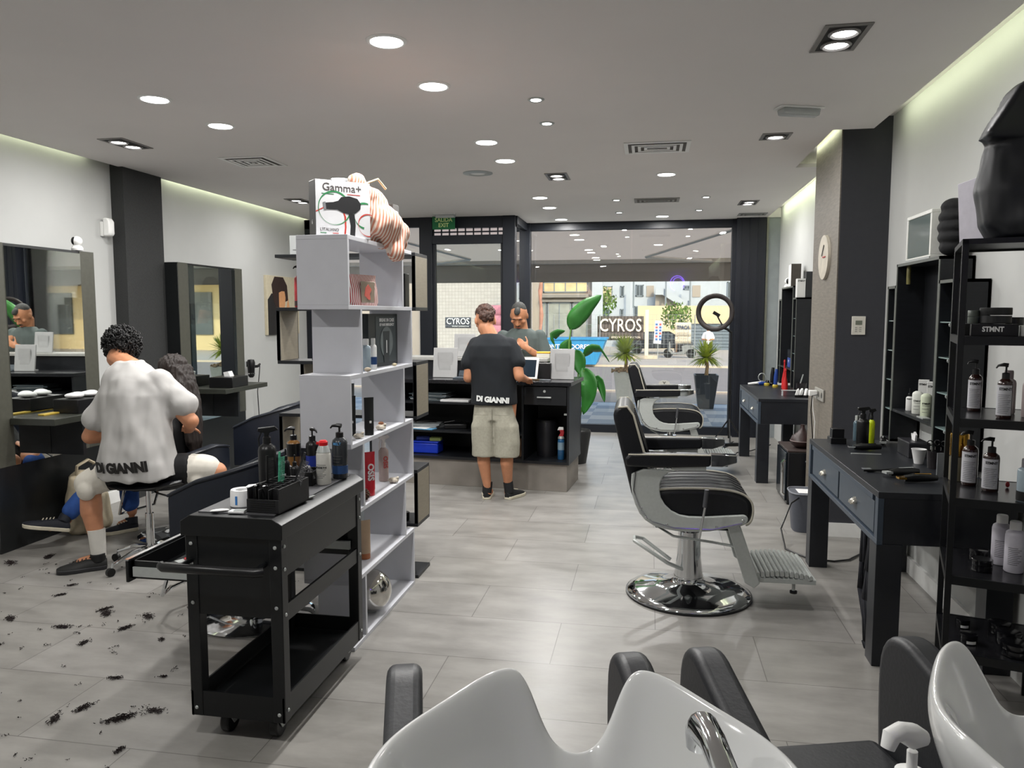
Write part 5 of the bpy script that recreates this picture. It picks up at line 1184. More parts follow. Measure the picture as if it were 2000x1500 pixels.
# loose hair on the floor
b = B(); rnd = random.Random(11)
def clump(x, y, r, n, el=1):
    a0 = rnd.random() * PI
    for i in range(n):
        q = r * rnd.gauss(0, .55); u = r * rnd.gauss(0, .25) / el; a = a0 + rnd.gauss(0, .9)
        cx = x + q * math.cos(a0) - u * math.sin(a0); cy = y + q * math.sin(a0) + u * math.cos(a0); l = r * rnd.uniform(.15, .45)
        pts = [V((cx + l * s_ * math.cos(a + s_ * .4), cy + l * s_ * math.sin(a + s_ * .4), .003 + .006 * rnd.random())) for s_ in (-.5, 0, .5)]
        b.tube(pts, [.001, .0018, .0005], 3)
for x, y, r in ((-3.62, 4.25, .05), (-3.9, 3.9, .05), (-3.35, 3.9, .035), (-3.3, 3.75, .04), (-2.85, 3.55, .06), (-2.6, 3.55, .055), (-2.62, 3.4, .05), (-2.7, 3.2, .04), (-2.3, 2.9, .035), (-2.25, 2.65, .05), (-2.05, 2.6, .07), (-1.95, 2.68, .05), (-2.3, 2.55, .045), (-2.75, 2.7, .05), (-3.1, 3.1, .035), (-3.3, 3.4, .05), (-2.95, 3.35, .05), (-2.9, 3.6, .05), (-2.5, 2.3, .04), (-3.9, 4.35, .06), (-4.05, 4.2, .06), (-3.7, 3.6, .03), (-2.35, 3.3, .03), (-2.1, 2.95, .025), (-1.9, 2.4, .03)):
    clump(x, y, r * .75, int(2600 * r))
clump(-3.62, 4.33, .06, 200)
for i in range(130):
    x = rnd.uniform(-4.1, -1.85); y = rnd.uniform(2.1, 4.3)
    if y > 2.9 and x > -2.0: continue
    clump(x, y, rnd.uniform(.008, .028), rnd.randint(4, 14))
o = b.to('hair_clippings', mat('cut_hair', '1c1110', .8), None, smooth=False)
tag(o, 'loose dark hair clippings scattered over the grey tiles at the lower left', 'hair clippings', kind='stuff')
# ================================================================ SMALL THINGS
LBL = mat('label_white', 'd4d4d2', .6, var=.02)
def ring_at(b, r0, r1, z, n=20): b.lathe([(r0, z), (r1, z)], n=n)
def bottle(lb, loc, r, h, mb, top='pump', mt=None, lab=None, txt=None, rz=0, grp=None, nm='pump_bottle', cat='bottle', lines=0, sq=0):
    mt = mt or BPLAS; t = thing(nm, lb, cat, loc, rz, grp)
    B().lathe([(0, 0), (r * .92, 0), (r, .004), (r, h * .86), (r * .9, h * .93), (r * .45, h), (0, h)], n=26).to('body', mb, t)
    if lab:
        z0, z1, ml = lab; B().lathe([(r, z0 * h), (r + .0007, z0 * h + .0005), (r + .0007, z1 * h - .0005), (r, z1 * h)], n=26).to('paper_label', ml, t)
    if txt:
        s_, z, sz, m_ = txt; text(s_, sz, Matrix.Translation((0, -r - .0012, z * h)) @ frame((0, 0, 0), (1, 0, 0), (0, 0, 1)), m_, t, w=False, ext=.0003, bend=(r, r), bold=sz * .02)
    if lines:
        b = B()
        for k in range(lines):
            z = h * (.2 + .42 * k / lines); R = [[V((r * 1.012 * math.sin(a), -r * 1.012 * math.cos(a), z + dz)) for a in [-.7 + .2 * i for i in range(6 + (k * 7) % 3)]] for dz in (0, .002)]
            b.loft(R, cap=False, close=False)
        b.to('label_print', mat('print_grey', '4a4a4a', .7), t)
    if top == 'pump':
        B().lathe([(r * .5, h - .002), (r * .5, h + .02), (r * .3, h + .022), (0, h + .024)], n=18).to('collar', mt, t)
        p = B().cyl((0, 0, h + .02), (0, 0, h + .045), r * .13).to('pump_stem', mt, t)
        B().tube([(r * .25, 0, h + .05), (-r * .3, 0, h + .052), (-r * 1.0, 0, h + .048), (-r * 1.25, 0, h + .038)], [r * .3, r * .28, r * .15, r * .1], 8).to('pump_head', mt, p)
    elif top == 'spray':
        c_ = B().lathe([(r * .45, h - .002), (r * .45, h + .025), (r * .3, h + .03), (0, h + .03)], n=18).to('collar', mt, t)
        B().prism([(-r * 1.0, h + .05), (-r * .95, h + .065), (r * .9, h + .07), (r * 1.3, h + .055), (r * .3, h + .045), (r * .2, h + .025), (-r * .3, h + .025), (-r * .3, h + .045)], 'y', -.009, .009).to('trigger_head', mt, c_, bev=.003)
        B().tube([(-r * .55, 0, h + .05), (-r * .9, 0, h + .02), (-r * .85, 0, h - .012)], .003, 6).to('trigger', mt, c_)
    elif top == 'cap': B().lathe([(r * .6, h - .002), (r * .6, h + .025), (r * .55, h + .03), (0, h + .03)], n=20).to('cap', mt, t)
    elif top == 'drop': B().lathe([(r * .5, h - .002), (r * .5, h + .015), (r * .2, h + .02), (r * .2, h + .045), (0, h + .048)], n=16).to('dropper', mt, t)
    return t
def jar(lb, loc, r, h, mb, ml=None, grp=None, lab=None, n=30):
    t = thing('product_jar', lb, 'jar', loc, 0, grp)
    B().lathe([(0, 0), (r * .95, 0), (r, .003), (r, h * .5), (0, h * .5)], n=n).to('body', mb, t)
    B().lathe([(0, h * .53), (r * 1.0, h * .53), (r * 1.02, h * .56), (r * 1.02, h * .97), (r * .97, h), (0, h)], n=n).to('lid', ml or mb, t)
    if lab: R = [[V((r * 1.01 * math.sin(a), -r * 1.01 * math.cos(a), z)) for a in [-.6 + .15 * i for i in range(9)]] for z in (h * .1, h * .4)]; B().loft(R, cap=False, close=False).to('paper_label', LBL, t)
    return t
def tube_(lb, loc, r, h, m, rz=0, capm=None, txt=None, grp=None):
    t = thing('squeeze_tube', lb, 'tube', loc, rz, grp); R = []
    for z, a, c in ((.03, r, r), (.035, r, r), (h * .5, r, r * .7), (h * .9, r * 1.05, r * .15), (h, r * 1.08, .0015)): R.append([V((a * math.cos(q), c * math.sin(q), z)) for q in [i * PI / 10 for i in range(20)]])
    B().loft(R).to('tube_body', m, t); B().lathe([(0, 0), (r * .95, 0), (r * .95, .03), (0, .03)], n=20).to('cap', capm or m, t)
    if txt: text(txt[0], txt[2], Matrix.Translation((0, -r * .86, h * txt[1])) @ frame((0, 0, 0), (0, 0, -1) if txt[4] else (1, 0, 0), (1, 0, 0) if txt[4] else (0, 0, 1)), txt[3], t, w=False, ext=.003, bold=.0012)
    return t
def carton(nm, lb, loc, sx, sy, sz, m, rz=0, grp=None, cat='box', face=None):
    t = thing(nm, lb, cat, loc, rz, grp); B().box(-sx / 2, sx / 2, -sy / 2, sy / 2, 0, sz).to('carton', m, t, bev=.0015)
    if face: B().box(-sx / 2 - .0008, -sx / 2, -sy / 2 + .003, sy / 2 - .003, .003, sz - .003).to('side_panel', face, t)
    return t
# ---- on the trolley (mat top at z .873)
TZ = .8735
FB = dict(align='CENTER')
bottle('matt black trigger spray bottle on the trolley behind the comb box', (-1.545, 2.90, TZ), .036, .20, BPLAS, 'spray', nm='spray_bottle', rz=.5)
bottle('black pump bottle with amber lower band at the far end of the trolley', (-1.58, 3.21, TZ), .031, .165, mat('amber_band', '7a5528', .2, coat=.4), 'pump', lab=(.55, .9, mat('smoke_black', '101010', .3)), rz=.4)
bottle('black pump bottle with a blue label between the amber bottle and spray can', (-1.485, 3.2, TZ), .029, .165, BPLAS, 'pump', lab=(.15, .6, mat('royal_label', '1c2f86', .5)), txt=('Da', .72, .018, INKW), rz=2.6)
cn = bottle('white and grey aerosol can with a red cap on the trolley', (-1.375, 3.07, TZ), .031, .15, mat('can_white', 'c9c7c0', .35), None, nm='aerosol_can', cat='spray can', txt=('BLADE ICE', .5, .011, BLK), lines=9)
B().lathe([(.027, .145), (.03, .14), (.024, .158), (.02, .168), (0, .17)], n=22).to('silver_shoulder', SILV, cn); B().lathe([(.019, .167), (.02, .182), (.014, .19), (0, .192)], n=20).to('red_cap', mat('cap_red', 'c2121a', .35), cn); B().box(-.03, -.01, -.006, .006, .172, .182).to('nozzle', mat('cap_red', 'c2121a', .35), cn)
bottle('dark grey pump bottle with blue band lettering at the right edge of the trolley', (-1.355, 3.2, TZ), .034, .185, mat('smoke_grey_bottle', '2a2d31', .25), 'pump', lab=(.12, .32, mat('label_blue', '20406e', .5)), txt=('MELT', .85, .016, mat('print_cyan', '4f8fc4', .5)), lines=6)
t = thing('comb_holder', 'black perforated box with combs standing on the near end of the trolley', 'box', (-1.385, 2.68, TZ), -.05)
b = B()
for a in ((-.065, -.06, -.11, .11, 0, .09), (.06, .065, -.11, .11, 0, .09), (-.065, .065, -.115, -.11, 0, .05), (-.065, .065, .11, .115, 0, .09), (-.065, .065, -.115, .115, 0, .004), (-.02, -.017, -.11, .11, .02, .085), (.02, .023, -.11, .11, .02, .085)): b.box(*a)
for k in range(6): b.box(-.06, .06, -.08 + k * .035, -.078 + k * .035, .02, .085)
b.to('box_body', mat('comb_box_black', '18181a', .5, var=.3, scale=160), t)
for k in range(5): B().box(-.05, .05, -.117, -.115, .012 + k * .008, .015 + k * .008).to('slot_row', mat('slot_black', '050505', .8), t)
def cmb(lb, loc, R, m, L=.16):
    t = thing('hair_comb', lb, 'comb', loc, 0, 'combs in the black holder'); b = B(); b.box(-.016, -.008, -.0015, .0015, 0, L, None); 
    for k in range(22): b.box(-.008, .014, -.001, .001, .03 + k * .0055, .0325 + k * .0055)
    b.to('comb_teeth', m, t); t.rotation_euler = R; return t
cmb('dark grey comb leaning out of the right side of the comb holder', (-1.345, 2.72, TZ + .03), (.1, .35, .3), mat('comb_grey', '2b2c2e', .4), .18)
cmb('green marbled comb standing in the comb holder', (-1.4, 2.73, TZ + .03), (0, .05, 1.2), mat('comb_green', '4fae8b', .4, var=.4, scale=60), .17)
cmb('black comb with white lettering standing in the comb holder', (-1.43, 2.70, TZ + .03), (0, .02, .9), BPLAS, .16)
for i, (x, y) in enumerate(((-1.40, 2.60), (-1.42, 2.62), (-1.385, 2.59), (-1.43, 2.59))):
    t = thing('hair_clip', 'black sectioning clip in the front of the comb holder', 'hair clip', (x, y, TZ + .05), i * .7, 'black clips in the front of the comb holder')
    B().tube([(0, 0, -.04), (.004, 0, .02), (.014, 0, .045)], [.006, .005, .007], 6).to('clip_arm', BPLAS, t); B().tube([(0, 0, -.04), (-.008, 0, .02), (-.016, 0, .05)], [.006, .005, .006], 6).to('clip_arm', BPLAS, t)
t = thing('clip_tray', 'black open tray full of hair clips on the far half of the trolley', 'tray', (-1.46, 3.07, TZ), .12)
b = B()
for a in ((-.08, .05, -.06, -.055, 0, .06), (-.08, .05, .055, .06, 0, .06), (-.08, -.075, -.06, .06, 0, .06), (.045, .05, -.06, .06, 0, .06), (-.08, .05, -.06, .06, 0, .004)): b.box(*a)
b.to('tray_body', BPLAS, t, bev=.001)
rnd = random.Random(2)
for k in range(9):
    x = -1.53 + (k % 5) * .028; y = 3.04 + (k // 5) * .04
    c = thing('hair_clip', 'black metal hair clip piled in the clip tray', 'hair clip', (x, y, TZ + .03), rnd.random() * 3, 'metal hair clips piled in the clip tray')
    B().tube([(-.025, 0, .0), (0, 0, .034), (.022, .005, .04)], [.006, .009, .005], 6, flat=.6).to('clip_body', mat('clip_metal', '3a3a3c', .3, .6), c)
jar('flat black jar between the comb holder and the clip tray', (-1.40, 2.87, TZ), .036, .045, BPLAS)
for x, y, lb in ((-1.50, 2.97, 'slim black bottle with white side lettering behind the spray bottle'), (-1.45, 2.95, 'short black bottle with a pale label beside the comb holder')):
    bottle(lb, (x, y, TZ), .017, .12 if x < -1.48 else .10, BPLAS, 'drop', lab=(.3, .6, LBL) if x > -1.48 else None, lines=0, txt=('IIIIII', .5, .012, INKW) if x < -1.48 else None)
t = thing('neck_strip_roll', 'white paper neck strip roll on the near left of the trolley', 'paper roll', (-1.525, 2.66, TZ), 0)
B().lathe([(.024, .0), (.042, 0), (.045, .004), (.043, .06), (.041, .064), (.024, .062), (.022, .03)], n=32).to('roll', PAPER, t); B().box(-.004, .004, -.0455, -.044, .012, .045).to('blue_mark', mat('tape_blue', '2f74b8', .6), t)
B().loft([[V((.0, .02, .066)), V((.05, .03, .068)), V((.07, .01, .06))], [V((.0, .05, .07)), V((.05, .06, .075)), V((.075, .03, .064))]], cap=False, close=False).to('loose_end', PAPER, t)
t = thing('blade_pack', 'small white and silver blade pack near the left edge of the trolley', 'blade pack', (-1.49, 2.565, TZ), .1); B().box(-.03, .03, -.018, .018, 0, .006).to('card', PAPER, t); B().box(-.012, .03, -.012, .012, .006, .009).to('silver_clip', SILV, t)
t = thing('hair_clip', 'small white clip lying at the front left corner of the trolley', 'hair clip', (-1.56, 2.56, TZ), .5); B().ell((0, 0, .005), (.035, .012, .005), n=12, m=6).to('clip_body', WPLAS, t)
t = thing('steel_strip', 'shiny white strip on the near right edge of the trolley', 'strip', (-1.325, 2.83, TZ), 1.4); B().box(-.025, .025, -.006, .006, 0, .003).to('strip', SILV, t)
# in the open drawer
DZ = .549 * 1.07 + .001
t = thing('hair_clipper', 'red hair clipper lying in the open trolley drawer', 'clipper', (-1.77, 2.80, DZ + .03), 1.0)
B().tube([(-.09, 0, .0), (-.03, 0, .014), (.05, 0, .018), (.09, 0, .03)], [.016, .024, .022, .014], 10, flat=.7).to('body', mat('clipper_red', 'b4121c', .25, coat=.5), t); B().box(-.125, -.09, -.02, .02, -.008, .004).to('blade', SILV, t); B().tube([(.0, -.001, .033), (.05, -.001, .036)], .008, 6, flat=.4).to('black_inlay', BPLAS, t)
t = thing('hair_clip', 'magenta plastic clip in the open trolley drawer', 'hair clip', (-1.70, 2.67, DZ + .005), .5); B().tube([(-.04, 0, .005), (0, 0, .018), (.04, 0, .01)], [.004, .011, .004], 8).to('clip_body', mat('magenta', 'b534c8', .3), t)
t = thing('drawer_tool', 'white rod lying in the open trolley drawer', 'tool', (-1.82, 2.68, DZ), 1.0); B().tube([(-.08, 0, .006), (.08, 0, .006)], .005, 6).to('rod', WPLAS, t)
# ---- on the white zigzag shelf
BZ = 1.966
gx = thing('hairdryer_box', 'white hairdryer carton on top of the white zigzag shelf', 'box', (-1.475, 3.545, BZ), math.radians(43))
B().box(-.135, .135, -.045, .045, 0, .265).to('carton', mat('carton_white', 'd2d2d4', .45, var=.02), gx, bev=.0015); B().box(-.1365, -.1352, -.043, .043, .002, .262).to('dark_side', mat('carton_dark', '3a3735', .5, var=.08), gx)
FX = lambda x, z: (x, -.0458, z)
def fc(nm, pts, m, d=.0004): return B().prism(pts, 'y', -.0455 - d, -.0452).to(nm, m, gx, smooth=False)
def arc(nm, cx, cz, r, w_, a0, a1, m, d):
    n = 36; o_ = [(cx + (r + w_ * (.6 + .4 * math.sin(i * .2))) * math.cos(a0 + (a1 - a0) * i / n), cz + (r + w_ * (.6 + .4 * math.sin(i * .2))) * math.sin(a0 + (a1 - a0) * i / n)) for i in range(n + 1)]
    i_ = [(cx + r * math.cos(a0 + (a1 - a0) * i / n), cz + r * math.sin(a0 + (a1 - a0) * i / n)) for i in range(n, -1, -1)]
    b = B(); A = [b._v((x, -.0455 - d, z)) for x, z in o_]; C = [b._v((x, -.0455 - d, z)) for x, z in i_[::-1]]
    for k in range(n): b._f([A[k], A[k + 1], C[k + 1], C[k]])
    return b.to(nm, m, gx, smooth=False)
GRN = mat('print_green', '2f7d4c', .5); RED = mat('print_red', 'b8382e', .5)
arc('green_ring', -.045, .135, .075, .008, 0, 2 * PI, GRN, .0005); arc('green_ring', .11, .11, .055, .01, 1.3, 4.6, GRN, .0005); arc('red_ring', .125, .065, .05, .006, 1.2, 4.9, RED, .0007)
fc('red_stroke', [(-.135, .118), (-.09, .142), (-.088, .138), (-.135, .113)], RED); fc('red_stroke', [(.0, .13), (.012, .1), (.014, .05), (.008, 0), (.0, 0), (.006, .05), (.004, .1), (-.006, .128)], RED)
DB = mat('print_dryer', '232325', .5)
fc('dryer_picture', [(-.095, .158), (-.05, .164), (-.025, .172), (-.01, .19), (.03, .197), (.07, .188), (.088, .165), (.085, .14), (.06, .118), (.03, .112), (.0, .116), (-.03, .13), (-.09, .128)], DB, .0009)
fc('dryer_handle_picture', [(.025, .115), (.055, .115), (.06, .06), (.055, .0), (.03, .0), (.035, .06)], DB, .0009); fc('dryer_nozzle_picture', [(-.1, .16), (-.088, .164), (-.084, .126), (-.096, .124)], mat('print_grey2', '77787a', .5), .0011)
text('Gamma+', .05, Matrix.Translation(FX(-.005, .232)) @ frame((0, 0, 0), (1, 0, 0), (0, 0, 1)), mat('print_darkgrey', '4a4545', .6), gx, w=False, ext=.0003, bold=.0003, wid=.19)
text("L'ITALIANO", .02, Matrix.Translation(FX(-.07, .035)) @ frame((0, 0, 0), (1, 0, 0), (0, 0, 1)), mat('print_darkgrey', '4a4545', .6), gx, w=False, ext=.0003, wid=.09)
fc('green_line', [(-.105, .2), (-.045, .2), (-.045, .203), (-.105, .203)], GRN); fc('red_line', [(.02, .203), (.085, .203), (.085, .206), (.02, .206)], RED); fc('green_line', [(-.115, .018), (-.085, .018), (-.085, .021), (-.115, .021)], GRN); fc('red_line', [(-.055, .018), (-.025, .018), (-.025, .021), (-.055, .021)], RED)
text('6', .03, Matrix.Translation((-.1373, 0, .07)) @ frame((0, 0, 0), (0, -1, 0), (0, 0, 1)), INKW, gx, w=False, ext=.0003)
STR = stripes('orange_stripes', 'd9cbbd', 'b5765f', 19, 1, rot=(.25, 0, .785))
t = thing('striped_bag', 'orange and cream striped cloth bag slumped beside the hairdryer carton', 'bag', (-1.42, 3.85, BZ))
b = B(); b.ell((-1.43, 3.83, 2.10), (.10, .19, .14), rot('X', -12)); b.ell((-1.36, 3.86, 2.05), (.09, .17, .10), rot('X', -18)); b.cap((-1.40, 3.72, 2.20), (-1.42, 3.62, 2.25), .05, .035); b.cap((-1.32, 3.9, 2.02), (-1.30, 3.86, 1.93), .07, .05); b.cap((-1.34, 4.0, 2.02), (-1.32, 3.98, 1.98), .06, .04)
remesh(b, 'cloth', STR, t, .008, 3, wrinkle(.022, 13, 7)); B().tube([(-1.40, 3.70, 2.25), (-1.36, 3.76, 2.28), (-1.34, 3.82, 2.24)], .006, 6).to('drawstring', mat('cord_cream', 'd9c8a4', .8), t, w=True)
t = carton('dryer_carton', 'dark brown carton standing behind the striped bag', (-1.46, 4.14, BZ), .13, .1, .24, mat('carton_dark', '3a3735', .5)); text('GAMMA+', .02, Matrix.Translation((.0655, -.0, .2)) @ frame((0, 0, 0), (0, 1, 0), (0, 0, 1)), INKW, t, w=False, ext=.0003)
t = carton('dryer_carton', 'white carton corner with red and green arcs behind the left of the big hairdryer box', (-1.575, 3.75, BZ), .06, .12, .15, mat('carton_white', 'd2d2d4', .45)); B().box(-.031, .03, -.061, -.06, .06, .066).to('red_line', RED, t); B().box(-.031, .03, -.061, -.06, .02, .026).to('green_line', GRN, t)
t = thing('striped_pouch', 'red striped pouch with a clear window in the top tier of the white shelf', 'pouch', (-1.43, 3.70, 1.646), 1.25)
b = B(); R = []
for z, a, c in ((0, .11, .03), (.02, .12, .035), (.08, .115, .032), (.13, .105, .015), (.155, .11, .004)): R.append([V((a * math.cos(q), c * math.sin(q), z)) for q in [i * PI / 12 for i in range(24)]])
b.loft(R).to('pouch_body', stripes('red_stripes', 'e0d6d0', 'b0403c', 28, 0, wide=.6), t); B().prism([(-.05, .015), (.05, .015), (.055, .12), (-.055, .12)], 'y', -.038, -.034).to('clear_window', mat('window_beige', '8f8272', .3), t, bev=.002)
B().prism([(-.03, .05), (-.02, .09), (.0, .105), (.025, .08), (.01, .06), (.015, .03), (.0, .03)], 'y', -.041, -.038).to('pink_dryer', mat('salmon', 'cf6a5e', .4), t)
t = thing('display_box', 'black display box with grey hair tube picture in the fifth tier of the white shelf', 'box', (-1.47, 4.03, 1.321), 1.5)
B().box(-.19, .2, -.03, .03, 0, .285).to('box', mat('display_dark', '1d2325', .4), t, bev=.002)
B().box(-.1, .17, -.0315, -.03, .02, .27).to('grey_panel', mat('panel_grey', '3b4446', .45), t); B().lathe([(0, 0), (.085, 0), (.085, .001), (0, .001)], (.04, -.0325, .13), 30, rot('X', 90)).to('grey_disc', mat('disc_grey', '6c7476', .5), t)
B().prism([(.0, .02), (.07, .02), (.078, .19), (-.008, .19)], 'y', -.0345, -.0335).to('tube_picture', mat('tube_pic', '2c3234', .4), t); B().box(.03, .04, -.0355, -.0345, .07, .14).to('tube_mark', INKW, t)
text('BREAK IN CASE', .026, Matrix.Translation((.045, -.033, .25)) @ frame((0, 0, 0), (1, 0, 0), (0, 0, 1)), INKW, t, w=False, ext=.0003, bold=.0006, wid=.2); text('OF HAIR EMERGENCY', .02, Matrix.Translation((.045, -.033, .225)) @ frame((0, 0, 0), (1, 0, 0), (0, 0, 1)), INKW, t, w=False, ext=.0003, bold=.0006, wid=.2)
PB = mat('pale_blue_bottle', 'a9bac4', .2, var=.05, trans=.2)
bottle('pale blue spray bottle standing at the front of the fifth tier', (-1.40, 3.66, 1.321), .024, .13, PB, 'cap', WPLAS, nm='spray_bottle', grp='pale bottles in the fifth tier')
bottle('white and blue slim bottle beside the pale spray bottle', (-1.395, 3.75, 1.321), .018, .13, WPLAS, 'cap', WPLAS, lab=(.2, .5, mat('label_blue', '20406e', .5)), nm='spray_bottle')
bottle('white spray bottle behind the pale blue bottle', (-1.47, 3.66, 1.321), .022, .15, WPLAS, 'cap', WPLAS, nm='spray_bottle')
def pebble(lb, p, r, m, k='shell'):
    t = thing('sea_shell' if k == 'shell' else 'pebble', lb, k, p)
    if k == 'shell':
        b = B(); b.ell((0, 0, r * .45), (r, r * .7, r * .45), n=16, m=8)
        for i in range(5): b.cap((r * (.2 + i * .15), 0, r * (.5 + .1 * i)), (r * (.3 + i * .15), 0, r * (.6 + .06 * i)), r * .3, r * .12, 8)
        remesh(b, 'shell_body', m, t, max(.003, r * .12), 1, lambda co: r * .12 * noise.noise(co * 90), w=False)
    else: B().ell((0, 0, r * .6), (r, r * .8, r * .6), n=14, m=8).to('stone', m, t)
SHM = mat('shell_white', 'c9c0b0', .7, var=.25, scale=60)
pebble('small beige pebble at the front edge of the fifth tier', (-1.37, 3.60, 1.321), .018, mat('pebble_beige', 'a79a86', .8), 'pebble'); pebble('flat cream pebble in front of the black display box', (-1.375, 4.02, 1.321), .014, mat('pebble_cream', 'cdbf9f', .8), 'pebble')
MB_ = mat('matt_black_tube', '17191a', .4)
for x, y, z_, lb in ((-1.47, 3.62, .2, 'taller matt black hair product tube at the left of the fourth tier'), (-1.39, 3.66, .19, 'black hair product tube to the right in the fourth tier'), (-1.44, 3.50, .185, 'black product tube half hidden at the near end of the fourth tier')):
    tube_(lb, (x, y, .996), .024, z_, MB_, .7, MB_, ('III', .35, .012, INKW, False))
tube_('dark grey product tube leaning behind the black ones in the fourth tier', (-1.53, 3.75, .996), .026, .25, mat('grey_tube', '55585a', .4), .7, MB_)
pebble('white spiral sea shell at the near corner of the fourth tier', (-1.40, 3.54, .996), .028, SHM); pebble('striped cone sea shell in the middle of the fourth tier', (-1.39, 3.83, .996), .03, SHM); pebble('small orange shell at the back of the fourth tier', (-1.45, 4.0, .996), .016, mat('shell_orange', 'b07856', .7), 'pebble')
tube_('bright red hair gel tube with white lettering in the third tier', (-1.42, 3.72, .671), .033, .225, mat('tube_red', 'c2182a', .35, coat=.3), .75, None, ('OSIS', .55, .045, INKW, True))
ob = bottle('clear pinkish spray bottle with red lettering in the third tier', (-1.46, 4.06, .671), .028, .19, mat('pale_pink_plastic', 'c4b0aa', .2, trans=.3), 'spray', mat('clear_top', 'd6d0cc', .2), nm='spray_bottle', rz=.7); text('OSIS', .035, Matrix.Translation((0, -.029, .11)) @ frame((0, 0, 0), (0, 0, -1), (1, 0, 0)), mat('letter_red', 'b03a3a', .6), ob, w=False, ext=.0003, bold=.001)
pebble('knobbly cream sea shell at the edge of the third tier', (-1.39, 4.02, .671), .032, SHM); t = thing('pine_cone', 'brown pine cone beside the red tube in the third tier', 'pine cone', (-1.40, 3.60, .671)); b = B()
for k in range(7):
    for j in range(8): a = j * PI / 4 + k * .4; r_ = .024 * math.sin(.5 + k * .37); b.ell((r_ * math.cos(a), r_ * math.sin(a), .008 + k * .008), (.009, .009, .004), n=6, m=4)
b.to('cone_scales', mat('cone_brown', '4a3324', .9), t)
tube_('beige cream tube with an orange cap in the second tier', (-1.44, 3.70, .341), .03, .2, mat('tube_beige', 'b39a80', .4), .7, mat('cap_orange', 'a5633a', .4), None)
t = thing('mirror_ball', 'large polished silver ball on the bottom board of the white shelf', 'ball', (-1.45, 3.80, .021)); B().ell((0, 0, .112), (.112, .112, .112), n=48, m=28).to('sphere', mat('brushed_chrome', 'c9c6c0', .1, 1, var=.03), t, ang=180); B().lathe([(.0, 0), (.03, 0), (.028, .004), (0, .004)], n=20).to('foot_ring', SILV, t)
# ---- on and in the black shelf
bottle('red pump bottle with black pump standing left of the white shelf', (-2.13, 4.47, 1.646), .035, .2, mat('bottle_red', 'a8343a', .35), 'pump', lab=(.05, .2, mat('label_dark', '3a2426', .5)), rz=0)
t = carton('picture_box', 'dark navy box in the open tier of the black shelf', (-1.93, 4.5, 1.321), .24, .12, .16, mat('navy_card', '141c2c', .4)); B().box(-.1, .1, -.061, -.06, .02, .14).to('front_panel', mat('navy_panel', '1b2840', .3), t)
t = thing('acrylic_sign', 'small clear acrylic card with grey print on top of the black shelf', 'sign', (-2.14, 4.47, 1.966)); B().box(-.05, .05, -.004, .004, 0, .12).to('acrylic', mat('acrylic', 'cfd2d2', .15, var=0, trans=.3), t); B().box(-.03, .03, -.005, -.004, .03, .035).to('print_line', mat('print_grey2', '77787a', .5), t)
carton('shampoo_carton', 'black carton with small white print in the upper tier of the black shelf', (-1.49, 4.48, 1.646), .09, .08, .2, BPLAS, face=None)
jar('small dark jar under the white shelf end in the lower tier of the black shelf', (-1.47, 4.45, .341), .03, .05, BPLAS)
bottle('dark tall bottle in the fourth tier of the black shelf', (-1.50, 4.46, .996), .03, .2, mat('violet_black', '241f2e', .3), 'cap')
# ---- on the reception counter
PG = mat('grey_acrylic', 'a3a3a3', .35, var=.03)
def easel(lb, x, y, z, w, h, rz):
    t = thing('counter_panel', lb, 'sign panel', (x, y, z), rz, 'grey display panels on the counter'); B().box(-w / 2, w / 2, -.008, .008, 0, h, rot('X', -8)).to('panel', PG, t, bev=.003); b = B()
    b.loft([[V((-w * .3, -.012, .03)), V((w * .3, -.012, .03)), V((w * .3, -.01, h * .85)), V((-w * .3, -.01, h * .85))], [V((-w * .2, -.022, .1)), V((w * .2, -.022, .1)), V((w * .2, .004, h * .7)), V((-w * .2, .004, h * .7))]]); b.to('raised_centre', PG, t)
    B().box(-w * .2, w * .2, 0, .12, 0, .012).to('foot', PG, t)
easel('grey tilted display panel at the left end of the counter', -1.93, 7.14, 1.0, .24, .285, -.05)
easel('grey display panel on the raised ledge left of the man in black', -1.83, 7.52, 1.18, .22, .23, -.05)
easel('grey display panel at the right end of the counter in front of the plant', -.80, 7.12, 1.0, .23, .285, -.08)
t = thing('tablet', 'white framed tablet on a stand in front of the man in black', 'tablet', (-1.10, 6.98, 1.0), -.25); B().box(-.14, .1, -.006, .006, .01, .21, rot('X', -15)).to('frame', WPLAS, t, bev=.004); B().box(-.12, .08, -.0075, -.0055, .03, .19, rot('X', -15)).to('screen', mat('tablet_screen', '26303a', .1, var=0), t); B().prism([(-.02, 0), (.09, 0), (.05, .12)], 'x', -.05, .03).to('stand', WPLAS, t)
t = thing('card_terminal_box', 'black box on the counter between the tablet and the right panel', 'box', (-.99, 7.14, 1.0), -.085); B().box(-.1, .09, -.06, .06, 0, .15).to('box', mat('matte_black_box', '08080a', .5), t, bev=.003)
for i, (x, y, m_, lb) in enumerate(((-1.05, 7.0, mat('pencil_tan', 'a88a5e', .6), 'tan pencil lying in front of the black box'), (-.95, 7.0, mat('pen_silver', '9aa0a6', .3, .5), 'silver pen lying in front of the black box'))):
    t = thing('pen', lb, 'pen', (x, y, 1.005), .1 - i * .2); B().cyl((-.06, 0, 0), (.06, 0, 0), .004, n=8).to('barrel', m_, t); B().cyl((.06, 0, 0), (.068, 0, 0), .004, .001, 8).to('tip', BLK, t)
t = thing('woven_basket', 'small yellow and white woven basket on the raised ledge', 'basket', (-1.02, 7.46, 1.18), -.085); B().box(-.065, .065, -.04, .04, 0, .045).to('white_weave', stripes('weave', 'e8e4d8', '3c3a34', 40, 2, wide=.75), t, bev=.004); B().box(-.066, .066, -.041, .041, .045, .062).to('yellow_band', mat('basket_yellow', 'd9a93a', .6), t, bev=.004)
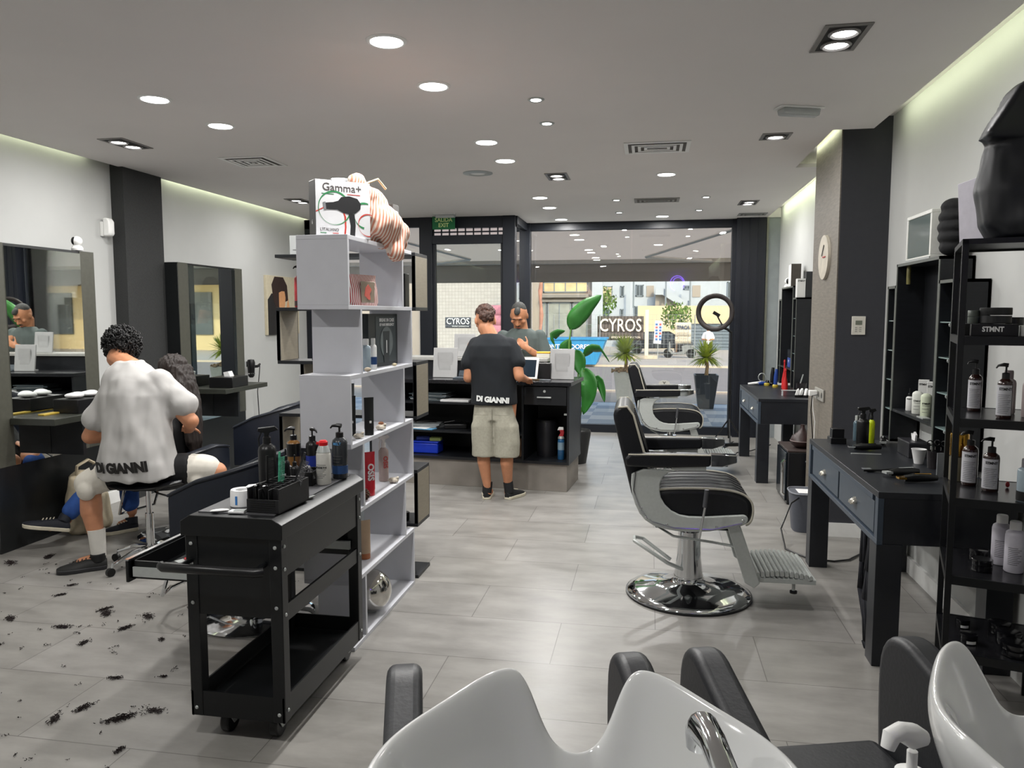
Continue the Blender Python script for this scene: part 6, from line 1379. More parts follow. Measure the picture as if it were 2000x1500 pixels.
t = thing('laptop', 'thin dark laptop lying at the left of the man in black', 'laptop', (-1.69, 7.06, 1.0), -.1); B().box(-.12, .12, -.09, .09, 0, .014).to('base', mat('laptop_grey', '3b444c', .4), t, bev=.002); B().box(-.12, .12, .085, .092, .014, .07, rot('X', -30)).to('lid', mat('laptop_grey', '3b444c', .4), t)
# shelves of the counter
def onrc(x, y, z): return wmat(rc) @ V((x, y, z))
rnd = random.Random(9)
for i in range(7):
    p = onrc(-1.38 + rnd.uniform(-.03, .03), .22, .788 + i * .011); t = thing('paper_stack', 'thin folder in the pile of papers on the top counter shelf', 'folder', p, -.085 + rnd.uniform(-.15, .15), 'folders piled on the top counter shelf')
    B().box(-.17, .17, -.12, .12, 0, .009).to('folder', mat('folder_%d' % (i % 3), ('5a6468', '8a9092', '3d4a50')[i % 3], .6), t)
p = onrc(-1.1, .12, .788); t = thing('white_tray', 'white flat paper tray on the top counter shelf', 'tray', p, -.085); B().box(-.14, .14, -.08, .08, 0, .02).to('tray', PAPER, t, bev=.003)
for i in range(3):
    p = onrc(-1.45, .2, .518 + i * .014); t = thing('magazine', 'magazine in the pile with cable on the middle counter shelf', 'magazine', p, -.3 + i * .2, 'magazines piled on the middle counter shelf'); B().box(-.15, .15, -.11, .11, 0, .012).to('pages', mat('magazine_grey', ('8b9092', 'a9adb0', '70767a')[i], .5), t)
p = onrc(-1.45, .2, .562); t = thing('coiled_cable', 'black coiled cable on the magazines in the middle counter shelf', 'cable', p); B().tube([(.09 * math.cos(a) * (1 + .2 * math.sin(3 * a)), .06 * math.sin(a * 1.1), .006 + .002 * (a % 3)) for a in [i * .4 for i in range(40)]], .004, 6).to('coil', BPLAS, t)
p = onrc(-1.42, .06, .52); t = thing('notepad', 'light blue and white notepad at the front of the middle counter shelf', 'notepad', p, -.2); B().box(-.12, .12, -.05, .05, 0, .008).to('cover', mat('notepad_blue', '5f9cc4', .6), t); B().box(-.11, .06, -.05, .045, .008, .012).to('paper', PAPER, t)
p = onrc(-1.15, .2, .518); t = thing('cable_box', 'dark jumble of small devices on the middle counter shelf', 'device', p, .2); B().box(-.1, .12, -.08, .08, 0, .05).to('device_body', BPLAS, t, bev=.01); B().tube([(-.1, -.05, .06), (0, -.08, .08), (.1, -.04, .06)], .006, 6).to('lead', BPLAS, t)
p = onrc(-1.42, .18, .276); t = thing('first_aid_box', 'bright blue plastic box on the bottom counter shelf', 'box', p, -.085); BB = mat('box_blue', '1636b4', .35); B().box(-.13, .13, -.08, .08, 0, .1).to('box_body', BB, t, bev=.012); B().box(-.135, .135, -.085, .085, .1, .118).to('lid', BB, t, bev=.006); B().box(-.145, -.135, -.02, .02, .06, .1).to('latch', WPLAS, t)
p = onrc(-1.45, .18, .395); t = thing('storage_pouch', 'dull blue pouch on top of the blue box', 'pouch', p, .1); B().box(-.08, .06, -.05, .05, 0, .04).to('pouch', mat('pouch_blue', '2f3f86', .7), t, bev=.015)
p = onrc(-1.33, .16, .395); t = thing('sponge', 'pale green sponge on top of the blue box', 'sponge', p, 0); B().box(-.055, .055, -.035, .035, 0, .035).to('sponge_body', mat('sponge_green', '9fae6a', .9), t, bev=.006)
p = onrc(-.65, .3, .276); t = thing('cardboard_box', 'cardboard box behind the legs of the man in black', 'box', p, -.085); B().box(-.2, .18, -.12, .12, 0, .17).to('carton', mat('cardboard', '7c5f48', .85), t); B().box(-.05, .02, -.121, -.12, .04, .17).to('label', mat('label_tan', 'a79684', .7), t)
p = onrc(-.27, .3, .276); t = thing('waste_bin', 'tall black bin inside the right counter bay', 'bin', p, -.085); B().lathe([(0, 0), (.09, 0), (.105, .33), (.1, .34), (.085, .34), (0, .335)], n=26).to('bin_body', mat('bin_black', '1a1a1e', .3), t); B().lathe([(.1, .325), (.108, .33), (.106, .345), (.098, .345)], n=26).to('rim', BPLAS, t)
p = onrc(-.10, .14, .276); sc = bottle('blue spray can with red nozzle and white cap in the right counter bay', p, .031, .2, mat('can_blue', '2a5f8c', .35), None, nm='aerosol_can', cat='spray can', lab=(.45, .8, mat('can_grey', '7f96a6', .4)), lines=8, rz=-.085)
B().lathe([(.031, .195), (.024, .215), (0, .22)], n=18).to('shoulder', SILV, sc); B().prism([(-.02, .215), (.022, .215), (.03, .25), (.022, .285), (-.02, .28), (-.005, .25)], 'y', -.012, .012).to('red_trigger', mat('trigger_red', 'a82a30', .4), sc, bev=.003); B().prism([(-.035, .27), (.025, .275), (.02, .3), (-.02, .3)], 'y', -.013, .013).to('white_cap', WPLAS, sc, bev=.003)
# ---- right wall fittings
t = thing('wall_clock', 'round pale wall clock on the side of the right pillar', 'clock', (1.292, 6.16, 2.03)); B().lathe([(0, 0), (.165, 0), (.165, .02), (.15, .022), (0, .018)], (0, 0, 0), 40, rot('Y', -90)).to('dial', mat('clock_face', 'b9b2a4', .6, var=.12, scale=20), t)
B().box(-.026, -.022, -.004, .004, 0, .1, rot('X', 40)).to('hour_hand', BLK, t); B().box(-.026, -.022, -.09, .004, -.004, .004).to('minute_hand', mat('hand_red', 'a83030', .5), t)
t = thing('thermostat', 'white square thermostat on the dark front of the right pillar', 'thermostat', (1.445, 5.778, 1.46)); B().box(-.045, .045, -.015, 0, 0, .13).to('housing', mat('thermo_white', 'd6d2c8', .5), t, bev=.003); B().box(-.022, .022, -.017, -.015, .07, .1).to('display', mat('lcd', '6f7468', .3), t)
for k in range(6): B().box(-.025 + (k % 2) * .028, -.01 + (k % 2) * .028, -.017, -.015, .02 + (k // 2) * .014, .027 + (k // 2) * .014).to('button', mat('btn', 'a9a69e', .5), t)
t = thing('wall_socket', 'grey multi socket plate on the side of the right pillar', 'socket', (1.29, 6.17, .95)); B().box(-.012, 0, -.15, .15, 0, .09).to('plate', mat('socket_grey', '8f8d86', .4), t, bev=.003)
for k in range(3): B().cyl((-.013, -.1 + k * .1, .045), (-.012, -.1 + k * .1, .045), .022, n=18).to('socket_face', mat('socket_dark', '3a3836', .5), t)
t = thing('phone_charger', 'white plug in charger with a dangling white cable on the pillar socket', 'charger', (1.278, 6.23, .975)); B().box(-.06, 0, -.022, .022, 0, .045).to('plug', WPLAS, t, bev=.006); B().tube([(-.03, 0, 0), (-.03, -.01, -.06), (-.02, .01, -.12), (-.01, -.01, -.2), (-.01, 0, -.35), (-.01, 0, -.5)], .004, 6).to('white_cable', WPLAS, t); B().tube([(-.012, -.1, .02), (-.05, -.08, .01), (-.05, -.05, -.1), (-.03, -.04, -.3), (-.01, -.04, -.6), (-.01, -.04, -.95)], .004, 6).to('black_cable', BPLAS, t)
t = thing('storage_cabinet', 'low black cabinet with chrome edge under the far end of the near table', 'cabinet', (1.36, 6.93, 0)); B().box(-.2, .22, -.24, .24, 0, .45).to('body', mat('fridge_black', '17181b', .3), t, bev=.008); B().box(-.215, -.2, -.22, .22, .03, .44).to('door', mat('fridge_door', '222a31', .15, .5), t, bev=.004); B().box(-.06, .06, -.242, -.24, .37, .38).to('handle', SILV, t); B().tube([(-.22, -.22, .08), (-.24, -.22, .1), (-.24, -.22, .36), (-.22, -.22, .38)], .012, 8).to('door_handle', CHROME, t); B().box(-.205, .225, -.245, .245, .45, .465).to('top_board', mat('top_brown', '3c3230', .4), t, bev=.002)
t = thing('aroma_diffuser', 'brown teardrop aroma diffuser on the low black cabinet', 'diffuser', (1.30, 6.85, .466)); B().lathe([(0, 0), (.05, 0), (.09, .03), (.1, .06), (0, .06)], n=36).to('base_bowl', mat('diffuser_brown', '2c1a18', .4, var=.1), t); B().lathe([(0, .06), (.1, .06), (.085, .1), (.04, .135), (.02, .17), (.017, .2), (0, .2)], n=36).to('upper_shell', mat('diffuser_brown', '2c1a18', .4), t); B().lathe([(.1, .057), (.102, .059), (.102, .063), (.1, .065)], n=36).to('light_ring', mat('ring_grey', '6f5f5c', .4), t); B().tube([(.017, 0, .19), (.03, 0, .2), (.045, 0, .18)], .003, 6).to('spout_wire', BPLAS, t)
t = thing('waste_bin', 'grey rounded plastic bin beside the pillar under the near table', 'bin', (1.16, 5.93, 0)); R = []
for z, k in ((0, .78), (.02, .8), (.28, 1.0), (.29, 1.02)): R.append([V((.115 * k * math.copysign(abs(math.cos(a)) ** .6, math.cos(a)), .13 * k * math.copysign(abs(math.sin(a)) ** .6, math.sin(a)), z)) for a in [i * PI / 14 for i in range(28)]])
B().loft(R).to('bin_body', mat('bin_grey', '4c4f58', .5), t); B().tube([(p.x * 1.01, p.y * 1.01, .292) for p in R[-1]], .006, 6, close=True).to('rim', mat('bin_rim', '7a7d84', .5), t); B().box(-.06, .06, -.07, .07, .288, .291).to('inner_bag', PAPER, t)
# ---- near table items
HZ = .811
t = carton('razor_box', 'black box standing on a wider black box at the far end of the near table', (1.15, 4.99, HZ + .035), .07, .07, .055, BPLAS); carton('razor_box', 'wide flat black box under the smaller black box', (1.15, 4.99, HZ), .09, .1, .035, BPLAS)
bottle('clear blue grey bottle behind the black boxes on the near table', (1.29, 5.09, HZ), .022, .13, mat('clear_blue', '5e7480', .15, trans=.4), 'cap', SILV, nm='liquid_bottle')
bottle('matt black round shouldered trigger spray bottle on the near table', (1.27, 4.88, HZ), .035, .17, BPLAS, 'spray', nm='spray_bottle', rz=.2)
bottle('fluorescent yellow spray bottle behind the matt black one', (1.345, 4.98, HZ), .02, .15, mat('neon_yellow', 'c6d81e', .4), 'spray', nm='spray_bottle', rz=.1)
def clip(lb, x, y, rz, m1, m2, z=HZ, L=.15):
    t = thing('hair_clipper', lb, 'clipper', (x, y, z + .022), rz); B().tube([(-L / 2, 0, -.004), (-L * .2, 0, 0), (L * .25, 0, .002), (L / 2, 0, 0)], [.015, .021, .019, .013], 10).to('body', m1, t); B().box(-L / 2 - .03, -L / 2 + .005, -.019, .019, -.006, .004).to('blade', m2, t); B().tube([(-L * .2, 0, .018), (L * .3, 0, .019)], .006, 6, flat=.5).to('top_inlay', m2, t); return t
GOLD = mat('gold_metal', 'c9993e', .2, 1)
clip('black hair clipper with a gold top lying at the near end of the table', 1.27, 3.86, .1, BPLAS, GOLD); clip('all black hair clipper lying behind the gold one', 1.24, 4.0, .3, BPLAS, SILV); clip('silver hair clipper lying beside the black spray bottle', 1.26, 4.73, .0, BPLAS, CHROME); clip('dark clipper with coiled lead by the wall behind the spray bottle', 1.42, 5.0, 1.3, BPLAS, SILV)
t = thing('flat_comb', 'thin silver tail comb lying in front of the silver clipper', 'comb', (1.22, 4.60, HZ), 0); B().box(-.08, .08, -.006, .006, 0, .004).to('comb_bar', SILV, t)
t = thing('neck_brush', 'black styling comb with a clear guard at the near end of the table', 'comb', (1.16, 4.08, HZ), .1); B().tube([(-.09, 0, .008), (0, 0, .01), (.09, .01, .014)], [.006, .006, .009], 6).to('handle', BPLAS, t); B().box(-.07, -.03, 0, .08, .002, .006).to('clear_guard', mat('clear_grey', '6c6f72', .3), t)
t = carton('tissue_box', 'black leather tissue box on the near table below the wall cabinet', (1.475, 4.62, HZ), .11, .2, .085, mat('tissue_leather', '26262a', .4)); t['category'] = 'tissue box'; B().prism([(-.03, .085), (.02, .085), (.035, .12), (.01, .108), (-.01, .135), (-.04, .12)], 'x', -.005, .005).to('tissue', PAPER, t); B().box(-.056, .056, -.101, .101, .078, .082).to('lid_line', mat('seam_grey', '4a4a4e', .5), t)
t = thing('paper_cup', 'white paper cup of neck strips on the near table', 'cup', (1.42, 4.36, HZ)); B().lathe([(0, 0), (.022, 0), (.036, .075), (.038, .078), (.034, .078), (.02, .01)], n=22).to('cup', PAPER, t)
t = thing('tool_cup', 'dark cup full of scissors beside the white paper cup', 'cup', (1.46, 4.24, HZ)); B().lathe([(0, 0), (.036, 0), (.04, .09), (.036, .09), (.034, .01)], n=22).to('cup', mat('smoke_cup', '1f1c1e', .15), t)
for k in range(3):
    s_ = thing('scissors', 'scissors with black finger rings standing in the dark cup', 'scissors', (1.445 + k * .018, 4.23 + (k % 2) * .02, HZ + .02), k * 1.1, 'scissors standing in the dark cup'); B().tube([(0, 0, 0), (0, 0, .09)], .003, 5).to('blade', CHROME, s_)
    for q in (-1, 1): B().tube([(q * .016 + .013 * math.cos(a), 0, .112 + .013 * math.sin(a)) for a in [i * PI / 6 for i in range(12)]], .003, 5, close=True).to('finger_ring', BPLAS, s_)
t = thing('shaving_brush_stand', 'chrome stand holding brushes at the wall end of the near table', 'stand', (1.50, 4.12, HZ)); B().lathe([(0, 0), (.035, 0), (.03, .006), (.005, .01), (.005, .11), (0, .11)], n=20).to('stand', CHROME, t)
for k in range(3): a = k * 2.1; B().tube([(.02 * math.cos(a), .02 * math.sin(a), .03), (.022 * math.cos(a), .022 * math.sin(a), .1)], [.007, .01], 8).to('brush', CHROME, t)
t = thing('plastic_guard', 'upright clear grey comb strip at the near end of the table', 'comb', (1.40, 4.0, HZ), .3); B().box(-.016, .016, -.003, .003, 0, .12).to('strip', mat('clear_grey', '6c6f72', .3), t)
t = thing('hanging_towel', 'dark towel hanging from the rail under the near table', 'towel', (1.08, 3.86, .2)); b = B(); R = []
for z, y0, y1, dx in ((.57, -.14, .10, .02), (.35, -.10, .12, .03), (.2, -.13, .16, .05), (.0, -.12, .06, .04), (-.03, -.1, -.02, .03)):
    R.append([V((-.02 + dx * math.sin(u * 9 + z * 3) * .6, y0 + (y1 - y0) * u, z - .0)) for u in [i / 14 for i in range(15)]])
b2 = B()
for r0, r1 in zip(R, R[1:]):
    for i in range(14): b2.quad(r0[i] - V((0, 0, .2 - .2)), r0[i + 1], r1[i + 1], r1[i])
b.bm.free(); o = b2.to('cloth', mat('towel_dark', '15161d', .95, var=.2), t); o.modifiers.new('s', 'SOLIDIFY').thickness = .008; t.location.z = .03
t = thing('power_cable', 'black power cable looping over the floor under the near table', 'cable', (1.1, 5.4, 0)); B().tube([(1.28, 6.1, .3), (1.02, 5.7, .25), (.93, 5.55, .1), (.93, 5.35, .015), (1.05, 5.18, .008), (1.2, 5.15, .008), (1.3, 5.2, .008), (1.45, 5.4, .008), (1.55, 5.5, .05)], .006, 8).to('cable', BPLAS, t, w=True)
# wall cabinet contents
WT = mat('tube_white', 'd2d4cc', .5); CB = 1.037
def lettered(t, s_, r, z, sz, m_=BLK): text(s_, sz, Matrix.Translation((0, -r - .0012, z)) @ frame((0, 0, 0), (1, 0, 0), (0, 0, 1)), m_, t, w=False, ext=.0003, bold=sz * .03, bend=(r, r))
t = bottle('small white dropper bottle with black top in the near wall cabinet', (1.515, 4.85, CB), .02, .085, LBL, 'drop', rz=-.35); lettered(t, 'STMNT', .02, .07, .010)
for x, y, h, lb in ((1.51, 4.70, .13, 'short white STMNT tube second from the left in the near wall cabinet'), (1.51, 4.56, .13, 'short pale green tube at the right in the near wall cabinet')):
    t = bottle(lb, (x, y, CB), .028, h, WT if y > 4.6 else mat('tube_green', 'c4ccb4', .5), None, rz=-.35, nm='styling_bottle', lines=3); lettered(t, 'STMNT', .028, .075, .013)
for x, y, lb in ((1.56, 4.76, 'taller white STMNT carton behind the short tubes on the left'), (1.56, 4.62, 'taller white STMNT carton behind the pale green tube')):
    t = carton('product_carton', lb, (x, y, CB), .055, .05, .19, LBL, -.35); text('STMNT', .014, Matrix.Translation((0, -.0258, .165)) @ frame((0, 0, 0), (1, 0, 0), (0, 0, 1)), BLK, t, w=False, ext=.0003, bold=.0006)
t = thing('product_card', 'small silver card lying in front of the pale green tube', 'card', (1.48, 4.50, CB)); B().box(-.02, .02, -.05, .05, 0, .006).to('card', SILV, t)
t = thing('display_case', 'white framed glass display case on top of the near wall cabinet', 'display case', (1.535, 4.66, 1.901)); b = B()
for a in ((-.075, .075, -.2, .2, 0, .02), (-.075, .075, -.2, .2, .24, .26), (-.075, .075, -.2, -.18, .02, .24), (-.075, .075, .18, .2, .02, .24), (.07, .075, -.18, .18, .02, .24)): b.box(*a)
b.to('frame', mat('case_white', 'd9dad4', .4), t, bev=.006); B().box(-.07, -.066, -.18, .18, .02, .24).to('glass_door', mat('tinted_pane', '5c6866', .08, var=0), t); B().box(-.079, -.075, -.2, .2, 0, .012).to('door_edge', SILV, t)
bottle('thin yellowish bottle behind the glass display case', (1.50, 4.92, 1.78), .012, .11, mat('olive_glass', '7a7448', .3), 'cap', mat('cap_olive', '4a4a30', .5), nm='oil_bottle'); 
t = thing('toy_figure', 'small red object on top of the left side cabinet', 'ornament', (1.52, 5.05, 1.776)); B().ell((0, 0, .012), (.02, .02, .012), n=12, m=6).to('body', mat('red_toy', 'a8343a', .5), t)
t = thing('padded_bag', 'black quilted bag on the wall cabinet beside the display case', 'bag', (1.53, 4.3, 1.775)); b = B()
for k in range(5): z = .06 + k * .065; b.ell((0, 0, z), (.08 - .003 * (k - 2) ** 2, .11 - .007 * (k - 2) ** 2, .055), n=18, m=8)
remesh(b, 'bag_body', mat('quilt_black', '0c0d10', .8), t, .009, 3, w=False); t.location = (1.535, 4.37, 1.901); t.scale = (.9, .9, .8)
# rack contents
def onr(lx, ly, z): p = wmat(et) @ V((lx, ly, 0)); return (p.x, p.y, z)
AMB = mat('dark_amber', '2a1714', .2, var=.1, coat=.5); RR = math.radians(-20)
def stm(lb, p, r=.028, h=.15, grp=None, tx='STMNT'):
    t = bottle(lb, p, r, h, AMB, 'pump', rz=RR, lab=None)
    R = [[V(((r + .0008) * math.sin(a), -(r + .0008) * math.cos(a), z)) for a in [-1.5 + .15 * i for i in range(17)]] for z in (h * .08, h * .84)]
    B().loft(R, cap=False, close=False).to('paper_label', mat('label_pale', 'b5b5ba', .6), t); lettered(t, tx, r + .0005, h * .74, .014)
    b = B()
    for k in range(11): R = [[V(((r + .0018) * math.sin(a), -(r + .0018) * math.cos(a), h * (.14 + .045 * k) + dz)) for a in [-.9 + .15 * i for i in range(9 + (k * 5) % 4)]] for dz in (0, .0014)]; b.loft(R, cap=False, close=False)
    b.to('label_print', mat('print_grey', '4a4a4a', .7), t)
    return t
stm('STMNT pump bottle at the back left of the upper middle rack shelf', onr(.09, .30, 1.211), .025, .15); stm('STMNT pump bottle nearest the camera on the upper middle rack shelf', onr(.17, .09, 1.211), .026, .15)
stm('STMNT pump bottle to the left on the middle rack shelf', onr(.085, .29, .906), .029, .165); stm('STMNT pump bottle to the right on the middle rack shelf', onr(.15, .20, .906), .029, .155)
for lx, ly, lb in ((.20, .27, 'pinkish bottle behind the near pump bottle on the upper middle rack shelf'), (.26, .16, 'pale carton like bottle at the right edge of the upper middle rack shelf')):
    bottle(lb, onr(lx, ly, 1.211), .027, .14, mat('pink_grey', '9c8f8e', .4), 'cap', mat('cap_pinkgrey', '8d8080', .4), nm='styling_bottle')
t = bottle('grey capped clear bottle with dark band at the right edge of the middle shelf', onr(.25, .06, .906), .03, .13, mat('pale_blue_bottle', 'a9bac4', .2), 'cap', mat('cap_grey', '77757a', .4), lab=(.02, .3, BLK), nm='styling_bottle')
t = thing('red_clip', 'tiny red clip on the middle rack shelf', 'clip', onr(.22, .3, .906)); B().ell((0, 0, .012), (.008, .008, .012), n=10, m=6).to('clip_body', mat('red_toy', 'a8343a', .5), t)
jar('gold lidded jar behind the pump bottles on the middle shelf', onr(.05, .37, .906), .035, .2, mat('glass_brown', '6a6554', .3), GOLD)
JB = mat('jar_black', '101013', .2, coat=.4)
for lx, ly, z, r, h, lb in ((.13, .28, .601, .036, .045, 'black flat jar farther back on the lower middle rack shelf'), (.13, .13, .601, .037, .048, 'black flat jar nearer the camera on the lower middle rack shelf'), (.09, .30, .301, .027, .035, 'small labelled black jar at the back of the bottom rack shelf'), (.10, .13, .301, .03, .038, 'small labelled black jar at the front left of the bottom rack shelf'), (.22, .30, .301, .04, .045, 'larger black jar at the back right of the bottom rack shelf'), (.24, .19, .301, .045, .05, 'larger black jar at the middle right of the bottom rack shelf'), (.25, .08, .301, .05, .05, 'largest black jar at the front right of the bottom rack shelf')):
    jar(lb, onr(lx, ly, z), r, h, JB, None, None, lab=(z < .4 and r < .035))
for lx, ly, lb in ((.205, .26, 'white bottle with printed label at the back of the lower middle rack shelf'), (.24, .17, 'white bottle with printed label at the front of the lower middle rack shelf')):
    t = bottle(lb, onr(lx, ly, .601), .034, .17, mat('bottle_lilac', 'c2bfc8', .4), 'cap', WPLAS, nm='styling_bottle', rz=RR, lines=10)
t = carton('product_carton', 'black STMNT carton at the front of the upper rack shelf', onr(.12, .07, 1.521), .15, .07, .045, BPLAS, RR + .05); text('STMNT', .026, Matrix.Translation((-.005, -.0358, .025)) @ frame((0, 0, 0), (1, 0, 0), (0, 0, 1)), INKW, t, w=False, ext=.0003, bold=.001, wid=.07)
jar('wide black jar on top of the black STMNT carton', onr(.125, .08, 1.567), .052, .06, mat('jar_matt', '1b1c1d', .4)); jar('grey green jar beside the wide black jar on the carton', onr(.055, .09, 1.567), .02, .05, mat('jar_green', '59605a', .4))
carton('product_carton', 'flat black carton at the back left of the upper rack shelf', onr(.08, .22, 1.521), .1, .1, .045, BPLAS, RR); carton('product_carton', 'white carton right of the black STMNT carton', onr(.255, .09, 1.521), .1, .08, .04, LBL, RR)
bottle('tall slim black and gold bottle on the upper rack shelf', onr(.262, .10, 1.562), .014, .12, mat('gold_label', '8a6c34', .3, .4), 'cap', BPLAS, nm='styling_bottle'); jar('small black jar right of the wide black jar', onr(.20, .2, 1.521), .03, .07, mat('jar_matt', '1b1c1d', .4))
t = thing('white_board', 'flat white board leaning on top of the rack behind the black bag', 'board', onr(.10, .25, 1.881), math.radians(-70)); B().box(-.15, .15, -.01, .01, 0, .27, rot('Y', -6)).to('board', mat('board_lilac', 'a8a5ae', .6), t, bev=.002)
t = thing('garment_bag', 'large black nylon bag heaped on top of the metal rack', 'bag', onr(.2, .15, 1.881)); p = onr(.24, .13, 0); b = B(); b.loft([ringv((p[0], p[1], 1.885), .16, .12), ringv((p[0], p[1], 1.93), .19, .14), ringv((p[0], p[1], 2.06), .21, .14), ringv((p[0] - .005, p[1], 2.2), .19, .12), ringv((p[0] + .0, p[1], 2.32), .15, .10), ringv((p[0] + .02, p[1], 2.40), .09, .07), ringv((p[0] + .03, p[1], 2.43), .03, .03)])
b.prism([(p[0] - .04, 2.47), (p[0] - .12, 2.41), (p[0] - .19, 2.29), (p[0] - .22, 2.24), (p[0] - .12, 2.235), (p[0] + .05, 2.26), (p[0] + .08, 2.45)], 'y', p[1] - .12, p[1] + .03)
remesh(b, 'bag_body', mat('nylon_black', '14161c', .45, var=.1), t, .011, 3, wrinkle(.016, 8, 4))
# wall mirror on the right wall near the rack
t = thing('wall_mirror', 'dark framed mirror on the right wall seen behind the rack', 'mirror', (XR - .02, 3.35, 1.3)); B().box(0, .018, -.45, .3, 0, .55).to('frame', mat('mirror_frame', '6f6b62', .4), t, bev=.003); B().box(-.003, 0, -.42, .27, .03, .52).to('mirror_glass', MIRROR, t)
# ---- far table and cabinet items
def tool(lb, x, y, m1, m2, h=.12, rz=0, cat='clipper', nm='hair_clipper'):
    t = thing(nm, lb, cat, (x, y, HZ), rz); B().lathe([(0, 0), (.03, 0), (.032, .02), (.024, .03), (0, .03)], n=18).to('charging_base', m2, t); B().tube([(0, 0, .03), (.004, 0, h * .6), (.01, 0, h)], [.02, .022, .015], 8).to('body', m1, t)
BLUE_ = mat('tool_blue', '1c3f8c', .35); YEL = mat('tool_yellow', 'b7a43a', .4)
tool('blue clipper in a yellow base on the far table', 1.36, 8.75, BLUE_, YEL, .2); tool('small clipper with yellow ring in the middle of the far table', 1.30, 8.95, BPLAS, YEL, .06); tool('black clipper on a black stand at the back of the far table', 1.36, 9.0, BPLAS, BPLAS, .2)
clip('blue and black clipper lying at the far corner of the far table', 1.27, 8.97, .2, BLUE_, SILV, L=.13)
t = thing('white_razor', 'white trimmer with a coiled lead at the far end of the far table', 'trimmer', (1.16, 8.98, HZ)); B().tube([(-.06, 0, .012), (0, 0, .02), (.08, 0, .035)], [.012, .014, .01], 8).to('body', WPLAS, t); B().tube([(.09 + .04 * math.cos(a), .0, .09 + .045 * math.sin(a)) for a in [i * .5 for i in range(11)]], .005, 6).to('lead', SILV, t)
for x, y, h, lb in ((1.41, 8.42, .2, 'tall slim red bottle on the far table'), (1.43, 8.62, .28, 'taller red tipped brush bottle behind the red one on the far table')):
    t = thing('red_bottle', lb, 'bottle', (x, y, HZ)); B().lathe([(0, 0), (.028, 0), (.026, h * .35), (.01, h * .7), (.008, h), (0, h)], n=18).to('bottle_body', mat('bright_red', 'c01f22', .35), t); B().lathe([(.008, h), (.012, h + .005), (.008, h + .03), (0, h + .03)], n=12).to('tip', mat('bright_red', 'c01f22', .35), t)
t = thing('clear_rack', 'clear acrylic stand for guards at the front of the far table', 'stand', (1.37, 7.85, HZ)); B().box(-.09, .09, -.03, .03, .05, .056).to('plate', mat('acrylic', 'cfd2d2', .15), t)
for x in (-.085, .08): B().box(x, x + .006, -.03, .03, 0, .05).to('side', mat('acrylic', 'cfd2d2', .15), t)
for k in range(4):
    t = thing('guard_comb', 'white clipper guard with black base at the near end of the far table', 'guard', (1.40 + k * .04, 7.72 + .02 * (k % 2), HZ), k * .4, 'white clipper guards on the far table'); B().prism([(-.015, .02), (.0, .07), (.015, .085), (.022, .06), (.012, .02)], 'y', -.012, .012).to('guard', WPLAS, t, bev=.002); B().box(-.02, .02, -.015, .015, 0, .02).to('base', BPLAS, t)
t = thing('tool_cup', 'dark cup with metal combs at the wall side of the far table', 'cup', (1.50, 8.05, HZ)); B().lathe([(0, 0), (.045, 0), (.05, .11), (.045, .11), (.04, .01)], n=20).to('cup', mat('smoke_cup', '1f1c1e', .15), t); B().box(-.01, .0, -.003, .003, .05, .2, rot('Y', 15)).to('metal_comb', SILV, t); B().box(-.035, .05, -.002, .002, .1, .106).to('red_strip', mat('bright_red', 'c01f22', .35), t)
t = carton('blade_box', 'blue box in the far wall cabinet', (1.53, 8.72, 1.037), .09, .16, .1, BLUE_); text('FX', .04, Matrix.Translation((-.0455, 0, .06)) @ frame((0, 0, 0), (0, -1, 0), (0, 0, 1)), INKW, t, w=False)
carton('clear_case', 'dark clear lidded case stacked on the blue box in the far cabinet', (1.53, 8.72, 1.138), .09, .17, .09, mat('smoke_case', '20242a', .15))
pancam((1.5, 8.99, 1.901), -.3, 'white pan and tilt camera on top of the far wall cabinet')
t = carton('product_carton', 'tall brown and white carton on top of the far wall cabinet', (1.52, 8.72, 1.901), .1, .16, .24, mat('carton_brown', '4b4640', .5), 0, face=LBL)
t = carton('product_carton', 'white STMNT carton on the lower part of the far wall cabinet', (1.50, 8.26, 1.776), .08, .09, .19, LBL); text('STMNT', .022, Matrix.Translation((0, -.046, .165)) @ frame((0, 0, 0), (1, 0, 0), (0, 0, 1)), BLK, t, w=False, ext=.0003, bold=.0006)
carton('product_carton', 'dark carton against the wall on the far side cabinet', (1.575, 8.27, 1.776), .06, .1, .26, mat('carton_dark2', '2b2d2f', .5))
t = thing('wall_hook', 'dark cable hook under the far table on the wall', 'hook', (XR - .003, 7.45, .62)); B().tube([(0, 0, 0), (-.03, 0, -.02), (-.035, 0, -.07), (-.01, 0, -.09), (-.005, 0, -.04)], .006, 6).to('hook', BPLAS, t)
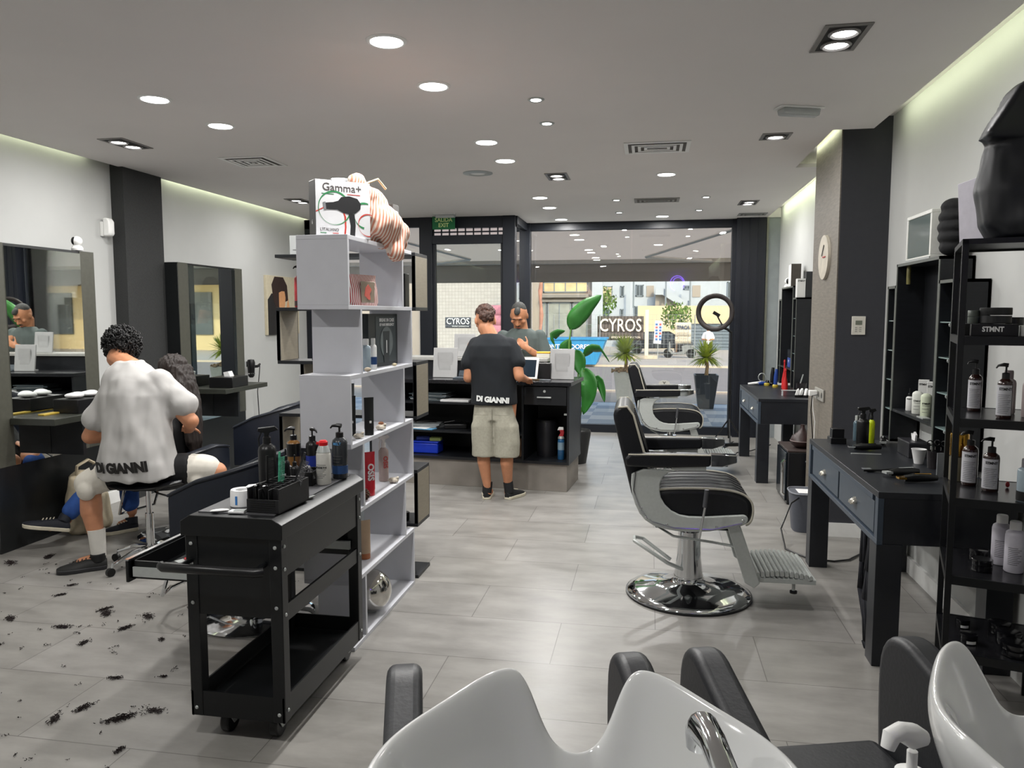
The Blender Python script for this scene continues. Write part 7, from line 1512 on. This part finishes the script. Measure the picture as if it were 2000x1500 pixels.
# ---- ring light on a stand
t = thing('ring_light', 'black ring light on a tall stand beside the dark window column', 'ring light', (1.0, 9.93, 0)); cx, cz = -.21, 1.63
B().tube([(cx + .195 * math.cos(a), -.09 - .10 * math.cos(a), cz + .205 * math.sin(a)) for a in [i * 2 * PI / 48 for i in range(48)]], .032, 10, close=True, flat=.6).to('ring', mat('ring_black', '211a18', .5), t)
B().cyl((0, 0, 0.05), (0, 0, 1.38), .013).to('stand_pole', BPLAS, t); B().cyl((0, 0, .6), (0, 0, .66), .02).to('clamp', BPLAS, t); B().cyl((0, 0, 1.0), (0, 0, 1.06), .02).to('clamp', BPLAS, t)
for k in range(3): a = k * 2.1 + .5; B().tube([(.0, 0, .3), (.28 * math.cos(a) * .7, .28 * math.sin(a) * .7, .02)], .009, 6).to('leg', BPLAS, t)
B().tube([(0, 0, 1.38), (-.05, -.03, 1.42), (-.1, -.06, 1.44)], .016, 8).to('tilt_joint', BPLAS, t); h_ = B().tube([(-.11, -.12, 1.45), (-.17, -.1, 1.56), (-.19, -.1, 1.6)], .009, 6).to('phone_arm', BPLAS, t); B().box(-.24, -.15, -.12, -.09, 1.59, 1.63, rot('Y', 30)).to('phone_clamp', BPLAS, h_)
t = thing('floor_cable', 'black cables lying on the floor by the far table leg', 'cable', (.9, 9.2, 0)); B().tube([(1.05, 9.85, .02), (.9, 9.5, .008), (.75, 9.0, .008), (.95, 8.8, .008), (1.0, 9.0, .03), (1.2, 9.3, .008), (1.4, 9.2, .1)], .006, 6).to('cable', BPLAS, t, w=True); B().tube([(1.0, 9.7, .008), (.8, 9.2, .008), (.6, 8.9, .008), (.85, 8.75, .008)], .006, 6).to('cable', BPLAS, t, w=True)
t = thing('power_strip', 'black power strip on the floor near the ring light stand', 'power strip', (.95, 9.62, 0), .2); B().box(-.15, .15, -.03, .03, 0, .035).to('strip_body', BPLAS, t, bev=.004); B().box(-.14, -.11, -.01, .01, .035, .038).to('switch', mat('bright_red', 'c01f22', .35), t)
# ---- bird of paradise plant
t = thing('potted_plant', 'large leaved bird of paradise plant behind the right end of the counter', 'potted plant', (-.78, 8.25, 0)); PL = mat('big_leaf_green', '2f6b2c', .35, var=.2, scale=8)
B().lathe([(0, 0), (.12, 0), (.17, .34), (.16, .36), (.14, .33), (0, .31)], n=28).to('pot', mat('pot_dark', '2c2c2c', .5), t)
def leaf(stem, path, w_, tw=0, side=V((1, 0, 0))):
    B().tube(stem, [.011] * (len(stem) - 1) + [.006], 7).to('leaf_stalk', mat('stalk_green', '5f8a3e', .5), t, w=True)
    b = B(); n = 14; P = [V(p) for p in path]; L = []
    for i in range(n + 1):
        u = i / n * (len(P) - 1); k = min(int(u), len(P) - 2); f = u - k; c = P[k].lerp(P[k + 1], f); d = (P[k + 1] - P[k]).normalized(); s_ = side - d * side.dot(d); s_ = s_.normalized()
        nn = d.cross(s_); w2 = w_ * math.sin(PI * min(1, (i / n) ** .75) * .97 + .03) ** .8 if i < n else .001
        L.append([c - s_ * w2 + nn * w2 * .25, c - s_ * w2 * .5 + nn * w2 * .02, c - nn * .004, c + s_ * w2 * .5 + nn * w2 * .02, c + s_ * w2 + nn * w2 * .25])
    b.loft(L, cap=False, close=False); o = b.to('leaf_blade', PL, t, w=True, ang=180); o.modifiers.new('s', 'SOLIDIFY').thickness = .003
leaf([(-.78, 8.25, .3), (-.86, 8.28, .9), (-.86, 8.3, 1.3), (-.84, 8.3, 1.46)], [(-.85, 8.3, 1.44), (-.79, 8.28, 1.56), (-.66, 8.27, 1.70), (-.51, 8.25, 1.81)], .10, side=V((.5, .1, -.85)))
leaf([(-.78, 8.25, .3), (-.74, 8.3, .8), (-.70, 8.3, 1.15)], [(-.70, 8.3, 1.15), (-.62, 8.28, 1.235), (-.52, 8.27, 1.23), (-.42, 8.25, 1.10)], .065, side=V((.3, .6, -.6)))
leaf([(-.78, 8.25, .3), (-.76, 8.2, .7), (-.74, 8.2, 1.22)], [(-.78, 8.2, 1.23), (-.74, 8.19, 1.1), (-.71, 8.18, .95)], .085, side=V((1, -.2, 0)))
leaf([(-.78, 8.25, .3), (-.72, 8.15, .8), (-.68, 8.12, 1.02)], [(-.70, 8.13, 1.04), (-.62, 8.08, .9), (-.62, 8.06, .74), (-.68, 8.05, .55)], .10, side=V((1, -.3, .2)))
leaf([(-.78, 8.25, .3), (-.95, 8.3, .9), (-1.02, 8.3, 1.28)], [(-1.02, 8.3, 1.28), (-1.04, 8.29, 1.36), (-.98, 8.28, 1.41), (-.90, 8.27, 1.43)], .05, side=V((.3, .5, -.8)))
leaf([(-.78, 8.25, .3), (-.66, 8.2, .8), (-.56, 8.15, .93)], [(-.58, 8.15, .93), (-.52, 8.13, .92), (-.48, 8.12, .80), (-.46, 8.1, .68)], .045, side=V((1, -.3, .2)))
leaf([(-.78, 8.25, .3), (-.9, 8.35, .8), (-.93, 8.35, 1.1)], [(-.93, 8.35, 1.08), (-.9, 8.33, 1.25), (-.85, 8.32, 1.34)], .07, side=V((1, 0, .2)))
# ---- by the wash basins
t = thing('soap_pump', 'white pump dispenser bottle between the two basins', 'pump bottle', (.36, 1.075, .855), math.radians(17))
B().lathe([(0, 0), (.034, 0), (.036, .005), (.036, .085), (.03, .1), (0, .1)], n=28).to('bottle_body', WPLAS, t); B().lathe([(.021, .098), (.021, .125), (.014, .128), (0, .128)], n=22).to('collar', WPLAS, t)
st_ = B().cyl((0, 0, .125), (0, 0, .155), .007).to('pump_stem', WPLAS, t); B().tube([(.018, .0, .172), (0, 0, .176), (-.022, -.004, .186), (-.036, -.006, .182), (-.042, -.008, .166)], [.010, .017, .013, .012, .009], 12).to('pump_head', WPLAS, st_)
t = thing('wash_towel', 'crumpled white towel beside the soap pump and the basin', 'towel', (.27, 1.12, .841)); b = B(); b.ell((.27, 1.13, .885), (.05, .045, .045)); b.ell((.295, 1.08, .87), (.04, .05, .03)); b.ell((.29, 1.15, .865), (.05, .05, .026)); b.ell((.25, 1.08, .86), (.03, .05, .02)); remesh(b, 'towel_cloth', PAPER, t, .006, 3, wrinkle(.02, 16))
B().tube([(.32, 1.14, .86), (.34, 1.15, .87), (.36, 1.16, .86)], .01, 8).to('edge_fold', PAPER, t, w=True)
t = thing('headrest_pad', 'black leather headrest end behind the soap pump', 'pad', (.41, 1.16, .841), math.radians(17)); B().ell((0, 0, .03), (.055, .03, .03), n=20, m=10).to('pad', LEATH, t)
